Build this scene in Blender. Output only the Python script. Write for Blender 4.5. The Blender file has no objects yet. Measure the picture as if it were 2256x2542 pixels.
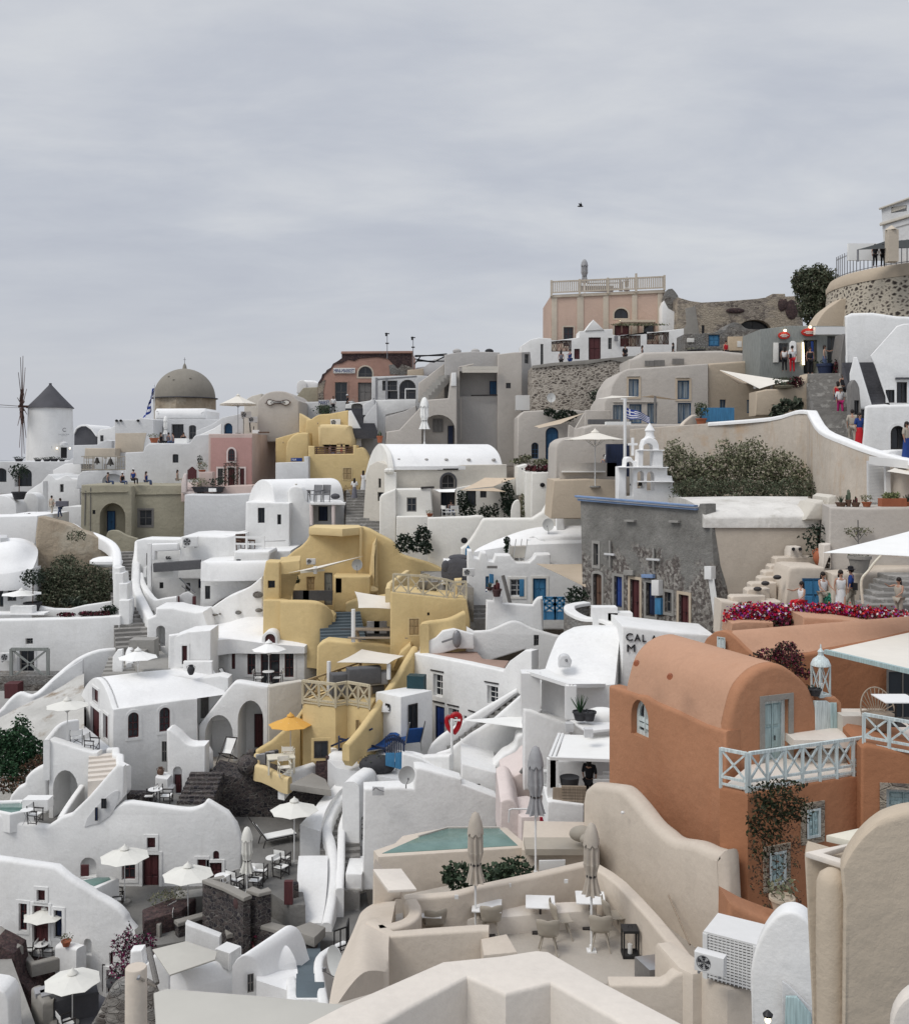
SUN_E,EXPO=1.15,0.40
import bpy,bmesh,math,random
from mathutils import Vector,Matrix
from mathutils.geometry import tessellate_polygon
sc=bpy.context.scene
COL=sc.collection
F,CX,H=2500.0,1128.0,1120.0
K=500/1814.0
OX,OY,SC=0.0,0.0,1.0
def org(x,y,s=K):
 global OX,OY,SC
 OX,OY,SC=x,y,s
def g(x,y,d):
 return Vector(((OX+x*SC-CX)/F*d,d,(H-OY-y*SC)/F*d))
def gz(x,y,z):
 return g(x,y,z*F/(H-OY-y*SC))
def zz(y,d):return(H-OY-y*SC)/F*d
def rad(a):return math.radians(a)
MATS={}
def nt(name):
 m=bpy.data.materials.new(name);m.use_nodes=True
 n=m.node_tree;b=n.nodes['Principled BSDF']
 return m,n,b
def N(n,t,**kw):
 o=n.nodes.new(t)
 for k,v in kw.items():
  if k.startswith('i_'):o.inputs[k[2:].replace('_',' ')].default_value=v
  else:setattr(o,k,v)
 return o
def ramp(n,src,stops):
 r=n.nodes.new('ShaderNodeValToRGB');e=r.color_ramp.elements
 while len(e)<len(stops):e.new(.5)
 for q,(p,c)in zip(e,stops):
  q.position=p;q.color=(c,c,c,1)if not isinstance(c,tuple)else(*c,1)
 n.links.new(src,r.inputs[0]);return r
def mixc(n,fac,a,b,mode='MIX'):
 m=n.nodes.new('ShaderNodeMix');m.data_type='RGBA';m.blend_type=mode
 for s,v in((0,fac),(6,a),(7,b)):
  if isinstance(v,(float,int)):m.inputs[s].default_value=v
  elif isinstance(v,tuple):m.inputs[s].default_value=(*v,1)
  else:n.links.new(v,m.inputs[s])
 return m.outputs[2]
def pos(n,sx=1,sy=1,sz=1):
 ge=n.nodes.new('ShaderNodeNewGeometry');mp=n.nodes.new('ShaderNodeMapping')
 mp.inputs['Scale'].default_value=(sx,sy,sz)
 n.links.new(ge.outputs['Position'],mp.inputs['Vector']);return mp.outputs[0]
def noise(n,v,scale,det=4,rough=.6):
 o=N(n,'ShaderNodeTexNoise',i_Scale=scale,i_Detail=det,i_Roughness=rough);n.links.new(v,o.inputs['Vector']);return o.outputs['Fac']
def bump(n,b,h,strength,dist):
 o=N(n,'ShaderNodeBump',i_Strength=strength,i_Distance=dist);n.links.new(h,o.inputs['Height']);n.links.new(o.outputs[0],b.inputs['Normal'])
def plaster(name,c,stain=None,amt=.3,bmp=.35,dirt=.86,blot=None):
 m,n,b=nt(name);b.inputs['Roughness'].default_value=.92;b.inputs['Specular IOR Level'].default_value=.2
 p=pos(n);ps=pos(n,1.3,1.3,.22)
 big=ramp(n,noise(n,p,.55,5),[(.35,0.0),(.7,1.0)])
 dk=tuple(x*dirt for x in c)
 col=mixc(n,big.outputs[0],c,dk)
 st=ramp(n,noise(n,ps,1.1,6,.7),[(.52,0.0),(.78,1.0)])
 s=stain or(c[0]*.72,c[1]*.71,c[2]*.68)
 mm=N(n,'ShaderNodeMath',operation='MULTIPLY');mm.inputs[1].default_value=amt;n.links.new(st.outputs[0],mm.inputs[0])
 col=mixc(n,mm.outputs[0],col,s)
 fine=ramp(n,noise(n,p,9,4,.7),[(.3,.93),(.7,1.0)])
 col=mixc(n,1.0,col,fine.outputs[0],'MULTIPLY')
 rp=ramp(n,noise(n,p,.8,3,.5),[(.60,1.0),(.612,.965)]);col=mixc(n,1.0,col,rp.outputs[0],'MULTIPLY')
 if blot:
  c2,lo,hi,s2=blot
  bl=ramp(n,noise(n,p,s2,7,.65),[(lo,0.0),(hi,1.0)])
  col=mixc(n,bl.outputs[0],col,c2)
 n.links.new(col,b.inputs['Base Color'])
 h=noise(n,p,3.2,6,.62)
 h2=noise(n,p,.9,2,.5);ad=N(n,'ShaderNodeMath',operation='MULTIPLY_ADD');n.links.new(h2,ad.inputs[0]);ad.inputs[1].default_value=.8;n.links.new(h,ad.inputs[2])
 bump(n,b,ad.outputs[0],min(1,bmp*.85),.12)
 MATS[name]=m;return m
def stone(name,c1,c2,mortar,scale=3.2,mw=.06,bmp=.8,squash=1.4,blot=None):
 m,n,b=nt(name);b.inputs['Roughness'].default_value=.95;b.inputs['Specular IOR Level'].default_value=.15
 p0=pos(n,1,1,squash)
 nz=N(n,'ShaderNodeTexNoise',i_Scale=1.6,i_Detail=3);n.links.new(p0,nz.inputs['Vector'])
 mx=N(n,'ShaderNodeVectorMath',operation='MULTIPLY_ADD');n.links.new(nz.outputs['Color'],mx.inputs[0]);mx.inputs[1].default_value=(.35,)*3;n.links.new(p0,mx.inputs[2])
 v1=N(n,'ShaderNodeTexVoronoi',feature='F1',i_Scale=scale);v2=N(n,'ShaderNodeTexVoronoi',feature='DISTANCE_TO_EDGE',i_Scale=scale)
 n.links.new(mx.outputs[0],v1.inputs['Vector']);n.links.new(mx.outputs[0],v2.inputs['Vector'])
 sp=N(n,'ShaderNodeSeparateColor');n.links.new(v1.outputs['Color'],sp.inputs[0])
 col=mixc(n,sp.outputs[0],c1,c2)
 col=mixc(n,1.0,col,ramp(n,noise(n,p0,6,5),[(.25,.6),(.75,1.15)]).outputs[0],'MULTIPLY')
 e=ramp(n,v2.outputs['Distance'],[(mw*.6,0.0),(mw*1.6,1.0)])
 col=mixc(n,e.outputs[0],mortar,col)
 if blot:
  c3,lo,hi,s2=blot
  bl=ramp(n,noise(n,p0,s2,7,.65),[(lo,0.0),(hi,1.0)])
  col=mixc(n,bl.outputs[0],col,c3)
 n.links.new(col,b.inputs['Base Color'])
 ad=N(n,'ShaderNodeMath',operation='ADD');n.links.new(e.outputs[0],ad.inputs[0]);n.links.new(noise(n,p0,9,5),ad.inputs[1])
 bump(n,b,ad.outputs[0],bmp,.06);MATS[name]=m;return m
def plain(name,c,rough=.6,var=.15,scale=6,metal=0,sheen=0,bmp=0,emis=0,spec=.3):
 m,n,b=nt(name);b.inputs['Roughness'].default_value=rough;b.inputs['Metallic'].default_value=metal;b.inputs['Specular IOR Level'].default_value=spec
 p=pos(n);f=noise(n,p,scale,4)
 r=ramp(n,f,[(.3,tuple(x*(1-var)for x in c)),(.7,c)]);n.links.new(r.outputs[0],b.inputs['Base Color'])
 if bmp:bump(n,b,noise(n,p,scale*2,5),bmp,.03)
 if emis:b.inputs['Emission Color'].default_value=(*c,1);b.inputs['Emission Strength'].default_value=emis
 MATS[name]=m;return m
def wood(name,c,sx=30,sz=2):
 m,n,b=nt(name);b.inputs['Roughness'].default_value=.6
 f=noise(n,pos(n,sx,sx,sz),1,3)
 r=ramp(n,f,[(.3,tuple(x*.6 for x in c)),(.65,c)]);n.links.new(r.outputs[0],b.inputs['Base Color'])
 bump(n,b,f,.3,.02);MATS[name]=m;return m
def leafy(name,cs,rough=.7):
 m,n,b=nt(name);b.inputs['Roughness'].default_value=rough;b.inputs['Specular IOR Level'].default_value=.2
 ge=n.nodes.new('ShaderNodeNewGeometry')
 r=ramp(n,ge.outputs['Random Per Island'],[(i/len(cs),c)for i,c in enumerate(cs)]);r.color_ramp.interpolation='CONSTANT' if len(cs)>3 else 'LINEAR'
 n.links.new(r.outputs[0],b.inputs['Base Color']);MATS[name]=m;return m
plaster('white',(.83,.83,.82),amt=.34,stain=(.58,.57,.54),dirt=.92,bmp=.27)
plaster('m11',(.79,.775,.73),amt=.2,stain=(.55,.52,.46),dirt=.93,bmp=.25)
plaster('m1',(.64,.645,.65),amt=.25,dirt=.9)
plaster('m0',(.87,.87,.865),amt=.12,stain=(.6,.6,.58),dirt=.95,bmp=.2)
plaster('roof_old',(.74,.72,.68),amt=.8,stain=(.45,.43,.38),dirt=.8,bmp=.5,blot=((.42,.40,.36),.56,.75,.7))
plaster('cream',(.62,.585,.52),amt=.2,dirt=.93)
plaster('taupe',(.50,.465,.425),amt=.25,dirt=.93)
plaster('m16',(.44,.425,.41),amt=.3,dirt=.92)
plaster('beige',(.60,.53,.45),amt=.15,dirt=.95,bmp=.25)
plaster('m6',(.70,.645,.58),amt=.12,dirt=.96,bmp=.2)
plaster('beige_floor',(.46,.42,.37),amt=.2,dirt=.9)
plaster('beige_wall',(.50,.44,.37),amt=.25,dirt=.93)
plaster('tan',(.53,.445,.345),amt=.15,dirt=.94,bmp=.3)
plaster('tan_stain',(.55,.49,.42),amt=.8,stain=(.42,.29,.18),dirt=.85,blot=((.46,.33,.22),.56,.72,.5))
plaster('yellow',(.67,.515,.265),amt=.28,stain=(.46,.32,.12),dirt=.9)
plaster('m9',(.71,.56,.31),amt=.2,stain=(.5,.36,.15),dirt=.93)
plaster('orange',(.43,.212,.12),amt=.3,stain=(.36,.15,.075),dirt=.88,bmp=.4)
plaster('m8',(.37,.17,.09),amt=.3,stain=(.3,.12,.06),dirt=.88)
plaster('m7',(.51,.30,.20),amt=.25,stain=(.45,.23,.13),dirt=.93)
plaster('pink',(.48,.29,.265),amt=.3,dirt=.9)
plaster('m26',(.56,.45,.41),amt=.3)
plaster('m27',(.72,.63,.60),amt=.15,dirt=.95)
plaster('peach',(.57,.42,.34),amt=.2,dirt=.93)
plaster('m15',(.57,.50,.41),amt=.2)
plaster('salmon',(.41,.25,.20),amt=.4,stain=(.3,.2,.16),dirt=.85,blot=((.35,.29,.25),.6,.7,.6))
plaster('olive',(.37,.345,.265),amt=.5,stain=(.25,.23,.17),dirt=.85,bmp=.5)
plaster('dome_grey',(.27,.25,.215),amt=.4,dirt=.85,bmp=.4)
plaster('slate',(.10,.10,.11),amt=.4,dirt=.8,bmp=.5)
plaster('concrete',(.33,.32,.30),amt=.5,dirt=.85,bmp=.6)
plaster('paving',(.20,.195,.185),amt=.5,dirt=.8,bmp=.6)
plaster('m29',(.30,.285,.26),amt=.4,dirt=.85,bmp=.4)
plaster('terrace_tile',(.40,.28,.23),amt=.3,dirt=.9)
plaster('blue_trim',(.22,.32,.52),amt=.5,stain=(.4,.45,.5),dirt=.8)
plaster('rock',(.42,.35,.265),amt=.9,stain=(.2,.15,.11),dirt=.7,bmp=1,blot=((.52,.47,.38),.5,.68,.45))
plaster('limed_rock',(.56,.55,.52),amt=.6,dirt=.8,bmp=1,blot=((.27,.22,.17),.56,.66,.5))
plaster('hill',(.26,.225,.185),amt=.8,dirt=.7,bmp=1)
stone('lava',(.035,.033,.04),(.12,.10,.095),(.17,.16,.15),4.6,.05,.9)
stone('m37',(.06,.04,.045),(.13,.085,.08),(.10,.085,.08),5.5,.04,.9)
stone('rubble',(.06,.05,.045),(.27,.235,.20),(.43,.39,.34),2.6,.13,.9,1.9,blot=((.43,.39,.34),.50,.6,1.1))
stone('pitted',(.035,.03,.028),(.14,.115,.10),(.50,.45,.37),2.5,.2,.8,1.4)
stone('ruin',(.10,.085,.075),(.36,.34,.31),(.24,.22,.20),4.2,.07,1,1.5,blot=((.235,.23,.22),.44,.56,.55))
stone('m36',(.13,.11,.10),(.38,.33,.28),(.34,.30,.25),2.3,.06,1,2.2,blot=((.40,.345,.275),.46,.54,.4))
plaster('steps',(.27,.26,.245),amt=.6,stain=(.17,.165,.155),dirt=.75,bmp=.8,blot=((.36,.35,.33),.55,.6,1.6))
def ruinwall():
 m,n,b=nt('ruin_render');b.inputs['Roughness'].default_value=.95
 p=pos(n)
 v=N(n,'ShaderNodeTexVoronoi',i_Scale=7);n.links.new(p,v.inputs['Vector'])
 sp=N(n,'ShaderNodeSeparateColor');n.links.new(v.outputs['Color'],sp.inputs[0])
 st=ramp(n,sp.outputs[0],[(.3,(.14,.12,.11)),(.6,(.27,.25,.225)),(.9,(.38,.36,.33))])
 st=mixc(n,1.0,st.outputs[0],ramp(n,noise(n,p,7,6,.75),[(.3,.35),(.65,1.2)]).outputs[0],'MULTIPLY')
 gr=ramp(n,noise(n,p,.8,8,.72),[(.3,(.14,.135,.125)),(.55,(.225,.22,.205)),(.75,(.32,.31,.29))])
 ge=n.nodes.new('ShaderNodeNewGeometry');sx=n.nodes.new('ShaderNodeSeparateXYZ');n.links.new(ge.outputs['Position'],sx.inputs[0])
 a=N(n,'ShaderNodeMapRange');n.links.new(sx.outputs[2],a.inputs[0]);a.inputs[1].default_value=-8.4;a.inputs[2].default_value=-3.6;a.inputs[3].default_value=.34;a.inputs[4].default_value=-.08
 ad=N(n,'ShaderNodeMath',operation='ADD');n.links.new(a.outputs[0],ad.inputs[0]);n.links.new(noise(n,p,.55,7,.68),ad.inputs[1])
 k=ramp(n,ad.outputs[0],[(.54,0.0),(.62,1.0)])
 n.links.new(mixc(n,k.outputs[0],gr.outputs[0],st),b.inputs['Base Color'])
 bump(n,b,noise(n,p,4,8,.75),1,.14);MATS['ruin_render']=m
ruinwall()
wood('maroon',(.095,.022,.025));wood('maroon_dark',(.05,.018,.022));wood('blue_wood',(.02,.10,.22));wood('navy',(.012,.025,.075));wood('royal',(.02,.06,.27))
wood('aqua',(.42,.56,.57));wood('m24',(.64,.72,.72));wood('m22',(.20,.19,.18));wood('brown',(.13,.07,.045));wood('azure',(.05,.22,.42));wood('sage',(.27,.285,.27))
wood('cream_wood',(.62,.54,.38));wood('m28',(.035,.03,.03));wood('oak',(.36,.29,.22));wood('ochre_wood',(.42,.30,.15))
plain('m10',(.78,.78,.77),.5,.05);plain('m17',(.70,.66,.55),.5,.08);plain('dark',(.012,.012,.014),.8);plain('m23',(.02,.02,.022),.45)
plain('m12',(.26,.26,.27),.4,metal=.4);plain('steel',(.42,.42,.42),.32,.25,2,metal=.8);plain('rust',(.10,.055,.045),.8,.4)
plain('sail',(.74,.70,.63),.9,.06,2);plain('m20',(.84,.84,.82),.9,.05,2);plain('m38',(.60,.49,.37),.9,.08,2);plain('canvas',(.72,.71,.66),.95,.07,3);plain('sail_dark',(.05,.055,.055),.9)
plain('m19',(.47,.42,.36),.95,.15,5,bmp=.2);plain('m18',(.36,.36,.37),.95,.2,5,bmp=.2);plain('canvas_yellow',(.68,.38,.09),.9,.08)
plain('cushion',(.12,.12,.125),.95,.2);plain('cushion_blue',(.02,.075,.25),.9,.2);plain('cushion_light',(.55,.52,.47),.95,.1);plain('seat_beige',(.40,.36,.30),.8,.1)
plain('skin',(.42,.24,.17),.6,.05);plain('hair',(.018,.012,.01),.6);plain('m3',(.72,.72,.72),.9);plain('m2',(.018,.018,.022),.9);plain('m33',(.02,.05,.2),.9)
plain('cloth_red',(.5,.02,.03),.9);plain('cloth_magenta',(.38,.02,.13),.9);plain('m34',(.16,.16,.19),.9);plain('m5',(.42,.38,.32),.9);plain('m4',(.08,.11,.2),.9);plain('cloth_green',(.05,.28,.2),.9)
plain('m21',(.36,.12,.06),.8,.2);plain('m32',(.045,.045,.05),.7,.3);plain('pot_purple',(.09,.05,.05),.8,.3);plain('tank',(.02,.06,.075),.5,.3);plain('heart',(.42,.008,.016),.35,.05)
plain('m13',(.70,.70,.69),.4,.05);plain('dish',(.58,.59,.58),.5,.08);plain('flag_blue',(.03,.06,.28),.8);plain('flag_white',(.75,.75,.78),.8);plain('sign_white',(.75,.74,.7),.6)
plain('ink',(.02,.02,.025),.6);plain('sign_red',(.5,.03,.02),.5);plain('board',(.60,.48,.34),.7);plain('bulb',(1.0,.82,.5),.5,emis=4);plain('red_door',(.33,.01,.03),.6);plain('blanket',(.33,.34,.36),.9)
plain('bronze',(.045,.04,.035),.5,metal=.5)
def glass():
 m,n,b=nt('glass');b.inputs['Base Color'].default_value=(.02,.024,.03,1);b.inputs['Roughness'].default_value=.12;b.inputs['Specular IOR Level'].default_value=.5;MATS['glass']=m
 m,n,b=nt('m25');b.inputs['Roughness'].default_value=.2
 f=noise(n,pos(n,14,14,.4),1,2);r=ramp(n,f,[(.35,(.03,.05,.07)),(.55,(.25,.29,.32))]);n.links.new(r.outputs[0],b.inputs['Base Color']);MATS['m25']=m
 m,n,b=nt('water_pool');b.inputs['Roughness'].default_value=.06;b.inputs['IOR'].default_value=1.33
 f=noise(n,pos(n),1.3,3);r=ramp(n,f,[(.35,(.11,.19,.17)),(.65,(.16,.255,.23))]);n.links.new(r.outputs[0],b.inputs['Base Color'])
 bump(n,b,noise(n,pos(n),4,4),.25,.05);MATS['water_pool']=m
 m,n,b=nt('sea_water');b.inputs['Base Color'].default_value=(.16,.19,.22,1);b.inputs['Roughness'].default_value=.35
 bump(n,b,noise(n,pos(n),.15,6),.4,1);MATS['sea_water']=m
glass()
leafy('leaf',[(.020,.035,.015),(.045,.065,.03),(.07,.09,.045),(.03,.05,.025),(.10,.115,.06)])
leafy('m14',[(.012,.022,.014),(.022,.036,.024),(.035,.05,.032),(.018,.03,.02)])
leafy('m30',[(.12,.135,.075),(.18,.185,.115),(.26,.25,.17),(.08,.095,.05),(.21,.19,.14)])
leafy('m35',[(.055,.07,.04),(.09,.105,.065),(.13,.14,.095),(.07,.085,.055),(.11,.10,.07)])
leafy('leaf_red',[(.06,.015,.02),(.10,.03,.03),(.03,.035,.02),(.16,.02,.05),(.02,.02,.015)])
leafy('leaf_green',[(.015,.05,.022),(.03,.08,.035),(.05,.10,.05),(.02,.04,.02)])
leafy('m31',[(.05,.065,.045),(.09,.11,.075),(.13,.145,.11),(.03,.04,.028)])
leafy('petals',[(.45,.01,.03),(.55,.03,.02),(.35,.005,.09),(.6,.05,.05),(.3,.08,.4),(.03,.06,.02),(.75,.7,.72),(.4,.0,.06),(.2,.01,.03)])
leafy('bougain',[(.12,.01,.05),(.02,.025,.02),(.06,.01,.03),(.012,.016,.012),(.18,.02,.08),(.45,.42,.42)])
MT=lambda k:MATS[k]if isinstance(k,str)else k
def prop(o,label=None,cat=None,group=None,kind=None):
 for k,v in(('label',label),('category',cat),('group',group),('kind',kind)):
  if v:o[k]=v
 return o
def link(name,bm,mat,loc=Vector(),parent=None,smooth=None):
 me=bpy.data.meshes.new(name)
 bmesh.ops.translate(bm,verts=bm.verts,vec=-loc)
 bmesh.ops.recalc_face_normals(bm,faces=bm.faces)
 if smooth:
  for f in bm.faces:f.smooth=True
 bm.to_mesh(me);bm.free()
 if smooth:me.set_sharp_from_angle(angle=rad(smooth))
 for k in(mat if isinstance(mat,(list,tuple))else[mat]):me.materials.append(MT(k))
 o=bpy.data.objects.new(name,me);COL.objects.link(o)
 if parent:o.parent=parent
 else:o.location=loc
 return o
class TH:
 """an Empty at the base of a thing; parts are built in village coordinates and hung under it"""
 def __init__(s,name,label,cat,at,group=None,kind=None):
  s.e=bpy.data.objects.new(name,None);COL.objects.link(s.e);s.at=Vector(at);s.e.location=s.at;s.e.empty_display_size=.3
  prop(s.e,label,cat,group,kind)
 def pA(s,name,bm,mat,parent=None,smooth=35,label=None,flat=0):
  if flat:smooth=None
  o=link(name,bm,mat,s.at,parent or s.e,smooth)
  if label:o['label']=label
  return o
def solo(name,label,cat,bm,mat,at=None,group=None,kind=None,smooth=35,flat=0):
 if flat:smooth=None
 if at is None:
  at=Vector((sum(v.co.x for v in bm.verts)/len(bm.verts),sum(v.co.y for v in bm.verts)/len(bm.verts),min(v.co.z for v in bm.verts)))
 return prop(link(name,bm,mat,Vector(at),None,smooth),label,cat,group,kind)
def BM():return bmesh.new()
def sm(pts,n=5):
 out=[];m=len(pts)
 for i in range(m-1):
  a,b,c,d=pts[max(i-1,0)],pts[i],pts[i+1],pts[min(i+2,m-1)]
  for k in range(n):
   t=k/n
   out.append(tuple(.5*((2*q)+(-p+r)*t+(2*p-5*q+4*r-s)*t*t+(-p+3*q-3*r+s)*t**3)for p,q,r,s in zip(a,b,c,d)))
 out.append(tuple(pts[-1]));return out
def arc(x1,y1,x2,y2,top,n=14,p=1.0):
 out=[]
 for k in range(n+1):
  t=k/n;a=math.pi*(1-t);yb=y1+(y2-y1)*t
  ymid=(y1+y2)/2
  out.append((x1+(x2-x1)*(1+math.cos(a))/2,yb+(top-ymid)*math.sin(a)**p))
 return out
def inset(poly,r):
 n=len(poly);out=[]
 for i in range(n):
  p0,p1,p2=Vector(poly[i-1]),Vector(poly[i]),Vector(poly[(i+1)%n])
  a=(p1-p0);b=(p2-p1)
  if a.length<1e-6:a=b.copy()
  if b.length<1e-6:b=a.copy()
  a.normalize();b.normalize()
  n1=Vector((-a.y,a.x));n2=Vector((-b.y,b.x));m=n1+n2
  if m.length<1e-4:m=n1.copy()
  m.normalize();k=max(m.dot(n1),.5)
  q=p1+m*(r/k);out.append((q.x,q.y))
 return out
def area(p):return .5*sum(p[i-1][0]*p[i][1]-p[i][0]*p[i-1][1]for i in range(len(p)))
def pB(bm,poly,O,U,V,W,t,r=.06,holes=(),seg=3):
 """poly (u,v) in the plane O,U,V pushed along W by t, rims rounded by r; holes = list of (poly, depth, closed)"""
 P=[tuple(p)for p in poly]
 if area(P)<0:P.reverse()
 if t>0:r=min(r,t*.45)
 def at(p,w):return O+U*p[0]+V*p[1]+W*w
 rings=[]
 def ring(pp,w):rings.append([bm.verts.new(at(p,w))for p in pp])
 ts=[k/seg*math.pi/2 for k in range(seg+1)]if r>0 else[math.pi/2]
 for a in ts:ring(inset(P,r*(1-math.sin(a)))if r>0 else P,r*(1-math.cos(a))if r>0 else 0)
 for a in reversed(ts):
  if t>0:ring(inset(P,r*(1-math.sin(a)))if r>0 else P,t-(r*(1-math.cos(a))if r>0 else 0))
 n=len(P)
 for A,B in zip(rings,rings[1:]):
  for i in range(n):
   try:bm.faces.new((A[i],A[(i+1)%n],B[(i+1)%n],B[i]))
   except ValueError:pass
 thru=[];r=min(r,t*.45)if t>0 else r
 def cap(ringv,w,hs):
  vs=list(ringv)
  polys=[[Vector((*p,0))for p in(inset(P,r)if r>0 else P)]]
  for hp,dep,closed in hs:
   hh=list(hp)
   if area(hh)>0:hh.reverse()
   fr=[bm.verts.new(at(p,w))for p in hh];bk=[bm.verts.new(at(p,w+dep))for p in hh]
   m=len(hh)
   if dep>t+.001 and t>0:md=[bm.verts.new(at(p,t))for p in hh];seq=(fr,md,bk);thru.append((hh,md))
   else:
    seq=(fr,bk)
    if dep>=t-.001 and not closed:thru.append((hh,bk))
   for A,B in zip(seq,seq[1:]):
    for i in range(m):bm.faces.new((A[i],A[(i+1)%m],B[(i+1)%m],B[i]))
   if closed:bm.faces.new(bk)
   vs+=fr;polys.append([Vector((*p,0))for p in hh])
  if hs is None or w>0:
   for hh,bk in thru:vs+=bk;polys.append([Vector((*p,0))for p in hh])
  for tri in tessellate_polygon(polys):
   try:bm.faces.new([vs[i]for i in tri])
   except ValueError:pass
 cap(rings[0],0,holes)
 if t>0:cap(rings[-1],t,())
class PL:
 """vertical plane through the point seen at column x at depth d, turned by yaw (right end farther when positive)"""
 def __init__(s,x,d,yaw=0,ex=None):
  s.O=g(x,0,d);s.O.z=0;a=rad(yaw);s.U=Vector((math.cos(a),math.sin(a),0));s.V=Vector((0,0,1));s.W=Vector((-math.sin(a),math.cos(a),0))if ex is None else Vector((math.cos(rad(ex)),math.sin(rad(ex)),0))
 def depth(s,x):
  k=(OX+x*SC-CX)/F;o,u=s.O,s.U
  t=(k*o.y-o.x)/(u.x-k*u.y);return o.y+u.y*t
 def uv(s,x,y):
  p=g(x,y,s.depth(x));return((p-s.O).dot(s.U),p.z)
 def pt(s,x,y):return g(x,y,s.depth(x))
 def at(s,u,v,w=0):return s.O+s.U*u+s.V*v+s.W*w
def rect(pl,x1,y1,x2,y2):
 u1=pl.uv(x1,0)[0];u2=pl.uv(x2,0)[0];dm=pl.depth((x1+x2)/2)
 return u1,u2,zz(y2,dm),zz(y1,dm)
def holepoly(u1,u2,v1,v2,arch=0,n=10):
 if not arch:return[(u1,v1),(u2,v1),(u2,v2),(u1,v2)]
 r=(u2-u1)/2;h=min(r*arch,v2-v1);c=(u1+u2)/2
 return[(u1,v1),(u2,v1)]+[(c+r*math.cos(math.pi*k/n),v2-h+h*math.sin(math.pi*k/n))for k in range(n+1)]
def box(bm,c,sx,sy,sz,yaw=0,M=None):
 """box with its base centre at c"""
 a=rad(yaw);R=Matrix.Rotation(a,3,'Z')
 vs=[]
 for k in(0,1):
  for i,j in((-1,-1),(1,-1),(1,1),(-1,1)):
   p=R@Vector((i*sx/2,j*sy/2,k*sz));vs.append(bm.verts.new(Vector(c)+p))
 for f in((3,2,1,0),(4,5,6,7),(0,1,5,4),(1,2,6,5),(2,3,7,6),(3,0,4,7)):bm.faces.new([vs[i]for i in f])
 return vs
def bar(bm,p,q,w,w2=None,n=4):
 p,q=Vector(p),Vector(q);d=q-p
 if d.length<1e-6:return
 d.normalize();up=Vector((0,0,1))if abs(d.z)<.95 else Vector((0,1,0))
 a=d.cross(up).normalized();b=a.cross(d).normalized();w2=w2 or w
 k=.7071 if n==4 else .5
 A=[];B=[]
 for i in range(n):
  t=2*math.pi*(i+.5)/n;o=a*math.cos(t)+b*math.sin(t)
  A.append(bm.verts.new(p+o*w*k));B.append(bm.verts.new(q+o*w2*k))
 for i in range(n):bm.faces.new((A[i],A[(i+1)%n],B[(i+1)%n],B[i]))
 bm.faces.new(A[::-1]);bm.faces.new(B)
def pT(bm,pts,w,n=6):
 for a,b in zip(pts,pts[1:]):bar(bm,a,b,w,n=n)
def lathe(bm,c,prof,n=24,cap=True,ang=(0,360),sx=1,sy=1):
 rs=[];full=ang[1]-ang[0]>=360
 m=n if full else n+1
 for r,z in prof:
  rs.append([bm.verts.new(Vector(c)+Vector((sx*r*math.cos(rad(ang[0])+rad(ang[1]-ang[0])*k/n),sy*r*math.sin(rad(ang[0])+rad(ang[1]-ang[0])*k/n),z)))for k in range(m)])
 for A,B in zip(rs,rs[1:]):
  for i in range(m if full else m-1):bm.faces.new((A[i],A[(i+1)%m],B[(i+1)%m],B[i]))
 if cap and full:
  bm.faces.new(rs[0][::-1]);bm.faces.new(rs[-1])
def cyl(bm,c,r,h,n=14,r2=None):lathe(bm,c,[(r,0),(r if r2 is None else r2,h)],n)
def ell(bm,c,rx,ry,rz,n=12,m=7):
 prof=[(max(math.sin(math.pi*k/m),.001),-math.cos(math.pi*k/m))for k in range(m+1)]
 rs=[[bm.verts.new(Vector(c)+Vector((rx*r*math.cos(2*math.pi*k/n),ry*r*math.sin(2*math.pi*k/n),rz*z)))for k in range(n)]for r,z in prof]
 for A,B in zip(rs,rs[1:]):
  for i in range(n):bm.faces.new((A[i],A[(i+1)%n],B[(i+1)%n],B[i]))
def bB(bm,pts,h,r=.05,seg=2):
 """pts: 3D points on one level; solid going h metres down, rim rounded"""
 z=pts[0].z;poly=[(p.x,p.y)for p in pts]
 pB(bm,poly,Vector((0,0,z)),Vector((1,0,0)),Vector((0,1,0)),Vector((0,0,-1)),h,r,(),seg)
def wB(bm,pts,t=.3,h=1.0,round_=.1,base=None,seg=4):
 """parapet along 3D points pts (top of its near face), t thick, h high (number, or list), round top"""
 n=len(pts);secs=[]
 for i,p in enumerate(pts):
  a=pts[max(i-1,0)];b=pts[min(i+1,n-1)]
  d=Vector((b.x-a.x,b.y-a.y,0));d.normalize();nn=Vector((-d.y,d.x,0))
  hh=h[i]if isinstance(h,(list,tuple))else h
  bot=base if base is not None else p.z-hh
  r=min(round_,t/2*.98)
  s=[p+Vector((0,0,bot-p.z))]
  for k in range(seg+1):
   a2=math.pi/2*k/seg;s.append(p+nn*(r*(1-math.cos(a2)))+Vector((0,0,-r+r*math.sin(a2))))
  for k in range(seg+1):
   a2=math.pi/2*(1-k/seg);s.append(p+nn*(t-r*(1-math.cos(a2)))+Vector((0,0,-r+r*math.sin(a2))))
  s.append(p+nn*t+Vector((0,0,bot-p.z)))
  secs.append([bm.verts.new(v)for v in s])
 m=len(secs[0])
 for A,B in zip(secs,secs[1:]):
  for i in range(m):bm.faces.new((A[i],A[(i+1)%m],B[(i+1)%m],B[i]))
 bm.faces.new(secs[0]);bm.faces.new(secs[-1][::-1])
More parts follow.
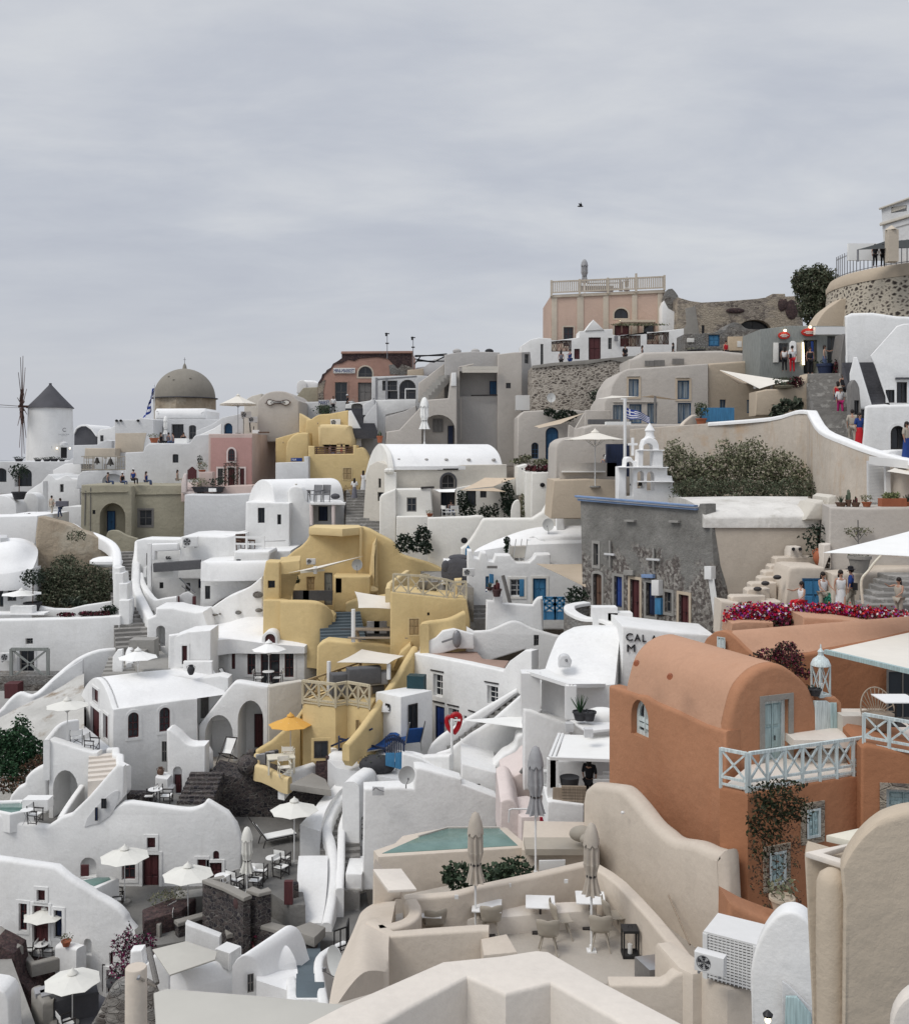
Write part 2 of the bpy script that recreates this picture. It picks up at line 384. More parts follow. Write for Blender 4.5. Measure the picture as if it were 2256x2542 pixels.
def stairs_bm(bm,p0,p1,width,n,side=1,drop=.6,land=0):
 """steps climbing from p0 (front edge centre line, foot) to p1 (head); width across"""
 d=Vector((p1.x-p0.x,p1.y-p0.y,0));L=d.length;d.normalize();w=Vector((-d.y,d.x,0))*side
 prof=[];rise=(p1.z-p0.z)/n;run=L/n
 for k in range(n):prof+=[(k*run,k*rise),(k*run,(k+1)*rise)]
 prof+=[(L+land,n*rise),(L+land,n*rise-drop),(0,-drop)]
 pB(bm,prof,p0-w*width/2,d,Vector((0,0,1)),w,width,0)
def sail_bm(bm,pts,sag=.25,t=.012,n=8):
 """cloth stretched between 3 or 4 corners with hollow edges"""
 c=pts+[pts[-1]]if len(pts)==3 else list(pts)
 G=[]
 for i in range(n+1):
  row=[]
  for j in range(n+1):
   u,v=i/n,j/n
   e=lambda a,b,s:a.lerp(b,s)
   L=e(c[0],c[3],v);R=e(c[1],c[2],v);p=e(L,R,u)
   cen=(c[0]+c[1]+c[2]+c[3])/4
   k=max(abs(2*u-1)**6,abs(2*v-1)**6)
   wv=(4*u*(1-u))*(4*v*(1-v))
   edge=.07*(4*u*(1-u)*(abs(2*v-1)**3)+4*v*(1-v)*(abs(2*u-1)**3))
   p=p.lerp(cen,edge)+Vector((0,0,-sag*wv));row.append(bm.verts.new(p))
  G.append(row)
 fs=[]
 for i in range(n):
  for j in range(n):
   try:fs.append(bm.faces.new((G[i][j],G[i+1][j],G[i+1][j+1],G[i][j+1])))
   except ValueError:pass
 bmesh.ops.remove_doubles(bm,verts=bm.verts,dist=1e-5)
 ge=bmesh.ops.extrude_face_region(bm,geom=list(bm.faces))
 bmesh.ops.translate(bm,verts=[v for v in ge['geom']if isinstance(v,bmesh.types.BMVert)],vec=(0,0,t))
def fB(bm,blobs,n,s,seed=1,flat=.5):
 """leaf-size faces spread through lumps: blobs = (centre, rx, ry, rz)"""
 rnd=random.Random(seed);vol=[b[1]*b[2]*b[3]for b in blobs];tot=sum(vol)
 for b,v in zip(blobs,vol):
  for _ in range(int(n*v/tot)+3):
   while 1:
    q=Vector((rnd.uniform(-1,1),rnd.uniform(-1,1),rnd.uniform(-1,1)))
    if q.length<=1:break
   q=q*(.55+.45*rnd.random()**.5)/max(q.length,.3)*min(q.length+.35,1.0)
   q*=1+.25*math.sin(q.x*7+q.z*5+seed)*math.sin(q.y*6+q.z*8)
   c=Vector(b[0])+Vector((q.x*b[1],q.y*b[2],q.z*b[3]))
   a=Vector((rnd.gauss(0,1),rnd.gauss(0,1),rnd.gauss(0,1))).normalized();e=a.cross(Vector((rnd.gauss(0,1),rnd.gauss(0,1),rnd.gauss(0,1)))).normalized()
   k=s*rnd.uniform(.5,1.3)
   vs=[bm.verts.new(c+a*k),bm.verts.new(c+e*k*flat),bm.verts.new(c-a*k),bm.verts.new(c-e*k*flat)]
   bm.faces.new(vs)
def tO(name,txt,pl,x1,y1,x2,y2,mat,parent,at,off=.02,thick=.01,shear=0):
 cu=bpy.data.curves.new(name,'FONT');cu.body=txt;cu.extrude=thick;cu.shear=shear
 tmp=bpy.data.objects.new(name,cu);me=bpy.data.meshes.new_from_object(tmp);bpy.data.objects.remove(tmp)
 xs=[v.co.x for v in me.vertices];ys=[v.co.y for v in me.vertices]
 a,b,c,d=min(xs),max(xs),min(ys),max(ys)
 u1,u2,v1,v2=rect(pl,x1,y1,x2,y2)
 for v in me.vertices:
  p=pl.at(u1+(v.co.x-a)/(b-a)*(u2-u1),v1+(v.co.y-c)/(d-c)*(v2-v1),-off-v.co.z);v.co=p-at
 me.materials.append(MT(mat));o=bpy.data.objects.new(name,me);COL.objects.link(o);o.parent=parent;return o
STY={'maroon':('maroon','maroon_dark','leaf',2,1),'maroonw':('glass','maroon','pane',2,3),'blue':('blue_wood','navy','leaf',2,1),'navy':('navy','m28','leaf',2,1),'royal':('royal','navy','leaf',2,1),'bluew':('glass','blue_wood','pane',2,3),'azure':('azure','blue_wood','leaf',2,2),'dark':('glass','m28','pane',2,1),'darkw':('glass','m22','pane',2,2),'void':('dark','m1','pane',1,1),'aqua':('aqua','m24','leaf',2,3),'aquaw':('glass','m24','pane',2,3),'grey':('m22','m22','leaf',2,1),'greyw':('glass','m22','pane',2,2),'whitew':('glass','m10','pane',2,3),'ochre':('ochre_wood','m9','leaf',2,1),'red':('red_door','maroon','leaf',1,1),'brown':('brown','m28','leaf',2,1),'curtain':('m25','blue_wood','pane',2,1),'white':('m10','m1','leaf',2,2),'sage':('sage','m22','leaf',1,3),'plank':('m16','m22','leaf',1,1)}
def opening(T,pl,u1,u2,v1,v2,arch,sty,rec=.14,sill=None,trim=None,nm=None,shut=None):
 leafm,frm,kind,bx,by=STY[sty]
 hgt=v2-v1;nm=nm or('door' if(kind=='leaf' and hgt>1.55)else 'window')
 fw=min(.07,(u2-u1)*.1)if frm!='m24' else(u2-u1)*.14
 bm=BM();n=10
 outer=holepoly(u1,u2,v1,v2,arch,n);inn=inset(outer,fw)
 U,V,W=pl.U,pl.V,pl.W
 A=[bm.verts.new(pl.at(*p,rec-.05))for p in outer];B=[bm.verts.new(pl.at(*p,rec-.05))for p in inn];C=[bm.verts.new(pl.at(*p,rec))for p in inn]
 m=len(outer)
 for i in range(m):
  bm.faces.new((A[i],A[(i+1)%m],B[(i+1)%m],B[i]));bm.faces.new((B[i],B[(i+1)%m],C[(i+1)%m],C[i]))
 iu1,iu2,iv1,iv2=u1+fw,u2-fw,v1+fw,v2-fw
 rr=(u2-u1)/2;ah=min(rr*arch,v2-v1)if arch else 0
 if kind=='pane':
  bw=.035 if frm!='m24' else .11
  for k in range(1,bx):
   u=iu1+(iu2-iu1)*k/bx;bar(bm,pl.at(u,iv1,rec-.02),pl.at(u,iv2-.02,rec-.02),bw)
  for k in range(1,by):
   v=iv1+(iv2-ah*.6-iv1)*k/by;bar(bm,pl.at(iu1,v,rec-.02),pl.at(iu2,v,rec-.02),bw)
  fr=T.pA(nm,bm,frm,smooth=None)
  b2=BM();b2.faces.new([b2.verts.new(pl.at(*p,rec))for p in inn]);T.pA('pane',b2,leafm,parent=fr,smooth=None)
 else:
  b2=BM();b2.faces.new([b2.verts.new(pl.at(*p,rec))for p in inn])
  top=iv2-(ah if arch else 0)
  for k in range(bx):
   a=iu1+(iu2-iu1)*k/bx+.03;b=iu1+(iu2-iu1)*(k+1)/bx-.03
   for q in range(max(by,2)):
    c=iv1+(top-iv1)*q/max(by,2)+.04;d=iv1+(top-iv1)*(q+1)/max(by,2)-.04
    if b-a>.06 and d-c>.06:pB(b2,[(a,c),(b,c),(b,d),(a,d)],pl.O+W*(rec-.03),U,V,W,.028,.012,(),1)
  if bx>1:bar(b2,pl.at((u1+u2)/2,iv1,rec-.02),pl.at((u1+u2)/2,top,rec-.02),.03)
  lf=T.pA(nm,b2,leafm,smooth=None);T.pA('frame',bm,frm,parent=lf,smooth=None)
  fr=lf
  if nm=='door':
   b3=BM();bar(b3,pl.at(u1+(u2-u1)*.56,v1+hgt*.47,rec-.07),pl.at(u1+(u2-u1)*.56,v1+hgt*.53,rec-.07),.03);T.pA('handle',b3,'m23',parent=fr,smooth=None)
 if trim:
  b3=BM();o2=inset(outer,-.14);hp=[(outer[::-1],0,False)]
  ring=[]
  A=[b3.verts.new(pl.at(*p,-.035))for p in o2];B=[b3.verts.new(pl.at(*p,-.035))for p in outer];C=[b3.verts.new(pl.at(*p,.02))for p in o2];D=[b3.verts.new(pl.at(*p,.02))for p in outer]
  for i in range(m):
   j=(i+1)%m;b3.faces.new((A[i],A[j],B[j],B[i]));b3.faces.new((C[i],C[j],A[j],A[i]));b3.faces.new((D[i],D[j],B[j],B[i]))
  T.pA('surround',b3,trim,parent=fr,smooth=None)
 if sill:
  b3=BM();c=pl.at((u1+u2)/2,v1-.06,-.05);box(b3,c,u2-u1+.16,.14,.06,math.degrees(math.atan2(U.y,U.x)));T.pA('sill',b3,sill,parent=fr,smooth=None)
 if shut:
  for s in(-1,1):
   b3=BM();ww=(u2-u1)/2*.95;uc=(u1-ww/2-.02)if s<0 else(u2+ww/2+.02)
   pB(b3,[(uc-ww/2,v1),(uc+ww/2,v1),(uc+ww/2,v2),(uc-ww/2,v2)],pl.O-W*.045,U,V,W,.04,.01,(),1);T.pA('shutter',b3,shut,parent=fr,smooth=None)
 return fr
def wA(T,pts,pl,t,mat,op=(),r=.07,pA='wall',seg=3):
 """pts in picture columns/rows on plane pl; op = openings (x1,y1,x2,y2,style,{options})"""
 poly=[pl.uv(*p)for p in pts];holes=[];todo=[]
 for o in op:
  x1,y1,x2,y2,sty=o[:5];kw=dict(o[5])if len(o)>5 else{}
  u1,u2,v1,v2=rect(pl,x1,y1,x2,y2);a=kw.pop('arch',0);dep=kw.pop('dep',.2)
  hp=holepoly(u1,u2,v1,v2,a)
  if sty=='niche':holes.append((hp,dep,True))
  elif sty=='gap':holes.append((hp,t,False))
  else:holes.append((hp,dep,False));kw.setdefault('rec',dep-.04);todo.append((u1,u2,v1,v2,a,sty,kw))
 bm=BM();pB(bm,poly,pl.O,pl.U,pl.V,pl.W,t,r,holes,seg)
 o=T.pA(pA,bm,mat)
 for a in todo:opening(T,pl,*a[:6],**a[6])
 return o
def hO(name,label,cat,pts,x,d,yaw,t,mat,op=(),r=.07,group=None,base=None):
 pl=PL(x,d,yaw)
 zs=[pl.pt(*p)for p in pts];lo=min(zs,key=lambda v:v.z)
 T=TH(name,label,cat,lo,group);T.pl=pl
 wA(T,pts,pl,t,mat,op,r);return T
def aO(T,pl,x1,y1,x2,y2,sty,**kw):
 a=kw.pop('arch',0);kw.setdefault('rec',-.01);u1,u2,v1,v2=rect(pl,x1,y1,x2,y2)
 return opening(T,pl,u1,u2,v1,v2,a,sty,**kw)
def parapet(T,pts,t,h,mat,r=.1,pA='parapet',base=None):
 bm=BM();wB(bm,pts,t,h,r,base);return T.pA(pA,bm,mat)if T else bm
def vault(T,pl,pts,L,mat,pA='roof',r=.05,off=0,ex=None):
 """outline pts on plane, pushed back L metres (optionally along heading ex degrees)"""
 bm=BM();W=pl.W if ex is None else Vector((math.cos(rad(ex)),math.sin(rad(ex)),0))
 pB(bm,[pl.uv(*p)for p in pts],pl.O+W*off,pl.U,pl.V,W,L,r,(),3)
 return T.pA(pA,bm,mat)
def rB(bm,pts,h=.95,step=1.1,w=.05,cross=True,mid=.0):
 for a,b in zip(pts,pts[1:]):
  L=(b-a).length;n=max(1,round(L/step));Z=Vector((0,0,1))
  bar(bm,a+Z*h,b+Z*h,w*1.3);bar(bm,a+Z*.22,b+Z*.22,w)
  bar(bm,a+Z*.06,b+Z*.06,w*.8)
  for k in range(0 if a is pts[0]else 1,n+1):p=a.lerp(b,k/n);bar(bm,p-Z*.05,p+Z*(h+.02),w*1.2)
  if cross:
   for k in range(n):
    p=a.lerp(b,k/n);q=a.lerp(b,(k+1)/n)
    bar(bm,p+Z*.22,q+Z*h,w*.75);bar(bm,q+Z*.22,p+Z*h,w*.75)
leafy('leaf_cactus',[(.10,.13,.05),(.16,.18,.08),(.22,.24,.12)]);leafy('leaf_vine',[(.02,.028,.014),(.035,.045,.02),(.05,.035,.02),(.015,.02,.01)]);leafy('leaf_brown',[(.08,.045,.03),(.13,.07,.045),(.04,.03,.022),(.05,.055,.03)])
plaster('slate_blue',(.12,.15,.17),amt=.4)
plain('canvas_beige',(.50,.485,.44),.9,.06,2);leafy('leaf_green2',[(.015,.03,.018),(.03,.05,.03),(.05,.075,.045)])
PROTO={};USED=set()
def O0(name,cat):return TH(name,None,cat,(0,0,0))
def copy_tree(o,parent=None):
 c=o.copy();COL.objects.link(c)
 if parent:c.parent=parent
 for ch in list(o.children):copy_tree(ch,c)
 return c
def put(kind,p,label,yaw=0,s=1.0,group=None,**kw):
 key=(kind,tuple(sorted(kw.items())))
 if key not in PROTO:PROTO[key]=MAKE[kind](**kw).e
 o=PROTO[key]
 if key in USED:o=copy_tree(o)
 USED.add(key)
 o.location=p;o.rotation_euler=(0,0,rad(yaw));o.scale=(s,s,s);prop(o,label,None,group or GROUPS.get(kind));return o
GROUPS=dict(parasol='open parasols on the terraces',closed_parasol='folded parasols',director_chair='canvas chairs on the terraces',round_table='small round cafe tables',shell_chair='moulded chairs on the beige terrace',square_table='square tables on the beige terrace',ac='air conditioning units',dish='satellite dishes',lounger='sun loungers',deck_chair='folding deck chairs',potted='potted plants')
def V3(*a):return Vector(a)
def mk_parasol(r=1.35,h=2.5,mat='canvas',n=8,rise=.5,pole='m10',val=0,tilt=0):
 T=O0('parasol','parasol');bm=BM();seg=[]
 top=bm.verts.new((0,0,h+rise));rows=[]
 for q in range(1,5):
  t=q/4;row=[]
  for k in range(n*2):
   a=math.pi*k/n;rr=r*t*(1 if k%2==0 else math.cos(math.pi/n)*.985);z=h+rise*(1-t)-.03*math.sin(math.pi*t)-(0 if k%2==0 else-.015*t)
   row.append(bm.verts.new((rr*math.cos(a),rr*math.sin(a),z)))
  rows.append(row)
 m=n*2
 for i in range(m):bm.faces.new((top,rows[0][i],rows[0][(i+1)%m]))
 for A,B in zip(rows,rows[1:]):
  for i in range(m):bm.faces.new((A[i],A[(i+1)%m],B[(i+1)%m],B[i]))
 if val:
  low=[bm.verts.new(v.co+V3(0,0,-val))for v in rows[-1]]
  for i in range(m):bm.faces.new((rows[-1][i],rows[-1][(i+1)%m],low[(i+1)%m],low[i]))
 ge=bmesh.ops.extrude_face_region(bm,geom=list(bm.faces));bmesh.ops.translate(bm,verts=[v for v in ge['geom']if isinstance(v,bmesh.types.BMVert)],vec=(0,0,-.012))
 T.pA('canopy',bm,mat,flat=1)
 bm=BM();lathe(bm,(0,0,h+rise-.05),[(.2,0),(.17,.06),(.05,.14),(.02,.2)],12);T.pA('cap',bm,mat)
 bm=BM();cyl(bm,(0,0,0),.025,h+rise,8);T.pA('pole',bm,pole)
 bm=BM();cyl(bm,(0,0,0),.25,.07,14);T.pA('base',bm,'concrete')
 bm=BM()
 for k in range(n):
  a=2*math.pi*k/n;c,s=math.cos(a),math.sin(a)
  bar(bm,(0,0,h+rise-.1),(r*.96*c,r*.96*s,h-.03),.02);bar(bm,(0,0,h-.35),(r*.5*c,r*.5*s,h+rise*.45),.018)
 T.pA('ribs',bm,pole,flat=1);return T
def mk_closed(h=2.7,mat='m19',r=.17,tie=.45,hood=True,bot=.85):
 T=O0('folded_parasol','parasol');bm=BM();n=40;rows=[]
 prof=[(0,h),(.35,h-.05),(.75,h-.22),(.95,h-.5),(.98,h-.9),(1.0,bot+(h-bot)*.42),(.72,bot+(h-bot)*.26),(1.05,bot+.1),(1.25,bot)]
 prof=sm(prof,4)
 for f,z in prof:
  row=[]
  amp=.16+.16*(h-z)/(h-bot)
  for k in range(n):
   a=2*math.pi*k/n;rr=r*max(f,.02)*(1+amp*math.sin(a*8+z*.6)*min(f,1));row.append(bm.verts.new((rr*math.cos(a),rr*math.sin(a),z)))
  rows.append(row)
 for A,B in zip(rows,rows[1:]):
  for i in range(n):bm.faces.new((A[i],A[(i+1)%n],B[(i+1)%n],B[i]))
 T.pA('canopy',bm,mat,smooth=60)
 if hood:
  bm=BM();rows=[]
  for f,z in[(0.02,h+.03),(.5,h-.02),(.9,h-.2),(1.12,h-.38),(1.2,h-.5)]:
   rows.append([bm.verts.new((r*f*(1+.08*math.sin(6*math.pi*k/10+1))*math.cos(2*math.pi*k/20),r*f*math.sin(2*math.pi*k/20),z+(.05*math.sin(k*2.2)if f>1.1 else 0)))for k in range(20)])
  for A,B in zip(rows,rows[1:]):
   for i in range(20):bm.faces.new((A[i],A[(i+1)%20],B[(i+1)%20],B[i]))
  T.pA('hood',bm,mat,smooth=60)
 bm=BM();lathe(bm,(0,0,bot+(h-bot)*.26-.02),[(r*.83,0),(r*.83,.04)],16);T.pA('strap',bm,'m28')
 bm=BM();cyl(bm,(0,0,0),.028,h,8);T.pA('pole',bm,'m10')
 bm=BM();box(bm,(0,0,0),.22,.22,.03);cyl(bm,(0,0,.03),.05,.12,10);T.pA('base',bm,'m10');return T
def mk_director(frame='m28',cloth='m20'):
 T=O0('director_chair','chair');bm=BM();w=.28
 for s in(-1,1):
  bar(bm,(s*w,-.24,0),(s*w,-.24,.62),.035);bar(bm,(s*w,.2,0),(s*w,.27,.9),.035)
  bar(bm,(s*w,-.28,.63),(s*w,.24,.63),.05);bar(bm,(s*w,-.24,.42),(s*w,.22,.42),.03);bar(bm,(s*w,-.24,.06),(s*w,.2,.06),.03)
 bar(bm,(-w,-.24,.06),(w,-.24,.42),.025);bar(bm,(w,-.24,.06),(-w,-.24,.42),.025)
 T.pA('frame',bm,frame,flat=1)
 bm=BM();box(bm,(0,-.01,.42),.54,.44,.025);T.pA('seat',bm,cloth)
 bm=BM();pB(bm,[(-.28,.64),(.28,.64),(.28,.88),(-.28,.88)],V3(0,.24,0),V3(1,0,0),V3(0,.08,1),V3(0,1,0),.015,0);T.pA('backrest',bm,cloth);return T
def mk_table(r=.34,top='m10',leg='m12',h=.73):
 T=O0('round_table','table');bm=BM();lathe(bm,(0,0,h),[(r-.01,0),(r,.01),(r,.025),(r-.01,.035)],24);T.pA('tabletop',bm,top)
 for k in range(3):
  bm=BM();a=2*math.pi*k/3;c,s=math.cos(a),math.sin(a)
  pT(bm,[V3(r*.6*c,r*.6*s,h),V3(.05*c,.05*s,.4),V3(.12*c,.12*s,.2),V3(r*.8*c,r*.8*s,0)],.025);T.pA('leg',bm,leg,flat=1)
 return T
def mk_square(w=.75,top='m10',h=.74):
 T=O0('square_table','table');bm=BM();box(bm,(0,0,h),w,w,.025);T.pA('tabletop',bm,top)
 bm=BM();cyl(bm,(0,0,.04),.03,h-.04,10);T.pA('column',bm,'m28')
 bm=BM();box(bm,(0,0,0),.42,.42,.04);T.pA('foot',bm,'m28');return T
def mk_shell(mat='seat_beige'):
 T=O0('shell_chair','chair');bm=BM();n=8;G=[]
 prof=[(-.24,.43),(-.1,.42),(.06,.43),(.17,.47),(.22,.56),(.25,.68),(.27,.80),(.285,.87)]
 for i,(y,z)in enumerate(prof):
  row=[];hw=.235 if i<4 else .235+.02*(i-4)-(.03 if i==7 else 0)
  for j in range(n+1):
   s=2*j/n-1;row.append(bm.verts.new((hw*s,y-(.09*s*s if i>3 else 0),z+(.05*s*s if i<=3 else 0)+(.03*abs(s)*(1-abs(s))*4 if i==7 else 0))))
  G.append(row)
 for A,B in zip(G,G[1:]):
  for j in range(n):bm.faces.new((A[j],A[j+1],B[j+1],B[j]))
 ge=bmesh.ops.extrude_face_region(bm,geom=list(bm.faces));bmesh.ops.translate(bm,verts=[v for v in ge['geom']if isinstance(v,bmesh.types.BMVert)],vec=(0,.02,-.02))
 T.pA('shell',bm,mat,smooth=60)
 for sx in(-1,1):
  for sy in(-1,1):bm=BM();bar(bm,(sx*.12,sy*.1,.42),(sx*.22,sy*.22,0),.045,.025,8);T.pA('leg',bm,mat,flat=1)
 return T
def mk_lounger(cloth='cushion_blue',frame='m12',up=.55):
 T=O0('sun_lounger','sun lounger');bm=BM()
 for s in(-1,1):
  bar(bm,(s*.32,-1.0,.32),(s*.32,.35,.32),.04);bar(bm,(s*.32,.35,.32),(s*.32,.95,.32+up),.04)
  bar(bm,(s*.32,-.8,.32),(s*.32,-.85,0),.035);bar(bm,(s*.32,.4,.32),(s*.32,.5,0),.035)
 T.pA('frame',bm,frame,flat=1)
 bm=BM();box(bm,(0,-.33,.33),.6,1.34,.05);T.pA('seat',bm,cloth)
 bm=BM();pB(bm,[(-.3,0),(.3,0),(.3,.75),(-.3,.75)],V3(0,.36,.34),V3(1,0,0),V3(0,.6,up).normalized(),V3(0,-.4,.6).normalized(),.05,.01);T.pA('backrest',bm,cloth);return T
def mk_deck(cloth='m20',frame='m28'):
 T=O0('deck_chair','deck chair');bm=BM()
 for s in(-1,1):
  bar(bm,(s*.28,-.55,0),(s*.28,.45,1.0),.04);bar(bm,(s*.28,.5,0),(s*.28,-.3,.45),.04)
 bar(bm,(-.28,.45,1.0),(.28,.45,1.0),.04);bar(bm,(-.28,-.55,0),(.28,-.55,0),.04);bar(bm,(-.28,.5,0),(.28,.5,0),.04);bar(bm,(-.28,-.3,.45),(.28,-.3,.45),.04)
 T.pA('frame',bm,frame,flat=1)
 bm=BM();P=[V3(0,-.3,.44),V3(0,-.05,.3),V3(0,.15,.5),V3(0,.45,.98)]
 for a,b in zip(P,P[1:]):
  q=[bm.verts.new(a+V3(-.25,0,0)),bm.verts.new(a+V3(.25,0,0)),bm.verts.new(b+V3(.25,0,0)),bm.verts.new(b+V3(-.25,0,0))];bm.faces.new(q)
 ge=bmesh.ops.extrude_face_region(bm,geom=list(bm.faces));bmesh.ops.translate(bm,verts=[v for v in ge['geom']if isinstance(v,bmesh.types.BMVert)],vec=(0,.01,.012))
 T.pA('sling',bm,cloth);return T
def mk_ac(w=.85,h=.6,d=.32):
 T=O0('air_conditioner','air conditioner');bm=BM();pB(bm,[(-w/2,.06),(w/2,.06),(w/2,h),(-w/2,h)],V3(0,-d/2,0),V3(1,0,0),V3(0,0,1),V3(0,1,0),d,.02,[([(-w*.12+.22*math.cos(a*math.pi/8)-.05,h*.54+.22*math.sin(a*math.pi/8))for a in range(16)],.03,True)]);T.pA('case',bm,'m13')
 bm=BM()
 for r in(.2,.14,.08):
  pT(bm,[V3(-w*.12-.05+r*math.cos(a*math.pi/8),-d/2,h*.54+r*math.sin(a*math.pi/8))for a in range(17)],.012,4)
 T.pA('grille',bm,'m12',flat=1)
 bm=BM();c=V3(-w*.12-.05,-d/2+.02,h*.54)
 for k in range(5):
  a=2*math.pi*k/5;u=V3(math.cos(a),0,math.sin(a));v=V3(math.cos(a+.7),0,math.sin(a+.7));bm.faces.new([bm.verts.new(c),bm.verts.new(c+u*.19),bm.verts.new(c+v*.19)])
 T.pA('fan',bm,'dark',flat=1)
 for s in(-1,1):bm=BM();box(bm,(s*w*.35,0,0),.06,d*1.1,.06);T.pA('foot',bm,'m12')
 return T
def mk_dish(r=.45):
 T=O0('satellite_dish','satellite dish');bm=BM();rows=[]
 for q in range(0,6):
  t=q/5;rows.append([bm.verts.new((r*max(t,.01)*math.cos(a*math.pi/12),-.12*t*t,.75+r*1.08*max(t,.01)*math.sin(a*math.pi/12)))for a in range(24)])
 for A,B in zip(rows,rows[1:]):
  for i in range(24):bm.faces.new((A[i],A[(i+1)%24],B[(i+1)%24],B[i]))
 ge=bmesh.ops.extrude_face_region(bm,geom=list(bm.faces));bmesh.ops.translate(bm,verts=[v for v in ge['geom']if isinstance(v,bmesh.types.BMVert)],vec=(0,.015,0))
 T.pA('reflector',bm,'dish',smooth=60)
 bm=BM();bar(bm,(0,-.1,.75-r),(0,-.5,.62),.025);box(bm,(0,-.5,.62),.07,.1,.1);T.pA('feed_arm',bm,'m12',flat=1)
 bm=BM();bar(bm,(0,.06,0),(0,.06,.75),.05);T.pA('mast',bm,'m12',flat=1);return T
def mk_potted(pot='m21',leaf='leaf',h=.6,r=.3,ph=.3,n=160,trunk=0,sz=.06,form='bush'):
 T=O0('potted_plant','potted plant');bm=BM();lathe(bm,(0,0,0),[(r*.6,0),(r*.85,ph*.8),(r*.95,ph*.82),(r*.95,ph),(r*.8,ph),(r*.75,ph*.85)],16);T.pA('pot',bm,pot)
 bm=BM()
 if form=='bush':fB(bm,[((0,0,ph+trunk+h*.45),r*1.2,r*1.2,h*.55)],n,sz,3)
 elif form=='spiky':
  for k in range(14):
   a=k*2.4;t=.15+.5*(k%5)/5;q=V3(math.cos(a)*t*h,math.sin(a)*t*h,ph+h*(1-t*.5));b=V3(math.cos(a)*.03,math.sin(a)*.03,ph*.9);bar(bm,b,q,.06,.01)
 elif form=='cactus':
  for k,(x,y,hh)in enumerate([(0,0,1),(.1,.05,.7),(-.12,.02,.55),(.03,-.1,.8)]):lathe(bm,(x*r*3,y*r*3,ph*.8),[(.05,0),(.07,h*hh*.5),(.06,h*hh*.9),(.01,h*hh)],8)
 T.pA('foliage',bm,leaf,flat=1)
 if trunk:bm=BM();bar(bm,(0,0,ph*.8),(.02,0,ph+trunk+h*.3),.05,.035,6);T.pA('stem',bm,'brown',flat=1)
 return T
def mk_lantern(w=.3,h=.75,mat='m24',top='dome'):
 T=O0('lantern','lantern');bm=BM()
 for i,j in((-1,-1),(1,-1),(1,1),(-1,1)):bar(bm,(i*w/2,j*w/2,.02),(i*w/2,j*w/2,h),.035)
 for i in range(4):
  a=[(-1,-1),(1,-1),(1,1),(-1,1)][i];b=[(-1,-1),(1,-1),(1,1),(-1,1)][(i+1)%4]
  for z in(.05,h):bar(bm,(a[0]*w/2,a[1]*w/2,z),(b[0]*w/2,b[1]*w/2,z),.04)
  if top=='dome':bar(bm,(a[0]*w/2,a[1]*w/2,.06),(b[0]*w/2,b[1]*w/2,h),.018);bar(bm,(b[0]*w/2,b[1]*w/2,.06),(a[0]*w/2,a[1]*w/2,h),.018)
 T.pA('frame',bm,mat,flat=1)
 bm=BM();box(bm,(0,0,0),w*1.15,w*1.15,.05);T.pA('base',bm,mat)
 bm=BM()
 if top=='dome':lathe(bm,(0,0,h),[(w*.8,0),(w*.78,.04),(w*.6,.15),(w*.3,.22),(w*.22,.25),(w*.22,.32),(w*.26,.34),(w*.06,.42),(.02,.46),(.01,.52)],16)
 else:box(bm,(0,0,h),w*1.12,w*1.12,.04);pT(bm,[V3(-.05,0,h+.04),V3(-.04,0,h+.09),V3(.04,0,h+.09),V3(.05,0,h+.04)],.012)
 T.pA('roof',bm,mat)
 bm=BM();cyl(bm,(0,0,.05),w*.16,h*.35,10);T.pA('candle',bm,'m20');return T
def mk_armchair(frame='rust',seat='brown'):
 T=O0('armchair','chair');bm=BM()
 for s in(-1,1):
  bar(bm,(s*.27,-.25,0),(s*.27,-.25,.6),.035);bar(bm,(s*.27,.22,0),(s*.27,.32,.95),.035);bar(bm,(s*.27,-.27,.61),(s*.27,.25,.64),.045);bar(bm,(s*.27,-.25,.42),(s*.27,.24,.42),.03)
 for z in(.94,):bar(bm,(-.27,.32,z),(.27,.32,z),.04)
 T.pA('frame',bm,frame,flat=1)
 bm=BM();box(bm,(0,0,.42),.54,.48,.03);T.pA('seat',bm,seat)
 bm=BM();pB(bm,[(-.25,0),(.25,0),(.25,.46),(-.25,.46)],V3(0,.25,.46),V3(1,0,0),V3(0,.15,1).normalized(),V3(0,1,-.15),.02,0);T.pA('backrest',bm,seat);return T
def mk_bigac(w=1.15,d=1.0,h=1.05):
 T=O0('cooling_unit','air conditioner');bm=BM();box(bm,(0,0,0),w,d,h);T.pA('core',bm,'m12')
 bm=BM();box(bm,(0,0,h),w+.1,d+.1,.05);T.pA('lid',bm,'m13')
 for(a,b)in(((-1,-1),(1,-1)),((1,-1),(1,1)),((-1,1),(-1,-1))):
  bm=BM();A=V3(a[0]*w/2,a[1]*d/2,0);B=V3(b[0]*w/2,b[1]*d/2,0);dr=(B-A);nn=V3(dr.y,-dr.x,0).normalized()*.03
  for k in range(15):z=.06+k*(h-.1)/14;bar(bm,A+nn+V3(0,0,z),B+nn+V3(0,0,z),.035)
  for k in range(13):q=A.lerp(B,k/12)+nn*1.1;bar(bm,q,q+V3(0,0,h),.022 if 0<k<12 else .09)
  T.pA('grille',bm,'m13',flat=1)
 return T
def mk_jar(mat='brown',h=.6):
 T=O0('clay_jar','jar');bm=BM();lathe(bm,(0,0,0),[(.12,0),(.2,h*.25),(.24,h*.5),(.18,h*.8),(.12,h*.88),(.15,h),(.11,h),(.09,h*.85)],16);T.pA('body',bm,mat)
 for s in(-1,1):bm=BM();pT(bm,[V3(s*.14,0,h*.93),V3(s*.26,0,h*.85),V3(s*.24,0,h*.62)],.03);T.pA('handle',bm,mat,flat=1)
 return T
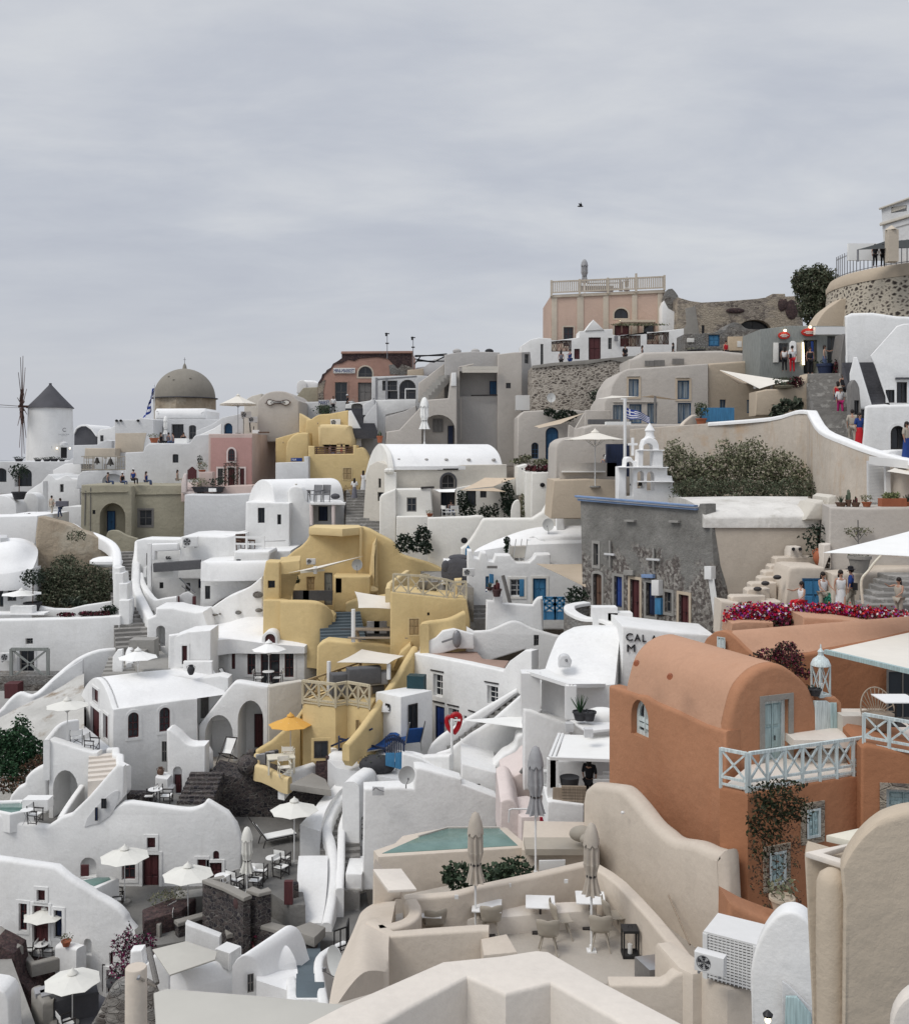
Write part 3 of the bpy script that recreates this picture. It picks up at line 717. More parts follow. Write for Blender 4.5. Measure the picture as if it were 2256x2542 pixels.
MAKE=dict(parasol=mk_parasol,closed_parasol=mk_closed,director_chair=mk_director,round_table=mk_table,square_table=mk_square,shell_chair=mk_shell,lounger=mk_lounger,deck_chair=mk_deck,ac=mk_ac,dish=mk_dish,potted=mk_potted,lantern=mk_lantern,armchair=mk_armchair,bigac=mk_bigac,jar=mk_jar)
def skin_obj(name,verts,edges,mat,parent,sub=1):
 me=bpy.data.meshes.new(name);me.from_pydata([v[0]for v in verts],edges,[]);o=bpy.data.objects.new(name,me);COL.objects.link(o)
 o.modifiers.new('skin','SKIN');me.skin_vertices.new(name='sk')if not me.skin_vertices else None
 for i,v in enumerate(verts):
  r=v[1];me.skin_vertices[0].data[i].radius=(r,r)if not isinstance(r,tuple)else r
 me.skin_vertices[0].data[0].use_root=True
 o.modifiers['skin'].use_smooth_shade=True
 s=o.modifiers.new('sub','SUBSURF');s.levels=sub;s.render_levels=sub
 me.materials.append(MT(mat));o.parent=parent;return o
def person(p,label,yaw=0,pose='stand',top='m3',low='m4',hairlen=0,h=1.7,skirt=False,arms=(0,0),hat=None,sleeves=False,group='people',bag=None,head=0):
 """figure facing -Y when yaw = 0; arms: raise angle of each elbow"""
 T=TH('person',label,'person',p,group);T.e.rotation_euler=(0,0,rad(yaw));T.e.scale=(h/1.7,)*3
 sit=pose=='sit';dz=-.42 if sit else 0
 P={};hip=.92+dz;P['pel']=V3(0,0,hip);P['belly']=V3(0,-.01,hip+.16);P['chest']=V3(0,0,hip+.36);P['neck']=V3(0,0,hip+.53);P['head']=V3(0,-.03+head,hip+.66);P['crown']=V3(0,-.02+head,hip+.76)
 for s,n,up in((-1,'l',arms[0]),(1,'r',arms[1])):
  P['sh'+n]=V3(s*.18,0,hip+.48);a=rad(up)
  P['el'+n]=P['sh'+n]+V3(s*.06,-.27*math.sin(a),-.27*math.cos(a));b=a+rad(35 if up else 12)
  P['wr'+n]=P['el'+n]+V3(-s*.03,-.25*math.sin(b),-.25*math.cos(b));P['hd'+n]=P['wr'+n]+V3(0,-.09*math.sin(b),-.09*math.cos(b))
  P['hp'+n]=V3(s*.09,0,hip-.05)
  if sit:P['kn'+n]=V3(s*.12,-.44,hip-.02);P['an'+n]=V3(s*.12,-.46,.07);P['to'+n]=V3(s*.12,-.62,.03)
  elif pose=='walk':k=s*.16;P['kn'+n]=V3(s*.09,-.06-k*.6,.49);P['an'+n]=V3(s*.09,k*-1,.08+(.03 if s<0 else 0));P['to'+n]=V3(s*.09,-k-.14,.03)
  else:P['kn'+n]=V3(s*.1,-.02,.49);P['an'+n]=V3(s*.11,.01,.07);P['to'+n]=V3(s*.12,-.13,.03)
 R=dict(pel=(.15,.11),belly=(.125,.09),chest=(.155,.10),neck=.05,head=(.075,.09),crown=(.065,.075))
 def sk(name,keys,ed,mat,add=0,rr=None):
  rr=rr or{}
  vs=[]
  for k in keys:
   r=rr.get(k,R.get(k,dict(sh=.055,el=.038,wr=.027,hd=.022,hp=.085,kn=.055,an=.038,to=.032).get(k[:2],.05)))
   r=tuple(x+add for x in r)if isinstance(r,tuple)else r+add
   vs.append((P[k],r))
  idx={k:i for i,k in enumerate(keys)}
  return skin_obj(name,vs,[(idx[a],idx[b])for a,b in ed],mat,T.e)
 keys=['pel','belly','chest','neck','head','crown']+[a+b for b in 'lr' for a in('sh','el','wr','hd','hp','kn','an','to')]
 ed=[('pel','belly'),('belly','chest'),('chest','neck'),('neck','head'),('head','crown')]
 for b in 'lr':ed+=[('chest','sh'+b),('sh'+b,'el'+b),('el'+b,'wr'+b),('wr'+b,'hd'+b),('pel','hp'+b),('hp'+b,'kn'+b),('kn'+b,'an'+b),('an'+b,'to'+b)]
 sk('body',keys,ed,'skin',-.006)
 tk=['pel','belly','chest','shl','shr']+(['ell','elr']if sleeves else[]);te=[('pel','belly'),('belly','chest'),('chest','shl'),('chest','shr')]+([('shl','ell'),('shr','elr')]if sleeves else[])
 sk('shirt',tk,te,top,.022)
 if skirt:
  bm=BM();lathe(bm,(0,0,0),[(.25,.12),(.2,.5),(.165,.85),(.13,hip+.1)],14,sy=.8)if not sit else box(bm,(0,-.22,hip-.1),.4,.55,.22)
  o=link('skirt',bm,low,Vector(),T.e,60)
 else:sk('trousers',['pel','hpl','hpr','knl','knr','anl','anr'],[('pel','hpl'),('pel','hpr'),('hpl','knl'),('hpr','knr'),('knl','anl'),('knr','anr')],low,.018)
 hd=P['head'];bm=BM();ell(bm,hd+V3(0,.03,.045),.098,.105,.11,12,7)
 if hairlen:ell(bm,hd+V3(0,.075,-.10*hairlen),.10,.06,.1+.13*hairlen,10,7)
 link('hair',bm,'hair',Vector(),T.e,80)
 bm=BM();bar(bm,hd+V3(0,-.085,-.005),hd+V3(0,-.105,-.03),.025,.03);
 for s in(-1,1):ell(bm,hd+V3(s*.08,0,-.01),.014,.02,.03,6,4)
 link('face',bm,'skin',Vector(),T.e,60)
 if hat:bm=BM();lathe(bm,hd+V3(0,.01,.07),[(.19 if hat!='m3' else .12,0),(.10,.02),(.10,.09),(.04,.12)],14);link('hat',bm,hat,Vector(),T.e,50)
 if bag:bm=BM();box(bm,(.16,.16,hip+.0),.1,.16,.26);bar(bm,(.18,.1,hip+.2),(-.12,-.08,hip+.5),.03);link('bag',bm,bag,Vector(),T.e)
 return T
def pX(x,yfoot,d,label,**kw):return person(g(x,yfoot,d),label,**kw)
def sH(T,rows,mat,pA='roof',down=1.2,n=6,smooth=50,raw=False):
 """rounded roof skin: rows of points (x, y, d) running left to right, front row first; closed down to a flat base"""
 R=[[p if isinstance(p,Vector)else g(*p)for p in r]for r in rows]
 m=max(len(r)for r in R)
 def res(r,k):
  L=len(r)-1;out=[]
  for i in range(k+1):
   t=i/k*L;a=min(int(t),L-1);f=t-a
   q=[r[max(a-1,0)],r[a],r[a+1],r[min(a+2,L)]]
   out.append(.5*((2*q[1])+(-q[0]+q[2])*f+(2*q[0]-5*q[1]+4*q[2]-q[3])*f*f+(-q[0]+3*q[1]-3*q[2]+q[3])*f**3))
  return out
 k=(m-1)*n;R=[res(r,k)for r in R];cols=[res([r[i]for r in R],(len(R)-1)*n)for i in range(k+1)]
 bm=BM();G=[[bm.verts.new(p)for p in c]for c in cols]
 for A,B in zip(G,G[1:]):
  for j in range(len(A)-1):bm.faces.new((A[j],A[j+1],B[j+1],B[j]))
 zb=min(v.co.z for c in G for v in c)-down
 edge=[G[i][0]for i in range(len(G))]+[G[-1][j]for j in range(1,len(G[0]))]+[G[i][-1]for i in range(len(G)-2,-1,-1)]+[G[0][j]for j in range(len(G[0])-2,0,-1)]
 lo=[bm.verts.new((v.co.x,v.co.y,zb))for v in edge]
 for i in range(len(edge)):j=(i+1)%len(edge);bm.faces.new((edge[i],edge[j],lo[j],lo[i]))
 return T.pA(pA,bm,mat,smooth=smooth)
def deck(T,pts,z,h,mat,pA='floor',r=.04):
 bm=BM();bB(bm,[gz(x,y,z)for x,y in pts],h,r);return T.pA(pA,bm,mat)
def pC(T,pl,pts,mat,off=-.03,t=.06,pA='stonework',r=.015):
 bm=BM();pB(bm,[pl.uv(*p)for p in pts],pl.O+pl.W*off,pl.U,pl.V,pl.W,t,r);return T.pA(pA,bm,mat)
def tP(label,pts,t,h,mat,r=.12,name='parapet_wall',cat='wall',base=None,smooth=3):
 P=[g(*p)for p in(sm(pts,smooth)if smooth else pts)]
 bm=BM();wB(bm,P,t,h,r,base);lo=min(P,key=lambda v:v.z);return solo(name,label,cat,bm,mat,Vector((lo.x,lo.y,min(v.co.z for v in bm.verts))))
def fO(name,label,cat,blobs,n,s,mat,seed=1,trunk=None,group=None,flat=.5,k=None):
 B=[(b[0]if isinstance(b[0],Vector)else g(*b[0]),*b[1:])for b in blobs];k=k or(.55 if B[0][0].y>=50 else 1);B=[(b[0],b[1]*k,b[2]*k,b[3]*k)for b in B];at=Vector((B[0][0].x,B[0][0].y,min(b[0].z-b[3]for b in B)))
 T=TH(name,label,cat,at,group);bm=BM();fB(bm,B,n,s,seed,flat);T.pA('crown' if trunk else 'foliage',bm,mat,flat=1)
 if trunk:
  bm=BM()
  for b in B:bar(bm,at,b[0],trunk,trunk*.35,6)
  T.pA('trunk',bm,'brown',flat=1)
 return T
def sA(label,pts,mat='sail',sag=.3,name='shade_sail',cat='shade sail',n=8):
 P=[g(*p)for p in pts];bm=BM();sail_bm(bm,P,sag,n=n);return solo(name,label,cat,bm,mat,smooth=60)
def pole(label,x,y1,y2,d,w=.1,mat='m10',name='post',cat='post'):
 bm=BM();bar(bm,g(x,y2,d),g(x,y1,d),w,n=8);return solo(name,label,cat,bm,mat,g(x,y2,d))
def sT(label,a,b,w,n,mat='steps',name='stair_flight',drop=.8,land=0):
 bm=BM();stairs_bm(bm,g(*a),g(*b),w,n,drop=drop,land=land);return solo(name,label,'stairs',bm,mat,g(*a),flat=1)
bm=BM();S=14000;bm.faces.new([bm.verts.new(p)for p in((-S,-S,-130),(S,-S,-130),(S,S,-130),(-S,S,-130))]);prop(link('sea',bm,'sea_water'),None,None,None,'structure')
org(0,0,1)
CP=[(0,1180,118),(230,1170,120),(300,1120,125),(480,1100,125),(620,1080,118),(900,1030,118),(1150,960,118),(1400,930,112),(1700,920,105),(2000,880,95),(2256,850,92),(0,1300,95),(250,1350,88),(450,1350,86),(700,1200,92),(900,1140,98),(1150,1130,92),(1350,1160,88),(1600,1120,86),(1800,1060,80),(2050,1050,70),(2256,1080,66),(0,1560,76),(150,1550,80),(350,1600,76),(600,1560,76),(850,1420,76),(1050,1390,74),(1250,1400,70),(1500,1420,66),(1750,1380,62),(2000,1360,56),(2256,1350,52),(0,1900,62),(200,1900,62),(450,1920,60),(700,1850,62),(900,1830,58),(1100,1800,54),(1300,1800,50),(1500,1700,48),(1750,1640,46),(2000,1640,44),(2256,1650,42),(0,2250,52),(200,2350,50),(400,2300,52),(650,2250,52),(850,2300,48),(1000,2350,42),(1200,2350,34),(1400,2200,36),(1600,2250,30),(1800,2450,26),(2050,2400,22),(2256,2500,18),(0,2620,44),(300,2640,44),(600,2640,42),(850,2640,36),(1100,2700,26),(1400,2750,20),(1800,2800,16),(2256,2900,12)]
CPP=[g(*c)for c in CP]+[V3(-70,40,-60),V3(-60,80,-35),V3(-80,130,-10),V3(60,40,-9),V3(90,90,8),V3(0,15,-30),V3(-40,15,-60),V3(40,10,-16),V3(0,170,-5),V3(80,160,5),V3(-80,170,-12)]
def ground_z(x,y):
 s=t=0
 for p in CPP:
  w=1/((p.x-x)**2+(p.y-y)**2+4)**1.6;s+=w;t+=w*p.z
 return t/s
rnd=random.Random(2);bm=BM();GX,GY=60,56;G=[]
for i in range(GX+1):
 row=[]
 for j in range(GY+1):
  x=-85+180*i/GX;y=8+165*j/GY;row.append(bm.verts.new((x,y,ground_z(x,y)-2.2+rnd.uniform(-.15,.15))))
 G.append(row)
for i in range(GX):
 for j in range(GY):bm.faces.new((G[i][j],G[i+1][j],G[i+1][j+1],G[i][j+1]))
prop(link('hillside',bm,'hill',smooth=180),None,None,None,'structure')
org(0,860)
W_='building'
c=g(457,1035,133);c.z-=.3
T=TH('windmill','white round windmill with a dark conical cap at the far left skyline','windmill',c)
bm=BM();lathe(bm,c,[(3.05,0),(2.95,2.5),(2.82,5),(2.75,7.35)],40);T.pA('tower',bm,'white')
bm=BM();top=c+V3(0,0,7.3);lathe(bm,top,[(2.7,0),(2.98,.0),(2.9,.12),(2.2,.85),(1.4,1.7),(.7,2.5),(.25,3.0),(.16,3.15),(.2,3.3),(.02,3.35)],40);T.pA('cap',bm,'slate')
pl=PL(457,130.35)
aO(T,pl,352,548,380,598,'greyw');aO(T,pl,366,640,404,692,'darkw');aO(T,pl,415,910,462,990,'greyw',trim='m22');aO(T,pl,547,905,612,1010,'void',nm='door')
bm=BM();u=pl.at(*pl.uv(580,888),-.02);lathe(bm,u,[(.55,0),(.5,.25),(.3,.42),(.02,.5)],12,ang=(180,360));T.pA('door_hood',bm,'m1')
tO('sign_letter','C',pl,568,734,598,768,'ink',T.e,T.at,.06);tO('sign_text','CALDERA VIEW',pl,530,787,628,798,'m12',T.e,T.at,.06);tO('sign_text','SUITES',pl,560,801,606,808,'m12',T.e,T.at,.06)
for x in(520,635):bm=BM();ell(bm,pl.at(*pl.uv(x,917),-.1),.09,.09,.12,8,5);T.pA('lamp',bm,'bulb')
hub=g(205,540,131);ax=V3(-1,-.33,.02).normalized()
bm=BM();bar(bm,hub+ax*.5,hub-ax*4.2,.32,n=8);T.pA('axle',bm,'rust')
bm=BM();bar(bm,hub,hub+ax*8+V3(0,0,.35),.09,.05,6);bar(bm,hub+V3(0,0,-.2),hub+ax*8+V3(0,0,-.1),.05,.04,6);T.pA('bowsprit',bm,'m22')
e1=V3(0,0,1);e2=ax.cross(e1).normalized()
for k in range(12):
 bm=BM();a=math.pi*k/6+.12;v=e1*math.cos(a)+e2*math.sin(a);L=6.7
 bar(bm,hub,hub+v*L,.13,.07,6);v2=e1*math.cos(a+.07)+e2*math.sin(a+.07);bar(bm,hub+v*1.0+ax*.15,hub+v2*2.3,.26,.18,4)
 T.pA('sail_spar',bm,'rust',flat=1)
T=hO('vaulted_shed','dark grey round-topped shed end right of the windmill',W_,[(670,915),(670,760)]+sm([(690,735),(730,714),(775,712),(820,740),(868,800)])+[(868,915)],770,122,0,7,'slate')
vault(T,PL(770,121.7),sm([(664,780),(690,728),(730,706),(775,704),(825,732),(878,800)])+[(868,812),(820,748),(775,718),(730,720),(690,742),(668,790)],8,'m0',r=.02)
T=hO('white_house','white low house with a pale slanting roof between windmill shed and orange panel',W_,[(880,960),(880,780),(910,745),(1000,735),(1040,710),(1045,960)],950,112,0,6,'white',[(905,800,935,855,'greyw')])
T=hO('white_wall','white sloping garden wall below the shed beside the windmill','wall',[(660,1060),(660,890),(870,885),(960,840),(1010,850),(1010,1060)],830,104,0,5,'m1')
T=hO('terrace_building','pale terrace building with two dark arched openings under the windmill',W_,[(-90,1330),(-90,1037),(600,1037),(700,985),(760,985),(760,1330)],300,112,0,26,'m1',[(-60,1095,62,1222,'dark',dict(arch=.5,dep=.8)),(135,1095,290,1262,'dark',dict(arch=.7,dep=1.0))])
for i,(x,s)in enumerate([(175,1.0),(345,.8),(425,.85),(490,1.0),(562,.7)]):
 put('potted',g(x,1040,113.5),['dark planter at the far left of the windmill terrace','dark planter left of the windmill window','dark planter under the windmill window','largest dark planter between windmill window and door','dark planter in front of the windmill door'][i],s=s*.75,pot='m32',leaf='m14',h=.35,r=.7,ph=.5,n=60,sz=.12,group='planters on the windmill terrace')
T=hO('white_house','small white house with steep pale roof left of the bell balcony',W_,[(478,1230),(480,1115),(590,1055),(735,1050),(735,1230)],600,106,0,5,'m0')
T=hO('white_house','white house with scalloped top and two slim windows below the windmill',W_,[(380,1560),(382,1215),(440,1150)]+sm([(470,1165),(500,1195),(530,1192),(575,1168),(610,1160),(650,1190),(700,1192)])+[(722,1225),(727,1560)],550,98,0,7,'white',[(410,1240,437,1303,'darkw',dict(dep=.3)),(541,1240,576,1312,'darkw',dict(dep=.3))])
T=hO('stair_wall','white diagonal stair wall climbing right under the windmill terrace','wall',[(-60,1640),(0,1520)]+sm([(90,1440),(200,1350),(290,1280),(392,1215)])+[(392,1640)],200,95,0,1.2,'white',[(270,1380,292,1425,'darkw')])
T=hO('white_house','white vaulted roof at the left edge under the stair wall',W_,[(-200,1640),(-200,1440)]+arc(-200,1440,150,1440,1338)+[(150,1640)],0,91,0,6,'m0')
T=hO('white_house','white dome-backed house behind the two walkers',W_,[(190,1660),(190,1380)]+arc(190,1390,350,1390,1318)+[(350,1660)],270,93,0,1.6,'white',[])
put('potted',g(175,1378,91.5),'small round-headed tree in a dark pot at the left',s=2.0,pot='m32',leaf='m14',h=.8,r=.35,ph=.35,n=260,trunk=.55,sz=.07)
T=hO('white_wall','white block with a small dark box behind the two walkers','wall',[(330,1680),(340,1500),(420,1480),(620,1440),(735,1440),(735,1680)],600,94,0,2.5,'white')
pX(468,1525,88,'person in grey shirt and light trousers walking the upper left path',yaw=160,pose='walk',top='m5',low='m5',sleeves=True,h=1.75)
pX(545,1545,87,'person in pale top carrying a large dark bag on the upper left path',yaw=-60,pose='walk',top='m3',low='m4',hairlen=.5,arms=(60,60),bag='m2')
bm=BM();box(bm,g(563,1440,86.7),1.0,.4,.45,10);solo('carried_bag','dark bundle held by the walker on the upper left path','bag',bm,'m34')
T=hO('white_house','white flat roof in front of the walkers at left',W_,[(-60,1980),(-60,1535),(335,1532),(330,1980)],150,83,0,7,'m0',[(172,1553,188,1585,'dark')])
put('potted',g(262,1590,82.6),'red flowering plant on white roof at the upper left',s=1.6,pot='m21',leaf='leaf_red',h=.4,r=.4,ph=.12,n=140,sz=.08)
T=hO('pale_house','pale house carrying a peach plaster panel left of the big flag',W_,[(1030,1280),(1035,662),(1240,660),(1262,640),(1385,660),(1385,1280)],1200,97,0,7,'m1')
pl=PL(1200,96.97);bm=BM();pB(bm,[pl.uv(*p)for p in[(1040,955),(1042,782),(1322,778),(1300,880),(1290,955)]],pl.O,pl.U,pl.V,pl.W,.1,.02);T.pA('plaster_panel',bm,'m15')
for x in(1052,1090,1245):bm=BM();ell(bm,g(x,668,96.9),.15,.15,.12,8,5);T.pA('spout',bm,'dark')
T=hO('peach_wall','low peach wall above the bell balcony','wall',[(762,1010),(768,915),(1040,918),(1040,1010)],900,95.5,0,3,'m15')
T=hO('bell_balcony','pale balcony with two hanging bells in front of a white screen','balcony',[(690,1280),(700,1170),(745,1122),(1136,1118),(1136,1280)],950,94,0,2,'m1',[(922,1146,1115,1245,'niche',dict(arch=.7,dep=.5))])
pl=PL(950,94.1)
for x1,x2 in((845,925),(955,1040)):
 bm=BM();pB(bm,[pl.uv(*p)for p in[(x1,1108),(x1,998),(x2,998),(x2,1108)]],pl.O+pl.W*.4,pl.U,pl.V,pl.W,.05,.01);T.pA('screen',bm,'m13')
bm=BM()
for y in(992,1108):bar(bm,pl.pt(735,y),pl.pt(1132,y),.08)
for x in(760,782,800,838,848,925,955,1042,1060,1078,1100,1130):bar(bm,pl.pt(x,1115),pl.pt(x,985),.05)
for x in(770,815,1050,1090):bar(bm,pl.pt(x,1040),pl.pt(x+35,1040),.05);bar(bm,pl.pt(x,1080),pl.pt(x+35,1080),.05)
T.pA('railing',bm,'seat_beige',flat=1)
for x,s in((884,.8),(1004,1.0)):
 p=pl.pt(x,1052 if s<1 else 1066);bm=BM();lathe(bm,p+V3(0,-.2,0),[(.34*s,0),(.3*s,.08),(.2*s,.3),(.15*s,.5),(.05,.6*s),(.02,.75*s)],16);ell(bm,p+V3(0,-.2,-.06),.06,.06,.08,8,5)
 prop(T.pA('bell',bm,'bronze'),None)
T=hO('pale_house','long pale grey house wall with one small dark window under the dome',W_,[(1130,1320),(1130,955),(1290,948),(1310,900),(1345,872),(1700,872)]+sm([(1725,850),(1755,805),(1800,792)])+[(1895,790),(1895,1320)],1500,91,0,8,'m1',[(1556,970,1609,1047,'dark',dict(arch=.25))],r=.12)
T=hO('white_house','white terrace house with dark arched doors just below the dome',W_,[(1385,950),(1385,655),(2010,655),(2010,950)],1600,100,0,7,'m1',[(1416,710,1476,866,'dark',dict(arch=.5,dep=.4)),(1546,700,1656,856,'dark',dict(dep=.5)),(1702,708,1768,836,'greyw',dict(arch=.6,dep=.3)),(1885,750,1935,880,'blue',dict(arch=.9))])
vault(T,PL(1600,100.4),[(1387,660),(1387,580),(1400,558),(1840,556),(1862,580),(1862,660)],6,'m0',r=.5)
put('closed_parasol',g(1493,868,94),'white folded parasol on the terrace under the dome',s=.95,mat='m20',h=2.6,r=.17)
for i,(x,d,t,lo,hl)in enumerate([(1450,93.5,'m2','m2',.5),(1520,94,'m34','m2',0),(1560,93.2,'m34','m4',.5),(1655,93.5,'m2','m34',.8)]):
 pX(x,900,d,['person in black at the left of the table under the dome','second person from the left seated under the dome, grey top','person in grey seated left of the white table cloth','long-haired person in black behind the white cloth table under the dome'][i],yaw=[70,150,-60,10][i],pose='sit',top=t,low=lo,hairlen=hl,h=1.7)
bm=BM();box(bm,g(1640,872,92.6),1.15,.8,.45);solo('cloth_table','white cloth covered table on the terrace under the dome','table',bm,'m20')
put('potted',g(1390,868,92.5),'terracotta pot of dry plants at the foot of the flagpole',s=1.3,leaf='m30',h=.35,r=.35,ph=.35,n=100)
c=g(1665,550,119);T=TH('domed_church','large weathered grey-brown church dome on a stone drum','dome',c)
bm=BM();r=3.55;lathe(bm,c+V3(0,0,1.1),[(r*math.cos(a),r*.98*math.sin(a))for a in[math.pi/2*k/14 for k in range(14)]]+[(.25,r*.985),(.2,r+.25),(.12,r+.45),(.05,r+.55),(.03,r+.6)],48);T.pA('dome',bm,'dome_grey')
bm=BM();lathe(bm,c+V3(0,0,1.0),[(r+.02,0),(r+.3,.02),(r+.3,.1),(r,.14)],48);T.pA('cornice',bm,'slate')
bm=BM();lathe(bm,c+V3(0,0,-3),[(r+.15,0),(r+.15,4)],8);T.pA('drum',bm,'rock')
bm=BM();p=c+V3(0,0,1.1+r+.5);bar(bm,p,p+V3(0,0,.75),.05);bar(bm,p+V3(-.15,0,.5),p+V3(.15,0,.5),.04);T.pA('cross',bm,'m12')
for a,zz_ in((-100,2.0),(-62,2.2),(-118,2.4)):
 bm=BM();rr=math.sqrt(max(r*r-zz_*zz_,.1));ell(bm,c+V3(rr*math.cos(rad(a)),rr*math.sin(rad(a)),1.1+zz_),.12,.12,.09,8,5);T.pA('stud',bm,'dome_grey')
def flag(T,pole_top,pole_foot,P,stripes=9,wav=.12,canton=True,mats=('flag_blue','flag_white')):
 """P(u,v) gives the cloth point, u along, v down"""
 n=27;m=18;bm=BM();G=[[bm.verts.new(P(i/m,j/n))for j in range(n+1)]for i in range(m+1)]
 for i in range(m):
  for j in range(n):
   f=bm.faces.new((G[i][j],G[i+1][j],G[i+1][j+1],G[i][j+1]));s=int(j/n*stripes)
   blue=s%2==0
   if canton and i/m<.37 and j/n<5/9:u,v=(i+.5)/m/.37,(j+.5)/n/(5/9);blue=not(abs(u-.5)<.1 or abs(v-.5)<.1)
   f.material_index=0 if blue else 1
 T.pA('cloth',bm,list(mats),smooth=180)
 bm=BM();bar(bm,pole_foot,pole_top,.09,.07,8);T.pA('pole',bm,'m10')
f0=g(1386,870,99);f1=g(1393,330,99)
T=TH('flag','large blue and white striped flag hanging limp by the dome','flag',f0)
flag(T,f1,f0,lambda u,v:g(1391-(v*30)-u*(22+75*v**1.2)+9*math.sin(u*11+v*7),345+v*230+u*(95+30*v)+10*math.sin(u*9),99-.1+.15*math.sin(u*14)))
T=hO('olive_house','olive brown plastered house with a tall pointed arch doorway',W_,[(725,1860),(735,1247),(1150,1247),(1175,1262),(1190,1300),(1190,1860)],950,84,0,7,'olive',[(900,1410,1132,1800,'niche',dict(arch=1.1,dep=1.4)),(835,1473,862,1510,'dark')])
pl=PL(950,85.35);aO(T,pl,968,1480,1044,1680,'blue',nm='door')
pl=PL(950,83.97);bm=BM();pB(bm,[pl.uv(*p)for p in[(733,1318),(733,1310),(1150,1305),(1150,1313)]],pl.O-pl.W*.1,pl.U,pl.V,pl.W,.12,.01);T.pA('cornice',bm,'olive')
bm=BM();bar(bm,pl.pt(772,1300),pl.pt(765,1610),.09,n=8);bar(bm,pl.pt(818,1270),pl.pt(815,1700),.06,n=8);T.pA('drain_pipe',bm,'m22')
T=hO('olive_house','olive plastered wing with a shuttered window right of the arch doorway',W_,[(1170,1860),(1170,1250),(1640,1252),(1668,1290),(1662,1860)],1400,85,0,6,'olive',[(1255,1472,1372,1616,'greyw',dict(dep=.15,trim='m22'))])
pl=PL(1400,85);bm=BM();pB(bm,[pl.uv(*p)for p in[(1190,1337),(1190,1325),(1660,1320),(1660,1330)]],pl.O-pl.W*.12,pl.U,pl.V,pl.W,.1,.01);T.pA('cornice',bm,'olive')
T=hO('garden_wall','low rounded olive wall in front of the arch doorway','wall',[(950,2200),(960,1700)]+sm([(975,1665),(1010,1655),(1070,1662),(1140,1700),(1240,1730)])+[(1240,2200)],1100,81,0,.4,'olive')
for i,(x,y,yw,t,hh,hat)in enumerate([(975,1262,90,'m34',.0,None),(1105,1262,60,'m2',.0,'m3'),(1318,1255,80,'m33',.9,None),(1600,1240,90,'m5',.8,None)]):
 pX(x,y,85.5,['person seated behind the arch of the olive roof, only head showing','person in white cap seated beside the arch on the olive roof','dark haired person in navy sitting on the olive roof','long haired person in beige sitting at the right end of the olive roof'][i],yaw=yw,pose='sit',top=t,low='m4' if i!=3 else 'm5',hairlen=hh,hat=hat,h=1.6)
pX(1203,1245,84.6,'person in navy with white hat seated with back to the camera',yaw=170,pose='sit',top='m33',low='m2',hat='m3',h=1.75)
org(450,860)
T=TH('pink_house','dusty pink house with arched window and maroon doors',W_,g(450,1330,88))
pl=PL(450,88);wA(T,[(245,1360),(247,787),(640,787),(640,1360)],pl,12,'m26',r=.08)
pl2=PL(450,87.96);wA(T,[(266,1258),(266,822),(637,822),(637,1258)],pl2,.1,'pink',pA='front_panel',r=.01)
pl3=PL(450,87.9)
aO(T,pl3,424,920,484,1032,'maroonw',arch=1.2,trim='m27');aO(T,pl3,332,1098,374,1245,'greyw',trim='m27');aO(T,pl3,425,1092,484,1256,'maroon',trim='m27',nm='door');aO(T,pl3,532,1098,569,1245,'maroon',trim='m27',nm='window')
bm=BM();fB(bm,[(g(410,1150,87.4),.5,.3,1.0),(g(490,1130,87.4),.35,.3,1.2),(g(445,1075,87.4),.5,.25,.4)],420,.08,5);solo('climbing_plant','dark climbing plant round the door of the pink house','plant',bm,'m14',flat=1)
T=TH('pink_terrace','pink plastered terrace wall and steps in front of the pink house','terrace',g(300,1340,82))
wA(T,[(0,1400),(0,1318),(360,1310),(370,1262),(640,1252),(645,1400)],PL(300,84),4,'m26');wA(T,[(160,1320),(160,1130),(282,1130),(282,1320)],PL(220,84.3),1.2,'m26',pA='gate_pier')
for k in range(5):
 bm=BM();pl=PL(90,83.6+k*.35);pB(bm,[pl.uv(*p)for p in[(20-k*2,1330),(20-k*2,1308-k*21),(145,1306-k*21),(145,1330)]],pl.O,pl.U,pl.V,pl.W,.4,.02);T.pA('step',bm,'m27')
wA(T,[(0,1320),(2,1220),(25,1145),(45,1150),(48,1320)],PL(20,83.5),.5,'m27',pA='pier')
pl=PL(100,85.3);T=TH('picket_gate','maroon wooden picket gate with arched top by the pink steps','gate',pl.pt(100,1198))
for k in range(8):bm=BM();x=64+k*10.2;yt=1080+22*abs(k-3.5)/3.5*1.4;bar(bm,pl.pt(x,1198),pl.pt(x,yt),.09);T.pA('picket',bm,'maroon',flat=1)
for y in(1120,1180):bm=BM();bar(bm,pl.pt(62,y),pl.pt(138,y),.07);T.pA('rail',bm,'maroon',flat=1)
put('potted',g(190,1128,84.8),'bushy potted plant on the pier beside the maroon picket gate',s=1.3,leaf='m30',h=.6,r=.28,ph=.12,n=260,sz=.05)
put('potted',g(170,1060,84.9),'tall dark plant rising behind the picket gate pier',s=1.3,leaf='m14',h=.6,r=.14,ph=.05,n=120,sz=.06)
for i,x in enumerate((160,330)):put('potted',g(x,1312,83.7),['dark planter full of leaves at the foot of the pink steps','dark shrub in a pot below the pink house doors'][i],s=1.5,pot='m32',leaf='m14' if i else 'm30',h=.55,r=.42,ph=.3,n=220)
bm=BM();box(bm,g(245,1308,83.6),1.7,.5,.4);solo('dark_bench','dark low bench with cushions below the pink house','bench',bm,'m32')
for i,x in enumerate((268,302)):bm=BM();box(bm,g(x,1308,83.2),.3,.3,.28);solo('lantern_box',['left white box lantern by the dark bench','right white box lantern by the dark bench'][i],'lantern',bm,'m20',group='white box lanterns')
T=hO('retaining_wall','tall pale wall under the pink terrace','wall',[(22,1760),(32,1335),(380,1340),(645,1328),(645,1760)],300,81,0,3.5,'m1')
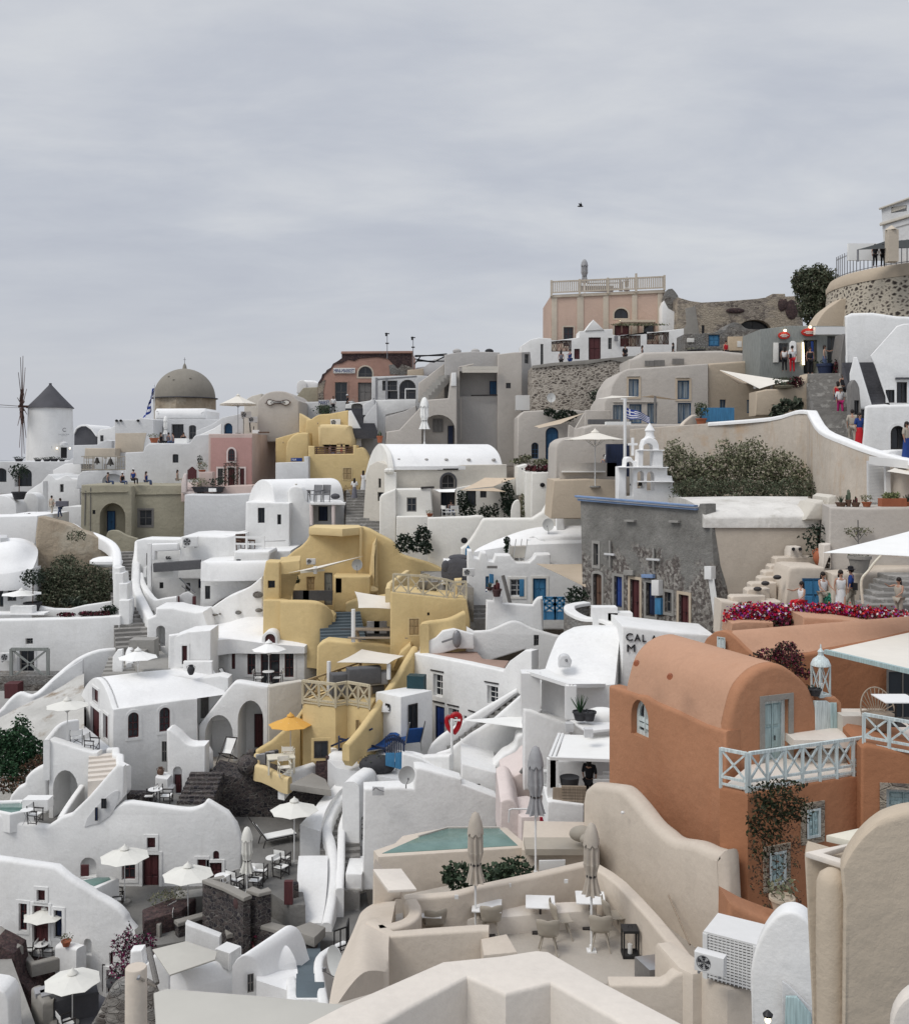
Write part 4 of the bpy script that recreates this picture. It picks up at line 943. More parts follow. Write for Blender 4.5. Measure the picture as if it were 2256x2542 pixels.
T=TH('arched_house','beige house with a round gable and an oval hanging sign',W_,g(870,830,95));pl=PL(870,95)
wA(T,[(686,860),(688,490)]+sm([(720,458),(760,425),(820,406),(880,402),(940,408),(990,430),(1030,470)])+[(1054,490),(1058,600),(1072,830),(1072,860)],pl,9,'taupe',r=.12)
wA(T,[(565,800),(568,505),(600,465),(640,445),(720,425),(720,800)],PL(600,97),8,'cream',pA='side_wing')
bm=BM();pB(bm,[pl.uv(*p)for p in sm([(772,500),(785,485),(805,484),(850,496),(900,497),(940,486),(965,490),(978,505),(965,520),(940,526),(900,512),(850,512),(805,526),(785,522),(772,500)],3)[:-1]],pl.O-pl.W*.12,pl.U,pl.V,pl.W,.06,.015);bs=T.pA('sign_board',bm,'sign_white')
bm=BM();pT(bm,[pl.at(*pl.uv(*p),-.12)for p in sm([(772,500),(785,482),(805,480),(850,493),(900,494),(940,483),(965,487),(982,505),(965,523),(940,529),(900,515),(850,515),(805,529),(785,525),(772,500)],3)],.07);bar(bm,pl.at(*pl.uv(757,512),-.1),pl.at(*pl.uv(775,508),-.1),.07);bar(bm,pl.at(*pl.uv(975,505),-.1),pl.at(*pl.uv(990,502),-.1),.07);T.pA('sign_frame',bm,'rust',flat=1)
tO('sign_text','Carmella',pl,808,494,940,513,'ink',T.e,T.at,.15,shear=.3)
put('parasol',g(513,785,93),'cream parasol on the terrace between dome and round gable house',r=1.68,h=2.75,rise=.8,mat='sail',val=.15,n=6,pole='m12')
T=TH('stair_house','white house end with slanting stair parapet left of the cream parasol',W_,g(300,800,96));wA(T,[(130,830),(135,760),(280,700),(370,640),(560,600),(562,830)],PL(300,97.5),4,'m1',[(385,690,462,786,'blue',dict(arch=1,dep=.5))])
bm=BM();wB(bm,[g(150,800,96),g(200,780,96),g(300,735,96),g(360,695,96)],.3,1.2,.1);T.pA('parapet',bm,'white')
put('ac',g(585,650,94.5),'air conditioner on the wall under the cream parasol',s=1.1);put('ac',g(650,690,94.5),'second air conditioner right of the cream parasol pole',s=1.0)
bm=BM();pT(bm,[g(615,640,94.4),g(620,700,94.4),g(625,775,94.4)],.12);pT(bm,[g(655,720,94.3),g(650,775,94.3)],.08);solo('wall_cables','bundle of dark cables hanging down beside the round gable house','cables',bm,'m23')
bm=BM();box(bm,g(675,782,91),.6,.4,.3);solo('white_box','white crate on the roof edge of the pink house','crate',bm,'m13')
bm=BM();box(bm,g(745,780,91),.95,.4,.12);solo('roof_plank','brown plank lying on the roof edge of the pink house','plank',bm,'brown')
T=hO('white_house','far white vaulted house on the skyline left of the ruin',W_,[(1040,420),(1042,350)]+arc(1042,345,1130,345,302)+[(1130,420)],1090,122,0,3,'white')
vault(T,PL(1090,122.2),[(1100,400),(1105,303),(1200,306),(1235,330),(1235,400)],5,'m0',r=.3)
T=hO('brown_wall','brown mud wall left of the pink ruin','wall',[(1025,520),(1030,460),(1100,372),(1228,366),(1235,520)],1130,114,0,2,'olive')
T=hO('white_wall','white street wall below the mini market','wall',[(1055,760),(1060,500),(1120,500),(1350,495),(1545,492),(1560,760)],1300,101,0,2.5,'m1',[])
pl=PL(1290,100.9);T=TH('market_stall','market stall with blue lettered banner and fruit below','stall',pl.pt(1290,605))
bm=BM();pB(bm,[pl.uv(*p)for p in[(1238,530),(1238,482),(1338,482),(1338,530)]],pl.O-pl.W*.08,pl.U,pl.V,pl.W,.05,0);T.pA('banner',bm,'sign_white');tO('banner_text','MARKET',pl,1241,487,1335,525,'m33',T.e,T.at,.1)
bm=BM();pB(bm,[pl.uv(*p)for p in[(1240,605),(1240,532),(1336,532),(1336,605)]],pl.O-pl.W*.06,pl.U,pl.V,pl.W,.05,0);T.pA('board',bm,'m31');bm=BM();fB(bm,[(pl.pt(1290,570)+V3(0,-.3,0),1.3,.2,.5)],200,.1,4);T.pA('fruit',bm,'leaf_green',flat=1)
pX(1370,600,100.2,'long haired person in white shirt standing by the market banner',yaw=10,top='m3',low='m2',hairlen=1,h=1.65,sleeves=True)
pX(1497,590,100.2,'person in white cap and black sitting on the wall under the mini market',yaw=-70,top='m2',low='m2',hat='m3',h=1.7,sleeves=True)
T=TH('ruined_shop','half ruined salmon pink shop building with a mini market sign',W_,g(1500,500,108));pl=PL(1600,108)
wA(T,[(1232,520),(1235,330),(1262,285),(1272,250),(1300,235),(1312,212),(1350,190),(1368,155),(1405,135),(1430,118),(1447,105),(1445,50),(2079,46),(2079,200),(2079,520)],pl,9,'salmon',[(1594,180,1722,276,'greyw',dict(arch=1,trim='m15')),(1592,325,1716,500,'grey',dict(dep=.3)),(1385,322,1495,500,'darkw',dict(trim='salmon'))],r=.03)
pC(T,pl,[(1440,66),(1444,46),(2085,42),(2085,62)],'salmon',-.25,.5,'cornice')
pC(T,pl,[(1232,330),(1262,285),(1272,250),(1300,235),(1312,212),(1350,190),(1368,155),(1405,135),(1430,118),(1447,105),(1446,72),(2079,66),(2079,190),(1990,160),(1950,200),(1900,150),(1860,110),(1760,95),(1600,110),(1560,130),(1500,120),(1450,150),(1380,160),(1340,215),(1290,260),(1262,330)],'m37',-.09,.1)
pC(T,pl,[(1232,500),(1232,330),(1300,300),(1280,400),(1285,500)],'m36',-.06,.08)
pC(T,pl,[(1880,250),(1870,170),(1960,150),(2079,180),(2079,240),(1990,260)],'ruin',-.07,.08)
pC(T,pl,[(1370,243),(1372,195),(1567,194),(1567,243)],'sign_white',-.16,.08,'sign_board');tO('sign_text','MINI-MARKET',pl,1377,203,1560,235,'m33',T.e,T.at,.18)
pC(T,pl,[(1720,500),(1722,420),(1850,430),(1850,500)],'salmon')
T=TH('stair_flight','dark grey stair between white walls under the mini market','stairs',g(1640,760,92));bm=BM();stairs_bm(bm,g(1660,770,91),g(1580,560,97),2.2,14);T.pA('steps',bm,'slate',flat=1)
T=hO('stair_parapet','white diagonal parapet left of the dark stair','wall',[(1500,900),(1505,580),(1530,575),(1620,745),(1620,900)],1560,91.5,0,.5,'white')
T=hO('white_wall','white wall with a grey arched gate above the dark stair','wall',[(1480,720),(1482,520),(1700,488),(1745,450),(1745,700)],1600,98,0,.8,'white',[(1532,512,1634,700,'grey',dict(arch=.5,dep=.3))])
T=hO('white_wall','white stepped wall right of the dark stair','wall',[(1640,700),(1645,640),(1760,500),(1780,1300),(1620,1300),(1622,750),(1700,700)],1700,93,0,1,'m1')
T=TH('yellow_house','upper yellow ochre house with small vault under the market stair',W_,g(1350,1000,90))
wA(T,[(1110,1010),(1125,660)]+sm([(1170,655),(1240,615),(1340,605),(1470,580),(1505,576)])+[(1530,830),(1545,1010)],PL(1300,92),3,'yellow',pA='back_wall',r=.12)
wA(T,[(1235,920),(1228,725)]+sm([(1245,705),(1300,700),(1490,708),(1520,740),(1552,840)])+[(1552,920)],PL(1400,89),3,'m9',[(1400,876,1475,985,'ochre')],pA='vaulted_room',r=.35)
wA(T,[(942,1060),(944,900)]+sm([(960,850),(1000,805),(1050,780),(1100,775),(1145,778)])+[(1150,860),(1150,1060)],PL(1040,88.5),2.5,'yellow',pA='arched_wall',r=.15)
wA(T,[(850,1060),(850,830),(1060,770),(1060,1060)],PL(950,91),3,'yellow',pA='side_wall',r=.1)
wA(T,[(1060,1000),(1062,600),(1130,640),(1225,700),(1225,1000)],PL(1140,93),2,'m9',pA='pier',r=.15)
put('ac',g(1390,718,91.7),'air conditioner high on the upper yellow wall',s=1.05)
for x,y in((920,862),(1105,780),(1230,690)):bm=BM();bar(bm,g(x,y,90.8),g(x,y+6,89),.14,n=8);T.pA('spout',bm,'ochre_wood',flat=1)
T=TH('yellow_house','yellow house with brown balcony rail above the grey wall',W_,g(1400,1240,86));pl=PL(1400,86)
wA(T,[(1145,1300),(1145,895),(1200,898),(1200,972),(1548,966),(1548,890),(1578,888),(1580,920)]+sm([(1620,908),(1650,935),(1690,1010),(1700,1070),(1688,1140)])+[(1600,1300)],pl,2.2,'yellow',[(1450,1088,1541,1206,'ochre',dict(dep=.06,nm='window'))],r=.1)
bm=BM()
for y in(908,930,950,968):bar(bm,pl.at(*pl.uv(1200,y),.3),pl.at(*pl.uv(1550,y-2),.3),.09)
for x in(1215,1290,1390,1480,1545):bar(bm,pl.at(*pl.uv(x,970),.3),pl.at(*pl.uv(x,902),.3),.1)
T.pA('balcony_rail',bm,'brown',flat=1)
for i,x in enumerate((1340,1445)):pX(x,1010,87.4,['person in patterned grey seated behind the brown balcony rail','person in pink and white seated behind the brown balcony rail'][i],yaw=80-160*i,pose='sit',top=['m34','cloth_red'][i],hairlen=.3,h=1.6)
T=hO('grey_wall','bluish grey concrete wall between pink house and yellow house','wall',[(848,1260),(850,1047),(1105,1040),(1105,992),(1145,990),(1150,1260)],1000,85,0,2,'m1')
pl=PL(1040,86.5);T=TH('banner','dark banner with white letters under the yellow arch','banner',pl.pt(1040,1040));pC(T,pl,[(988,1036),(988,1004),(1090,1004),(1090,1036)],'m33',pA='panel');tO('banner_text','NA',pl,1000,1010,1040,1028,'flag_white',T.e,T.at,.05)
pX(1640,1305,83,'long haired person in long white dress under the yellow arch',yaw=170,top='m3',low='m3',skirt=True,hairlen=1,h=1.7)
pX(1560,1378,79,'person in white top and patterned skirt climbing beside the white vault',yaw=180,top='m3',low='m34',skirt=True,hairlen=.9,h=1.65,sleeves=True)
T=TH('stair_flight','grey stone steps between yellow house and white vault','stairs',g(1600,1500,76));bm=BM();stairs_bm(bm,g(1640,1780,68),g(1620,1290,82),2.4,18);T.pA('steps',bm,'steps',flat=1)
bm=BM();pT(bm,[g(1455,1330,80),g(1480,1250,80),g(1530,1330,80)],.06);bar(bm,g(1450,1290,80),g(1535,1265,80),.06);bar(bm,g(1535,1190,80),g(1530,1340,80),.07);solo('wooden_trestle','yellow wooden trestle beside the stair walkers','trestle',bm,'ochre_wood')
T=TH('vaulted_house','white barrel vaulted house with two dark windows and roof chairs',W_,g(780,1900,74))
pl=PL(835,75,-50)
bmv=vault(T,pl,[(592,1420),(600,1400)]+sm([(615,1340),(645,1262),(690,1212),(735,1198),(790,1222),(825,1290),(840,1400)])+[(842,1420)],6.2,'m0',r=.08)
wA(T,[(575,1900),(580,1440),(600,1395),(1100,1405),(1125,1420),(1160,1440),(1165,1900)][:0]or[(575,1950),(582,1400),(976,1412),(976,1950)],PL(780,74.4),9,'white',[(690,1453,752,1590,'dark',dict(dep=.3)),(865,1513,900,1604,'dark',dict(dep=.3))],r=.1)
wA(T,[(960,1950),(965,1300)]+sm([(985,1268),(1020,1258),(1060,1265),(1095,1290),(1125,1400)])+[(1168,1430),(1150,1950)],PL(1050,75.5),4,'white',[(1105,1292,1165,1400,'dark')][:0],pA='gable_wall',r=.12)
wA(T,[(838,1415),(838,1316),(970,1312),(960,1415)],PL(900,75.8),.15,'white',[(848,1320,955,1392,'gap',{})],pA='parapet',r=.01)
aO(T,PL(1130,77.0),1102,1292,1166,1404,'greyw',nm='door')
bm=BM();P=[g(1130,1412,75),g(1165,1408,74),g(1478,1405,74),g(1440,1380,78),g(1150,1385,78)];pB(bm,[(p.x,p.y)for p in P[1:4]+[P[4]]],V3(0,0,P[1].z),V3(1,0,0),V3(0,1,0),V3(0,0,-1),.16,.02);T.pA('roof_slab',bm,'white')
for x in(1172,1370):bm=BM();bar(bm,g(x,1420,74.2),g(x+4,1610,74.2),.28,n=8);T.pA('post',bm,'m27')
wA(T,[(1160,1750),(1165,1420),(1470,1415),(1470,1750)],PL(1300,77),3,'m1',[(1235,1440,1320,1572,'navy',dict(dep=.2,nm='door'))],pA='porch_wall')
for i,x in enumerate((1200,1278)):put('armchair',g(x,1404,74.9),['left grey garden chair on the white vault roof','right grey garden chair on the white vault roof'][i],yaw=-35,s=1.35,frame='m12',seat='m12',group='grey garden chairs on the roof')
for x,y in((808,1250),(1035,1243)):bm=BM();ell(bm,g(x,y,75.8),.09,.09,.07,8,5);T.pA('vent',bm,'cream')
bm=BM();ell(bm,g(1388,1350,74.6),.35,.3,.22,12,6);solo('roof_stone','small dark round stone on the white vault roof','stone',bm,'slate')
org(900,800)
for x,y,l in((222,95,'thin antenna mast with cross bar on the ruined shop roof'),(455,130,'taller antenna post at the right end of the ruined shop')):
 T=TH('antenna',l,'antenna',g(x,300,107));bm=BM();bar(bm,g(x,330 if x<300 else 420,107),g(x,y,107),.1,.07,6);T.pA('mast',bm,'m12')
 bm=BM();bar(bm,g(x-20,y+8,107),g(x+20,y+8,107),.1);box(bm,g(x,y+100,106.9),.35,.2,.12);box(bm,g(x-8,y+30,106.9),.2,.2,.35);T.pA('head',bm,'m23')
bm=BM()
for a,b in(((470,310),(760,285)),((470,300),(735,300)),((480,350),(735,350)),((500,345),(650,360)),((465,380),(520,310)),((650,355),(735,310)),((470,330),(600,352))):bar(bm,g(*a,106),g(*b,106),.12)
solo('wire_trellis','tangle of dark trellis wires against the sky right of the ruined shop','trellis',bm,'m23')
T=hO('white_house','far white roof behind the wire trellis',W_,[(460,480),(480,410),(560,395),(640,330),(735,310),(735,480)],600,112,0,5,'m1')
T=hO('tan_wall','faded ochre wall stub below the wire trellis','wall',[(400,500),(405,430),(545,415),(550,500)],470,107,0,2,'tan')
T=hO('pergola_house','white terrace house with a slatted pergola frame and grey arch',W_,[(80,860),(82,490),(300,482),(490,478),(590,482),(590,860)],300,98,0,5,'m1',[(178,525,312,616,'greyw',dict(dep=.3)),(330,516,480,692,'greyw',dict(arch=1,dep=.5)),(225,618,315,692,'dark')])
bm=BM()
for x in(127,217):bar(bm,g(x,705,96.5),g(x,500,96.5),.22)
bar(bm,g(120,517,96.5),g(490,488,96.5),.16);bar(bm,g(127,520,96.5),g(300,500,97.8),.1);T.pA('pergola',bm,'m12',flat=1)
bm=BM();bar(bm,g(385,600,96.8),g(480,600,96.8),.12);bar(bm,g(385,600,96.8),g(385,690,96.8),.1);T.pA('rail',bm,'m10')
wA(T,[(105,1100),(108,700),(480,694),(480,760)]+[(370,800),(210,835),(205,1100)],PL(300,96),.6,'white',pA='terrace_wall')
T=hO('white_wall','white wall with slanting top left of the taupe stairs','wall',[(0,960),(5,740),(105,690),(112,1000)],60,95,0,1,'m1')
put('potted',g(155,1085,80),'cactus in a clay pot at the left end of the white barrel roof',s=1.1,leaf='m31',pot='m21',h=.5,r=.25,ph=.5,form='cactus')
T=TH('taupe_house','large taupe house with recessed balcony and outdoor stairs',W_,g(900,1240,89));pl=PL(900,90)
wA(T,[(735,1300),(735,292),(848,272),(1000,262),(1235,270),(1242,1300)],pl,7,'m16',[(866,440,1212,668,'niche',dict(dep=1.6))],r=.1)
pb=PL(900,91.55);aO(T,pb,1142,530,1210,655,'blue',nm='door')
bm=BM();p=g(895,412,88.6);
for y in(412,440):bar(bm,g(895,y,88.7),g(1220,y,88.7),.28)
for x in(960,1080,1140):bar(bm,g(x,412,88.7),g(x,432,88.7),.2)
T.pA('balcony_awning',bm,'cream',flat=1)
bm=BM();bar(bm,g(975,660,89.6),g(1230,655,89.6),.12);T.pA('ledge',bm,'m28')
wA(T,[(1215,1300),(1215,288),(1360,270),(1435,268),(1436,780),(1440,1300)],PL(1300,89.2),8,'taupe',[(1290,546,1333,595,'dark')],r=.1,pA='tower_wall')
wA(T,[(1436,810),(1436,268),(1510,266),(1522,400),(1526,810)],PL(1436,89.3,45),3,'m16',[(1458,286,1498,372,'greyw')],r=.06,pA='end_wall')
bm=BM();pT(bm,[g(865,690,88.9),g(868,405,88.9),g(1000,378,88.9)],.14);pT(bm,[g(885,1060,88.9),g(885,680,88.9)],.1);T.pA('drain_pipe',bm,'taupe',flat=1)
wA(T,[(208,1130),(215,985),(330,968),(480,810),(575,698),(768,684),(780,575),(795,460),(848,458),(852,1130)],PL(600,87),3,'taupe',[(530,832,832,1105,'niche',dict(arch=.9,dep=1.6))],r=.12,pA='stair_front')
pa=PL(600,88.5);aO(T,pa,766,932,818,1100,'navy',nm='door');aO(T,pa,632,870,724,990,'grey',nm='window')
wA(T,[(205,1000),(208,850),(380,800),(480,750),(500,1000)],PL(400,90),3,'m16',pA='side_wall')
wA(T,[(500,720),(502,548),(560,505),(735,372),(740,720)],PL(600,91),.4,'taupe',pA='stair_parapet',r=.1)
wA(T,[(795,575),(800,455),(842,452),(845,575)],PL(820,86.9),.3,'white',pA='white_panel')
bm=BM();stairs_bm(bm,g(555,690,88.6),g(745,480,90),1.3,7);T.pA('steps',bm,'concrete',flat=1)
aO(T,PL(760,89.9),740,540,782,680,'grey',nm='door')
bm=BM();bar(bm,g(1445,795,87),g(1445,660,87),1.3);T.pA('white_box',bm,'m13')
put('closed_parasol',g(557,1100,84),'white folded parasol in the taupe archway',s=1.5,mat='m20',h=2.6,r=.2)
for i,x in enumerate((850,1140,1015)):bm=BM();ell(bm,g(x,262,90.5),.4,.3,.25,8,5);T.pA('roof_vent',bm,'m16' if i!=1 else 'm23')
T=TH('barrel_roof_house','cream house with a long white barrel roof carrying five vents',W_,g(600,2000,72))
plg=PL(240,72,-74)
vault(T,plg,[(20,1420),(30,1365)]+sm([(60,1250),(100,1150),(150,1094),(190,1120),(225,1190),(245,1300)])+[(246,1420)],.35,'m11',pA='gable',off=-.05)
plg=PL(246,72.1,-74)
vault(T,plg,[(36,1400),(50,1300)]+sm([(75,1210),(110,1140),(150,1097),(195,1130),(228,1200),(246,1298)])+[(246,1330)],8.4,'m0',off=.1,r=.04)
plf=PL(246,72.3,14)
wA(T,[(246,1800),(250,1288),(1300,1280),(1305,1800)],plf,4,'cream',[(712,1368,830,1496,'darkw',dict(arch=1,trim='slate')),(705,1530,835,1740,'dark',dict(dep=.3))],r=.1,pA='front_wall')
wA(T,[(-5,1900),(30,1365),(60,1290),(130,1250),(246,1290),(250,1900)],PL(200,72.5,-40),2,'cream',[(142,1407,166,1490,'dark'),(135,1530,190,1610,'dark')],pA='side_wall')
for x in(325,573,752,955,1180):
 dd=plf.depth(x);bm=BM();ell(bm,g(x,1236,dd+.35),.16,.2,.1,10,6);T.pA('vent',bm,'m16')
bm=BM();bar(bm,plf.pt(675,1325),plf.pt(860,1323),.12);bar(bm,g(525,1492,70),g(645,1487,70),.16);T.pA('beam',bm,'m28')
wA(T,[(150,2400),(152,1580),(170,1552),(300,1500),(305,2400)],PL(230,69.5),2.5,'m11',pA='left_pier',r=.15)
wA(T,[(300,2400),(302,1502),(612,1504),(632,1710),(635,2400)],PL(400,70),2.5,'m11',[(398,1577,486,1706,'darkw',dict(trim=None,dep=.1))],pA='annex',r=.1)
wA(T,[(196,1600),(200,1358),(300,1352),(302,1600)],PL(250,71),1,'m11',pA='chimney_block')
for x in(225,255):bm=BM();ell(bm,g(x,1338,71),.25,.25,.2,8,5);T.pA('chimney_pot',bm,'m11')
wA(T,[(630,1780),(632,1500),(705,1500),(705,1780)],PL(640,71.5),.3,'taupe',pA='porch_side')
sA('tan shade sail over the plant filled porch, larger piece',[(880,1512,70),(1100,1400,73),(1395,1400,73),(1175,1480,70)],'m38',.1)
sA('small pointed tan sail edge hanging before the plant filled porch',[(885,1514,69.8),(1180,1490,69.6),(1290,1526,69.2)],'m38',.05)
sA('small white cloth awning above the dark door of the barrel roof house',[(635,1508,70.2),(845,1500,70.2),(830,1530,69.4),(690,1530,69.4)],'m20',.1)
T2=TH('plant_porch','shaded porch back wall with small windows behind the tan sail',W_,g(1100,1790,73));wA(T2,[(840,1850),(842,1490),(1400,1400),(1410,1850)],PL(1100,73.3),1,'m11',[(930,1518,1020,1660,'dark'),(1058,1516,1115,1580,'dark')])
fO('climbing_plant','tall dark leafy plant in the porch left of the small windows','plant',[((900,1620,71),.8,.5,1.8),((960,1700,71),.9,.5,1.2)],700,.11,'m14',3)
fO('shrub','rounded green shrub on the porch floor below the tan sail','shrub',[((1105,1710,70.5),.9,.5,.9),((1195,1690,71),.5,.4,1.0)],500,.1,'m14',4)
fO('climbing_plant','tall dark climber at the right end of the tan sail porch','plant',[((1300,1580,71.5),.9,.6,2.2),((1340,1680,71),.9,.6,1.4)],800,.12,'m14',5)
fO('shrub','bare branched shrub beside the white column of the porch','shrub',[((1450,1640,69.5),.6,.5,1.3),((1440,1740,69),1.2,.5,.6)],420,.1,'m30',6)
put('potted',g(605,1750,69),'small potted plant on the porch wall left of the table',s=.7,h=.4,r=.35,ph=.3,leaf='m30',n=100)
for i,x in enumerate((760,812)):put('director_chair',g(x,1765,69.5),['white chair on the porch in front of the dark door','second white chair on the porch turned away'][i],yaw=120+90*i,frame='m10')
pX(795,1760,70.5,'person seated at the porch table before the dark door',yaw=20,pose='sit',top='m34',hairlen=.2,h=1.6)
T=TH('white_column_house','white square tower with a dry plant on its flat top',W_,g(1580,1900,68));wA(T,[(1390,1560),(1392,1300),(1480,1278),(1480,1560)],PL(1430,70.5),3,'m11',pA='rear_wall')
wA(T,[(1462,2000),(1465,1352),(1515,1350),(1520,2000)],PL(1490,68.6),3,'m11',pA='shaded_side');wA(T,[(1515,2100),(1518,1352),(1716,1350),(1735,2100)],PL(1600,68),2.8,'m11',pA='tower',r=.1)
bm=BM();ell(bm,g(1618,1465,67.95),.17,.05,.15,8,5);T.pA('spout',bm,'dark')
fO('dry_bush','dry brown bush lying on top of the white square tower','bush',[((1590,1318,69),2.0,.8,.45)],300,.13,'leaf_red',9)
wA(T,[(1330,2000),(1335,1700)]+sm([(1345,1650),(1370,1610),(1405,1600),(1420,1640)])+[(1425,2000)],PL(1380,68.5),.4,'m11',pA='curved_wing')
T=hO('taupe_wall','taupe garden wall right of the white square tower','wall',[(1716,1780),(1718,1410),(1830,1412),(2270,1450),(2275,1780)],1760,64,0,3,'tan')
fO('shrub','grey shrubs on the wall before the blue arched window','shrub',[((1400,1250,76),1.0,.6,.35),((1470,1230,76),.9,.6,.6),((1600,1260,76),1.4,.6,.45)],420,.12,'m30',11)
org(1300,650)
T=TH('pink_palace','tall peach mansion with cream pilasters and roof balustrade on the skyline',W_,g(700,900,102));pl=PL(700,102)
wA(T,[(240,900),(242,305),(1262,258),(1250,900)],pl,9,'peach',[(812,420,938,509,'dark',dict(arch=.9,trim='m15')),(357,588,445,760,'maroonw',dict(trim='m15')),(815,572,947,770,'maroon',dict(trim='m15')),(1078,563,1172,700,'dark',dict(trim='m15'))],r=.04)
pC(T,pl,[(238,325),(238,300),(1266,252),(1266,280)],'m15',-.15,.2,'cornice')
for a,b in((250,298),(478,536),(712,760),(972,1018),(1202,1246)):pC(T,pl,[(a,900),(a,300-(a-240)*.045),(b,300-(b-240)*.045),(b,900)],'m15',-.08,.12,'pilaster',.005)
pC(T,pl,[(785,560),(785,398),(955,392),(955,408),(965,560)],'m15',-.03,.05,'panel')if 0 else None
bm=BM()
for k in range(4):
 a=g(248+k*254,300-k*11.5,101.8);b=g(248+(k+1)*254,300-(k+1)*11.5,101.8);Z=V3(0,0,1)
 bar(bm,a+Z*1.35,b+Z*1.35,.14);bar(bm,a+Z*.25,b+Z*.25,.12);bar(bm,a-Z*.1,a+Z*(1.8 if k==3 else 1.5),.2)
 for q in range(1,15):p=a.lerp(b,q/15);bar(bm,p+Z*.25,p+Z*1.35,.1)
bar(bm,b,b+Z*1.5,.2);T.pA('balustrade',bm,'m15',flat=1)
put('closed_parasol',g(545,285,104),'dark folded parasol on the roof of the peach mansion',s=1.35,mat='m18',h=2.6,r=.22)
bm=BM();bar(bm,g(570,245,104),g(850,240,104),.1);bar(bm,g(570,195,104),g(850,190,104),.1);box(bm,g(650,270,104.5),3.5,.3,.6);solo('roof_bench','long bench with back on the roof of the peach mansion','bench',bm,'m12')
T2=TH('roof_screen','slanting screen beside the roof bench of the peach mansion','screen',g(870,265,103.5));pC(T2,PL(870,103.5),[(855,265),(855,150),(890,185),(890,265)],'m18',pA='panel')
bm=BM();lathe(bm,g(925,262,103),[(.3,0),(.3,.1),(.08,.3),(.2,.8),(.3,1.0),(.1,1.3),(.02,1.5)],10);solo('roof_urn','ornamental urn on the roof edge of the peach mansion','urn',bm,'m12')
T=TH('white_gatehouse','white gatehouse with pointed gable and tall maroon door before the peach mansion',W_,g(640,900,96));pl=PL(640,96)
wA(T,[(-30,960),(-30,760),(60,700),(130,684),(245,690),(250,712),(430,690),(495,680),(497,625),(800,603),(800,655),(830,665),(1240,625),(1310,615),(1440,600),(1440,960)],pl,2.5,'white',[(582,680,692,884,'maroon',dict(dep=.2)),(453,783,503,876,'maroon'),(758,684,791,786,'darkw'),(150,740,175,930,'greyw'),(248,706,428,808,'gap'),(866,662,1050,764,'gap'),(1106,632,1306,744,'gap')],r=.06)
wA(T,[(550,622),(625,520),(722,612)],PL(640,95.9),3,'white',pA='gable',r=.06)
for x1,x2,y1,y2 in((250,428,708,806),(868,1050,662,764),(1108,1306,630,742)):
 bm=BM();P=lambda x,y:pl.at(*pl.uv(x,y),.1)
 for y in(y1+4,y2-2):bar(bm,P(x1,y),P(x2,y),.09)
 for k in range(5):
  x=x1+(x2-x1)*k/4;bar(bm,P(x,y1),P(x,y2),.06)
  if k<4:xn=x1+(x2-x1)*(k+1)/4;bar(bm,P(x,y1),P(xn,y2),.04);bar(bm,P(xn,y1),P(x,y2),.04)
 T.pA('iron_railing',bm,'rust',flat=1)
bm=BM();box(bm,g(830,715,95.7),.35,.2,.5);T.pA('meter_box',bm,'m12')
bm=BM();ell(bm,g(870,538,101),.15,.15,.15,8,5);T.pA('lamp',bm,'bulb')
T2=TH('reed_pergola','reed covered pergola over the maroon doors of the peach mansion','pergola',g(1030,600,99));bm=BM();pB(bm,[(g(x,0,99).x,g(x,0,99).y+q)for x,q in((870,0),(1185,0),(1185,2.5),(870,2.5))],V3(0,0,zz(545,99)),V3(1,0,0),V3(0,1,0),V3(0,0,1),.25,.02);T2.pA('roof',bm,'tan')
for x in(880,1030,1175):bm=BM();bar(bm,g(x,640,99),g(x,545,99),.14);T2.pA('post',bm,'brown')
fO('reed_fringe','ragged reed fringe hanging from the pergola','reeds',[((1030,565,98.9),5.6,.2,.18)],300,.12,'m30',21)
T=hO('white_house','white broken stepped wall right of the peach mansion',W_,[(1245,760),(1242,400),(1262,350),(1300,420),(1392,470),(1395,388),(1440,392),(1444,488),(1470,490),(1474,550),(1435,556),(1440,760)],1340,100.5,0,3,'white',r=.03)
T=hO('stone_chimney_ruin','crumbling stone stub on top of the white stepped wall','ruin',[(1250,480),(1252,330),(1275,270),(1300,245),(1335,240),(1360,265),(1385,300),(1400,340),(1395,480)],1320,101.2,0,2,'ruin',r=.05)
T=TH('ruined_wall','long ruined tan masonry wall with holes along the skyline','ruin',g(1700,800,99));pl=PL(1700,99)
wA(T,[(1375,860),(1385,318),(1440,335),(1500,352),(1600,366),(1814,355),(2100,332),(2234,312),(2239,287),(2349,287),(2354,312),(2454,307),(2489,332),(2514,580),(2530,860)],pl,2.2,'m36',[(1600,570,1625,650,'dark'),(1930,520,2225,620,'dark',dict(arch=.6,dep=.8))],r=.05)
pC(T,pl,[(1440,800),(1440,600),(1460,560),(1450,420),(1540,400),(1580,660),(1560,800)],'m29',-.05,.08)
for a in(((2320,390),.5,.35,.7),((2350,380),.3,.3,.6),((2408,430),.8,.3,1.1),((1900,440),1.2,.3,.3)):
 bm=BM();ell(bm,g(*a[0],98.95),a[1]*.8,.12,a[3]*.9,9,6);T.pA('hole',bm,'m37')
T=TH('stone_kiosk','low grey stone kiosk with scrolled top and a beige notice board',W_,g(1850,830,84));pl=PL(1850,84)
wA(T,[(1440,850),(1445,650),(1700,640),(1765,612)]+sm([(1810,612),(1850,560),(1900,545),(1950,560),(1985,590),(2020,605)])+[(2115,610),(2120,850)],pl,3,'ruin',[(1660,655,1762,760,'azure',dict(nm='window'))],r=.04)
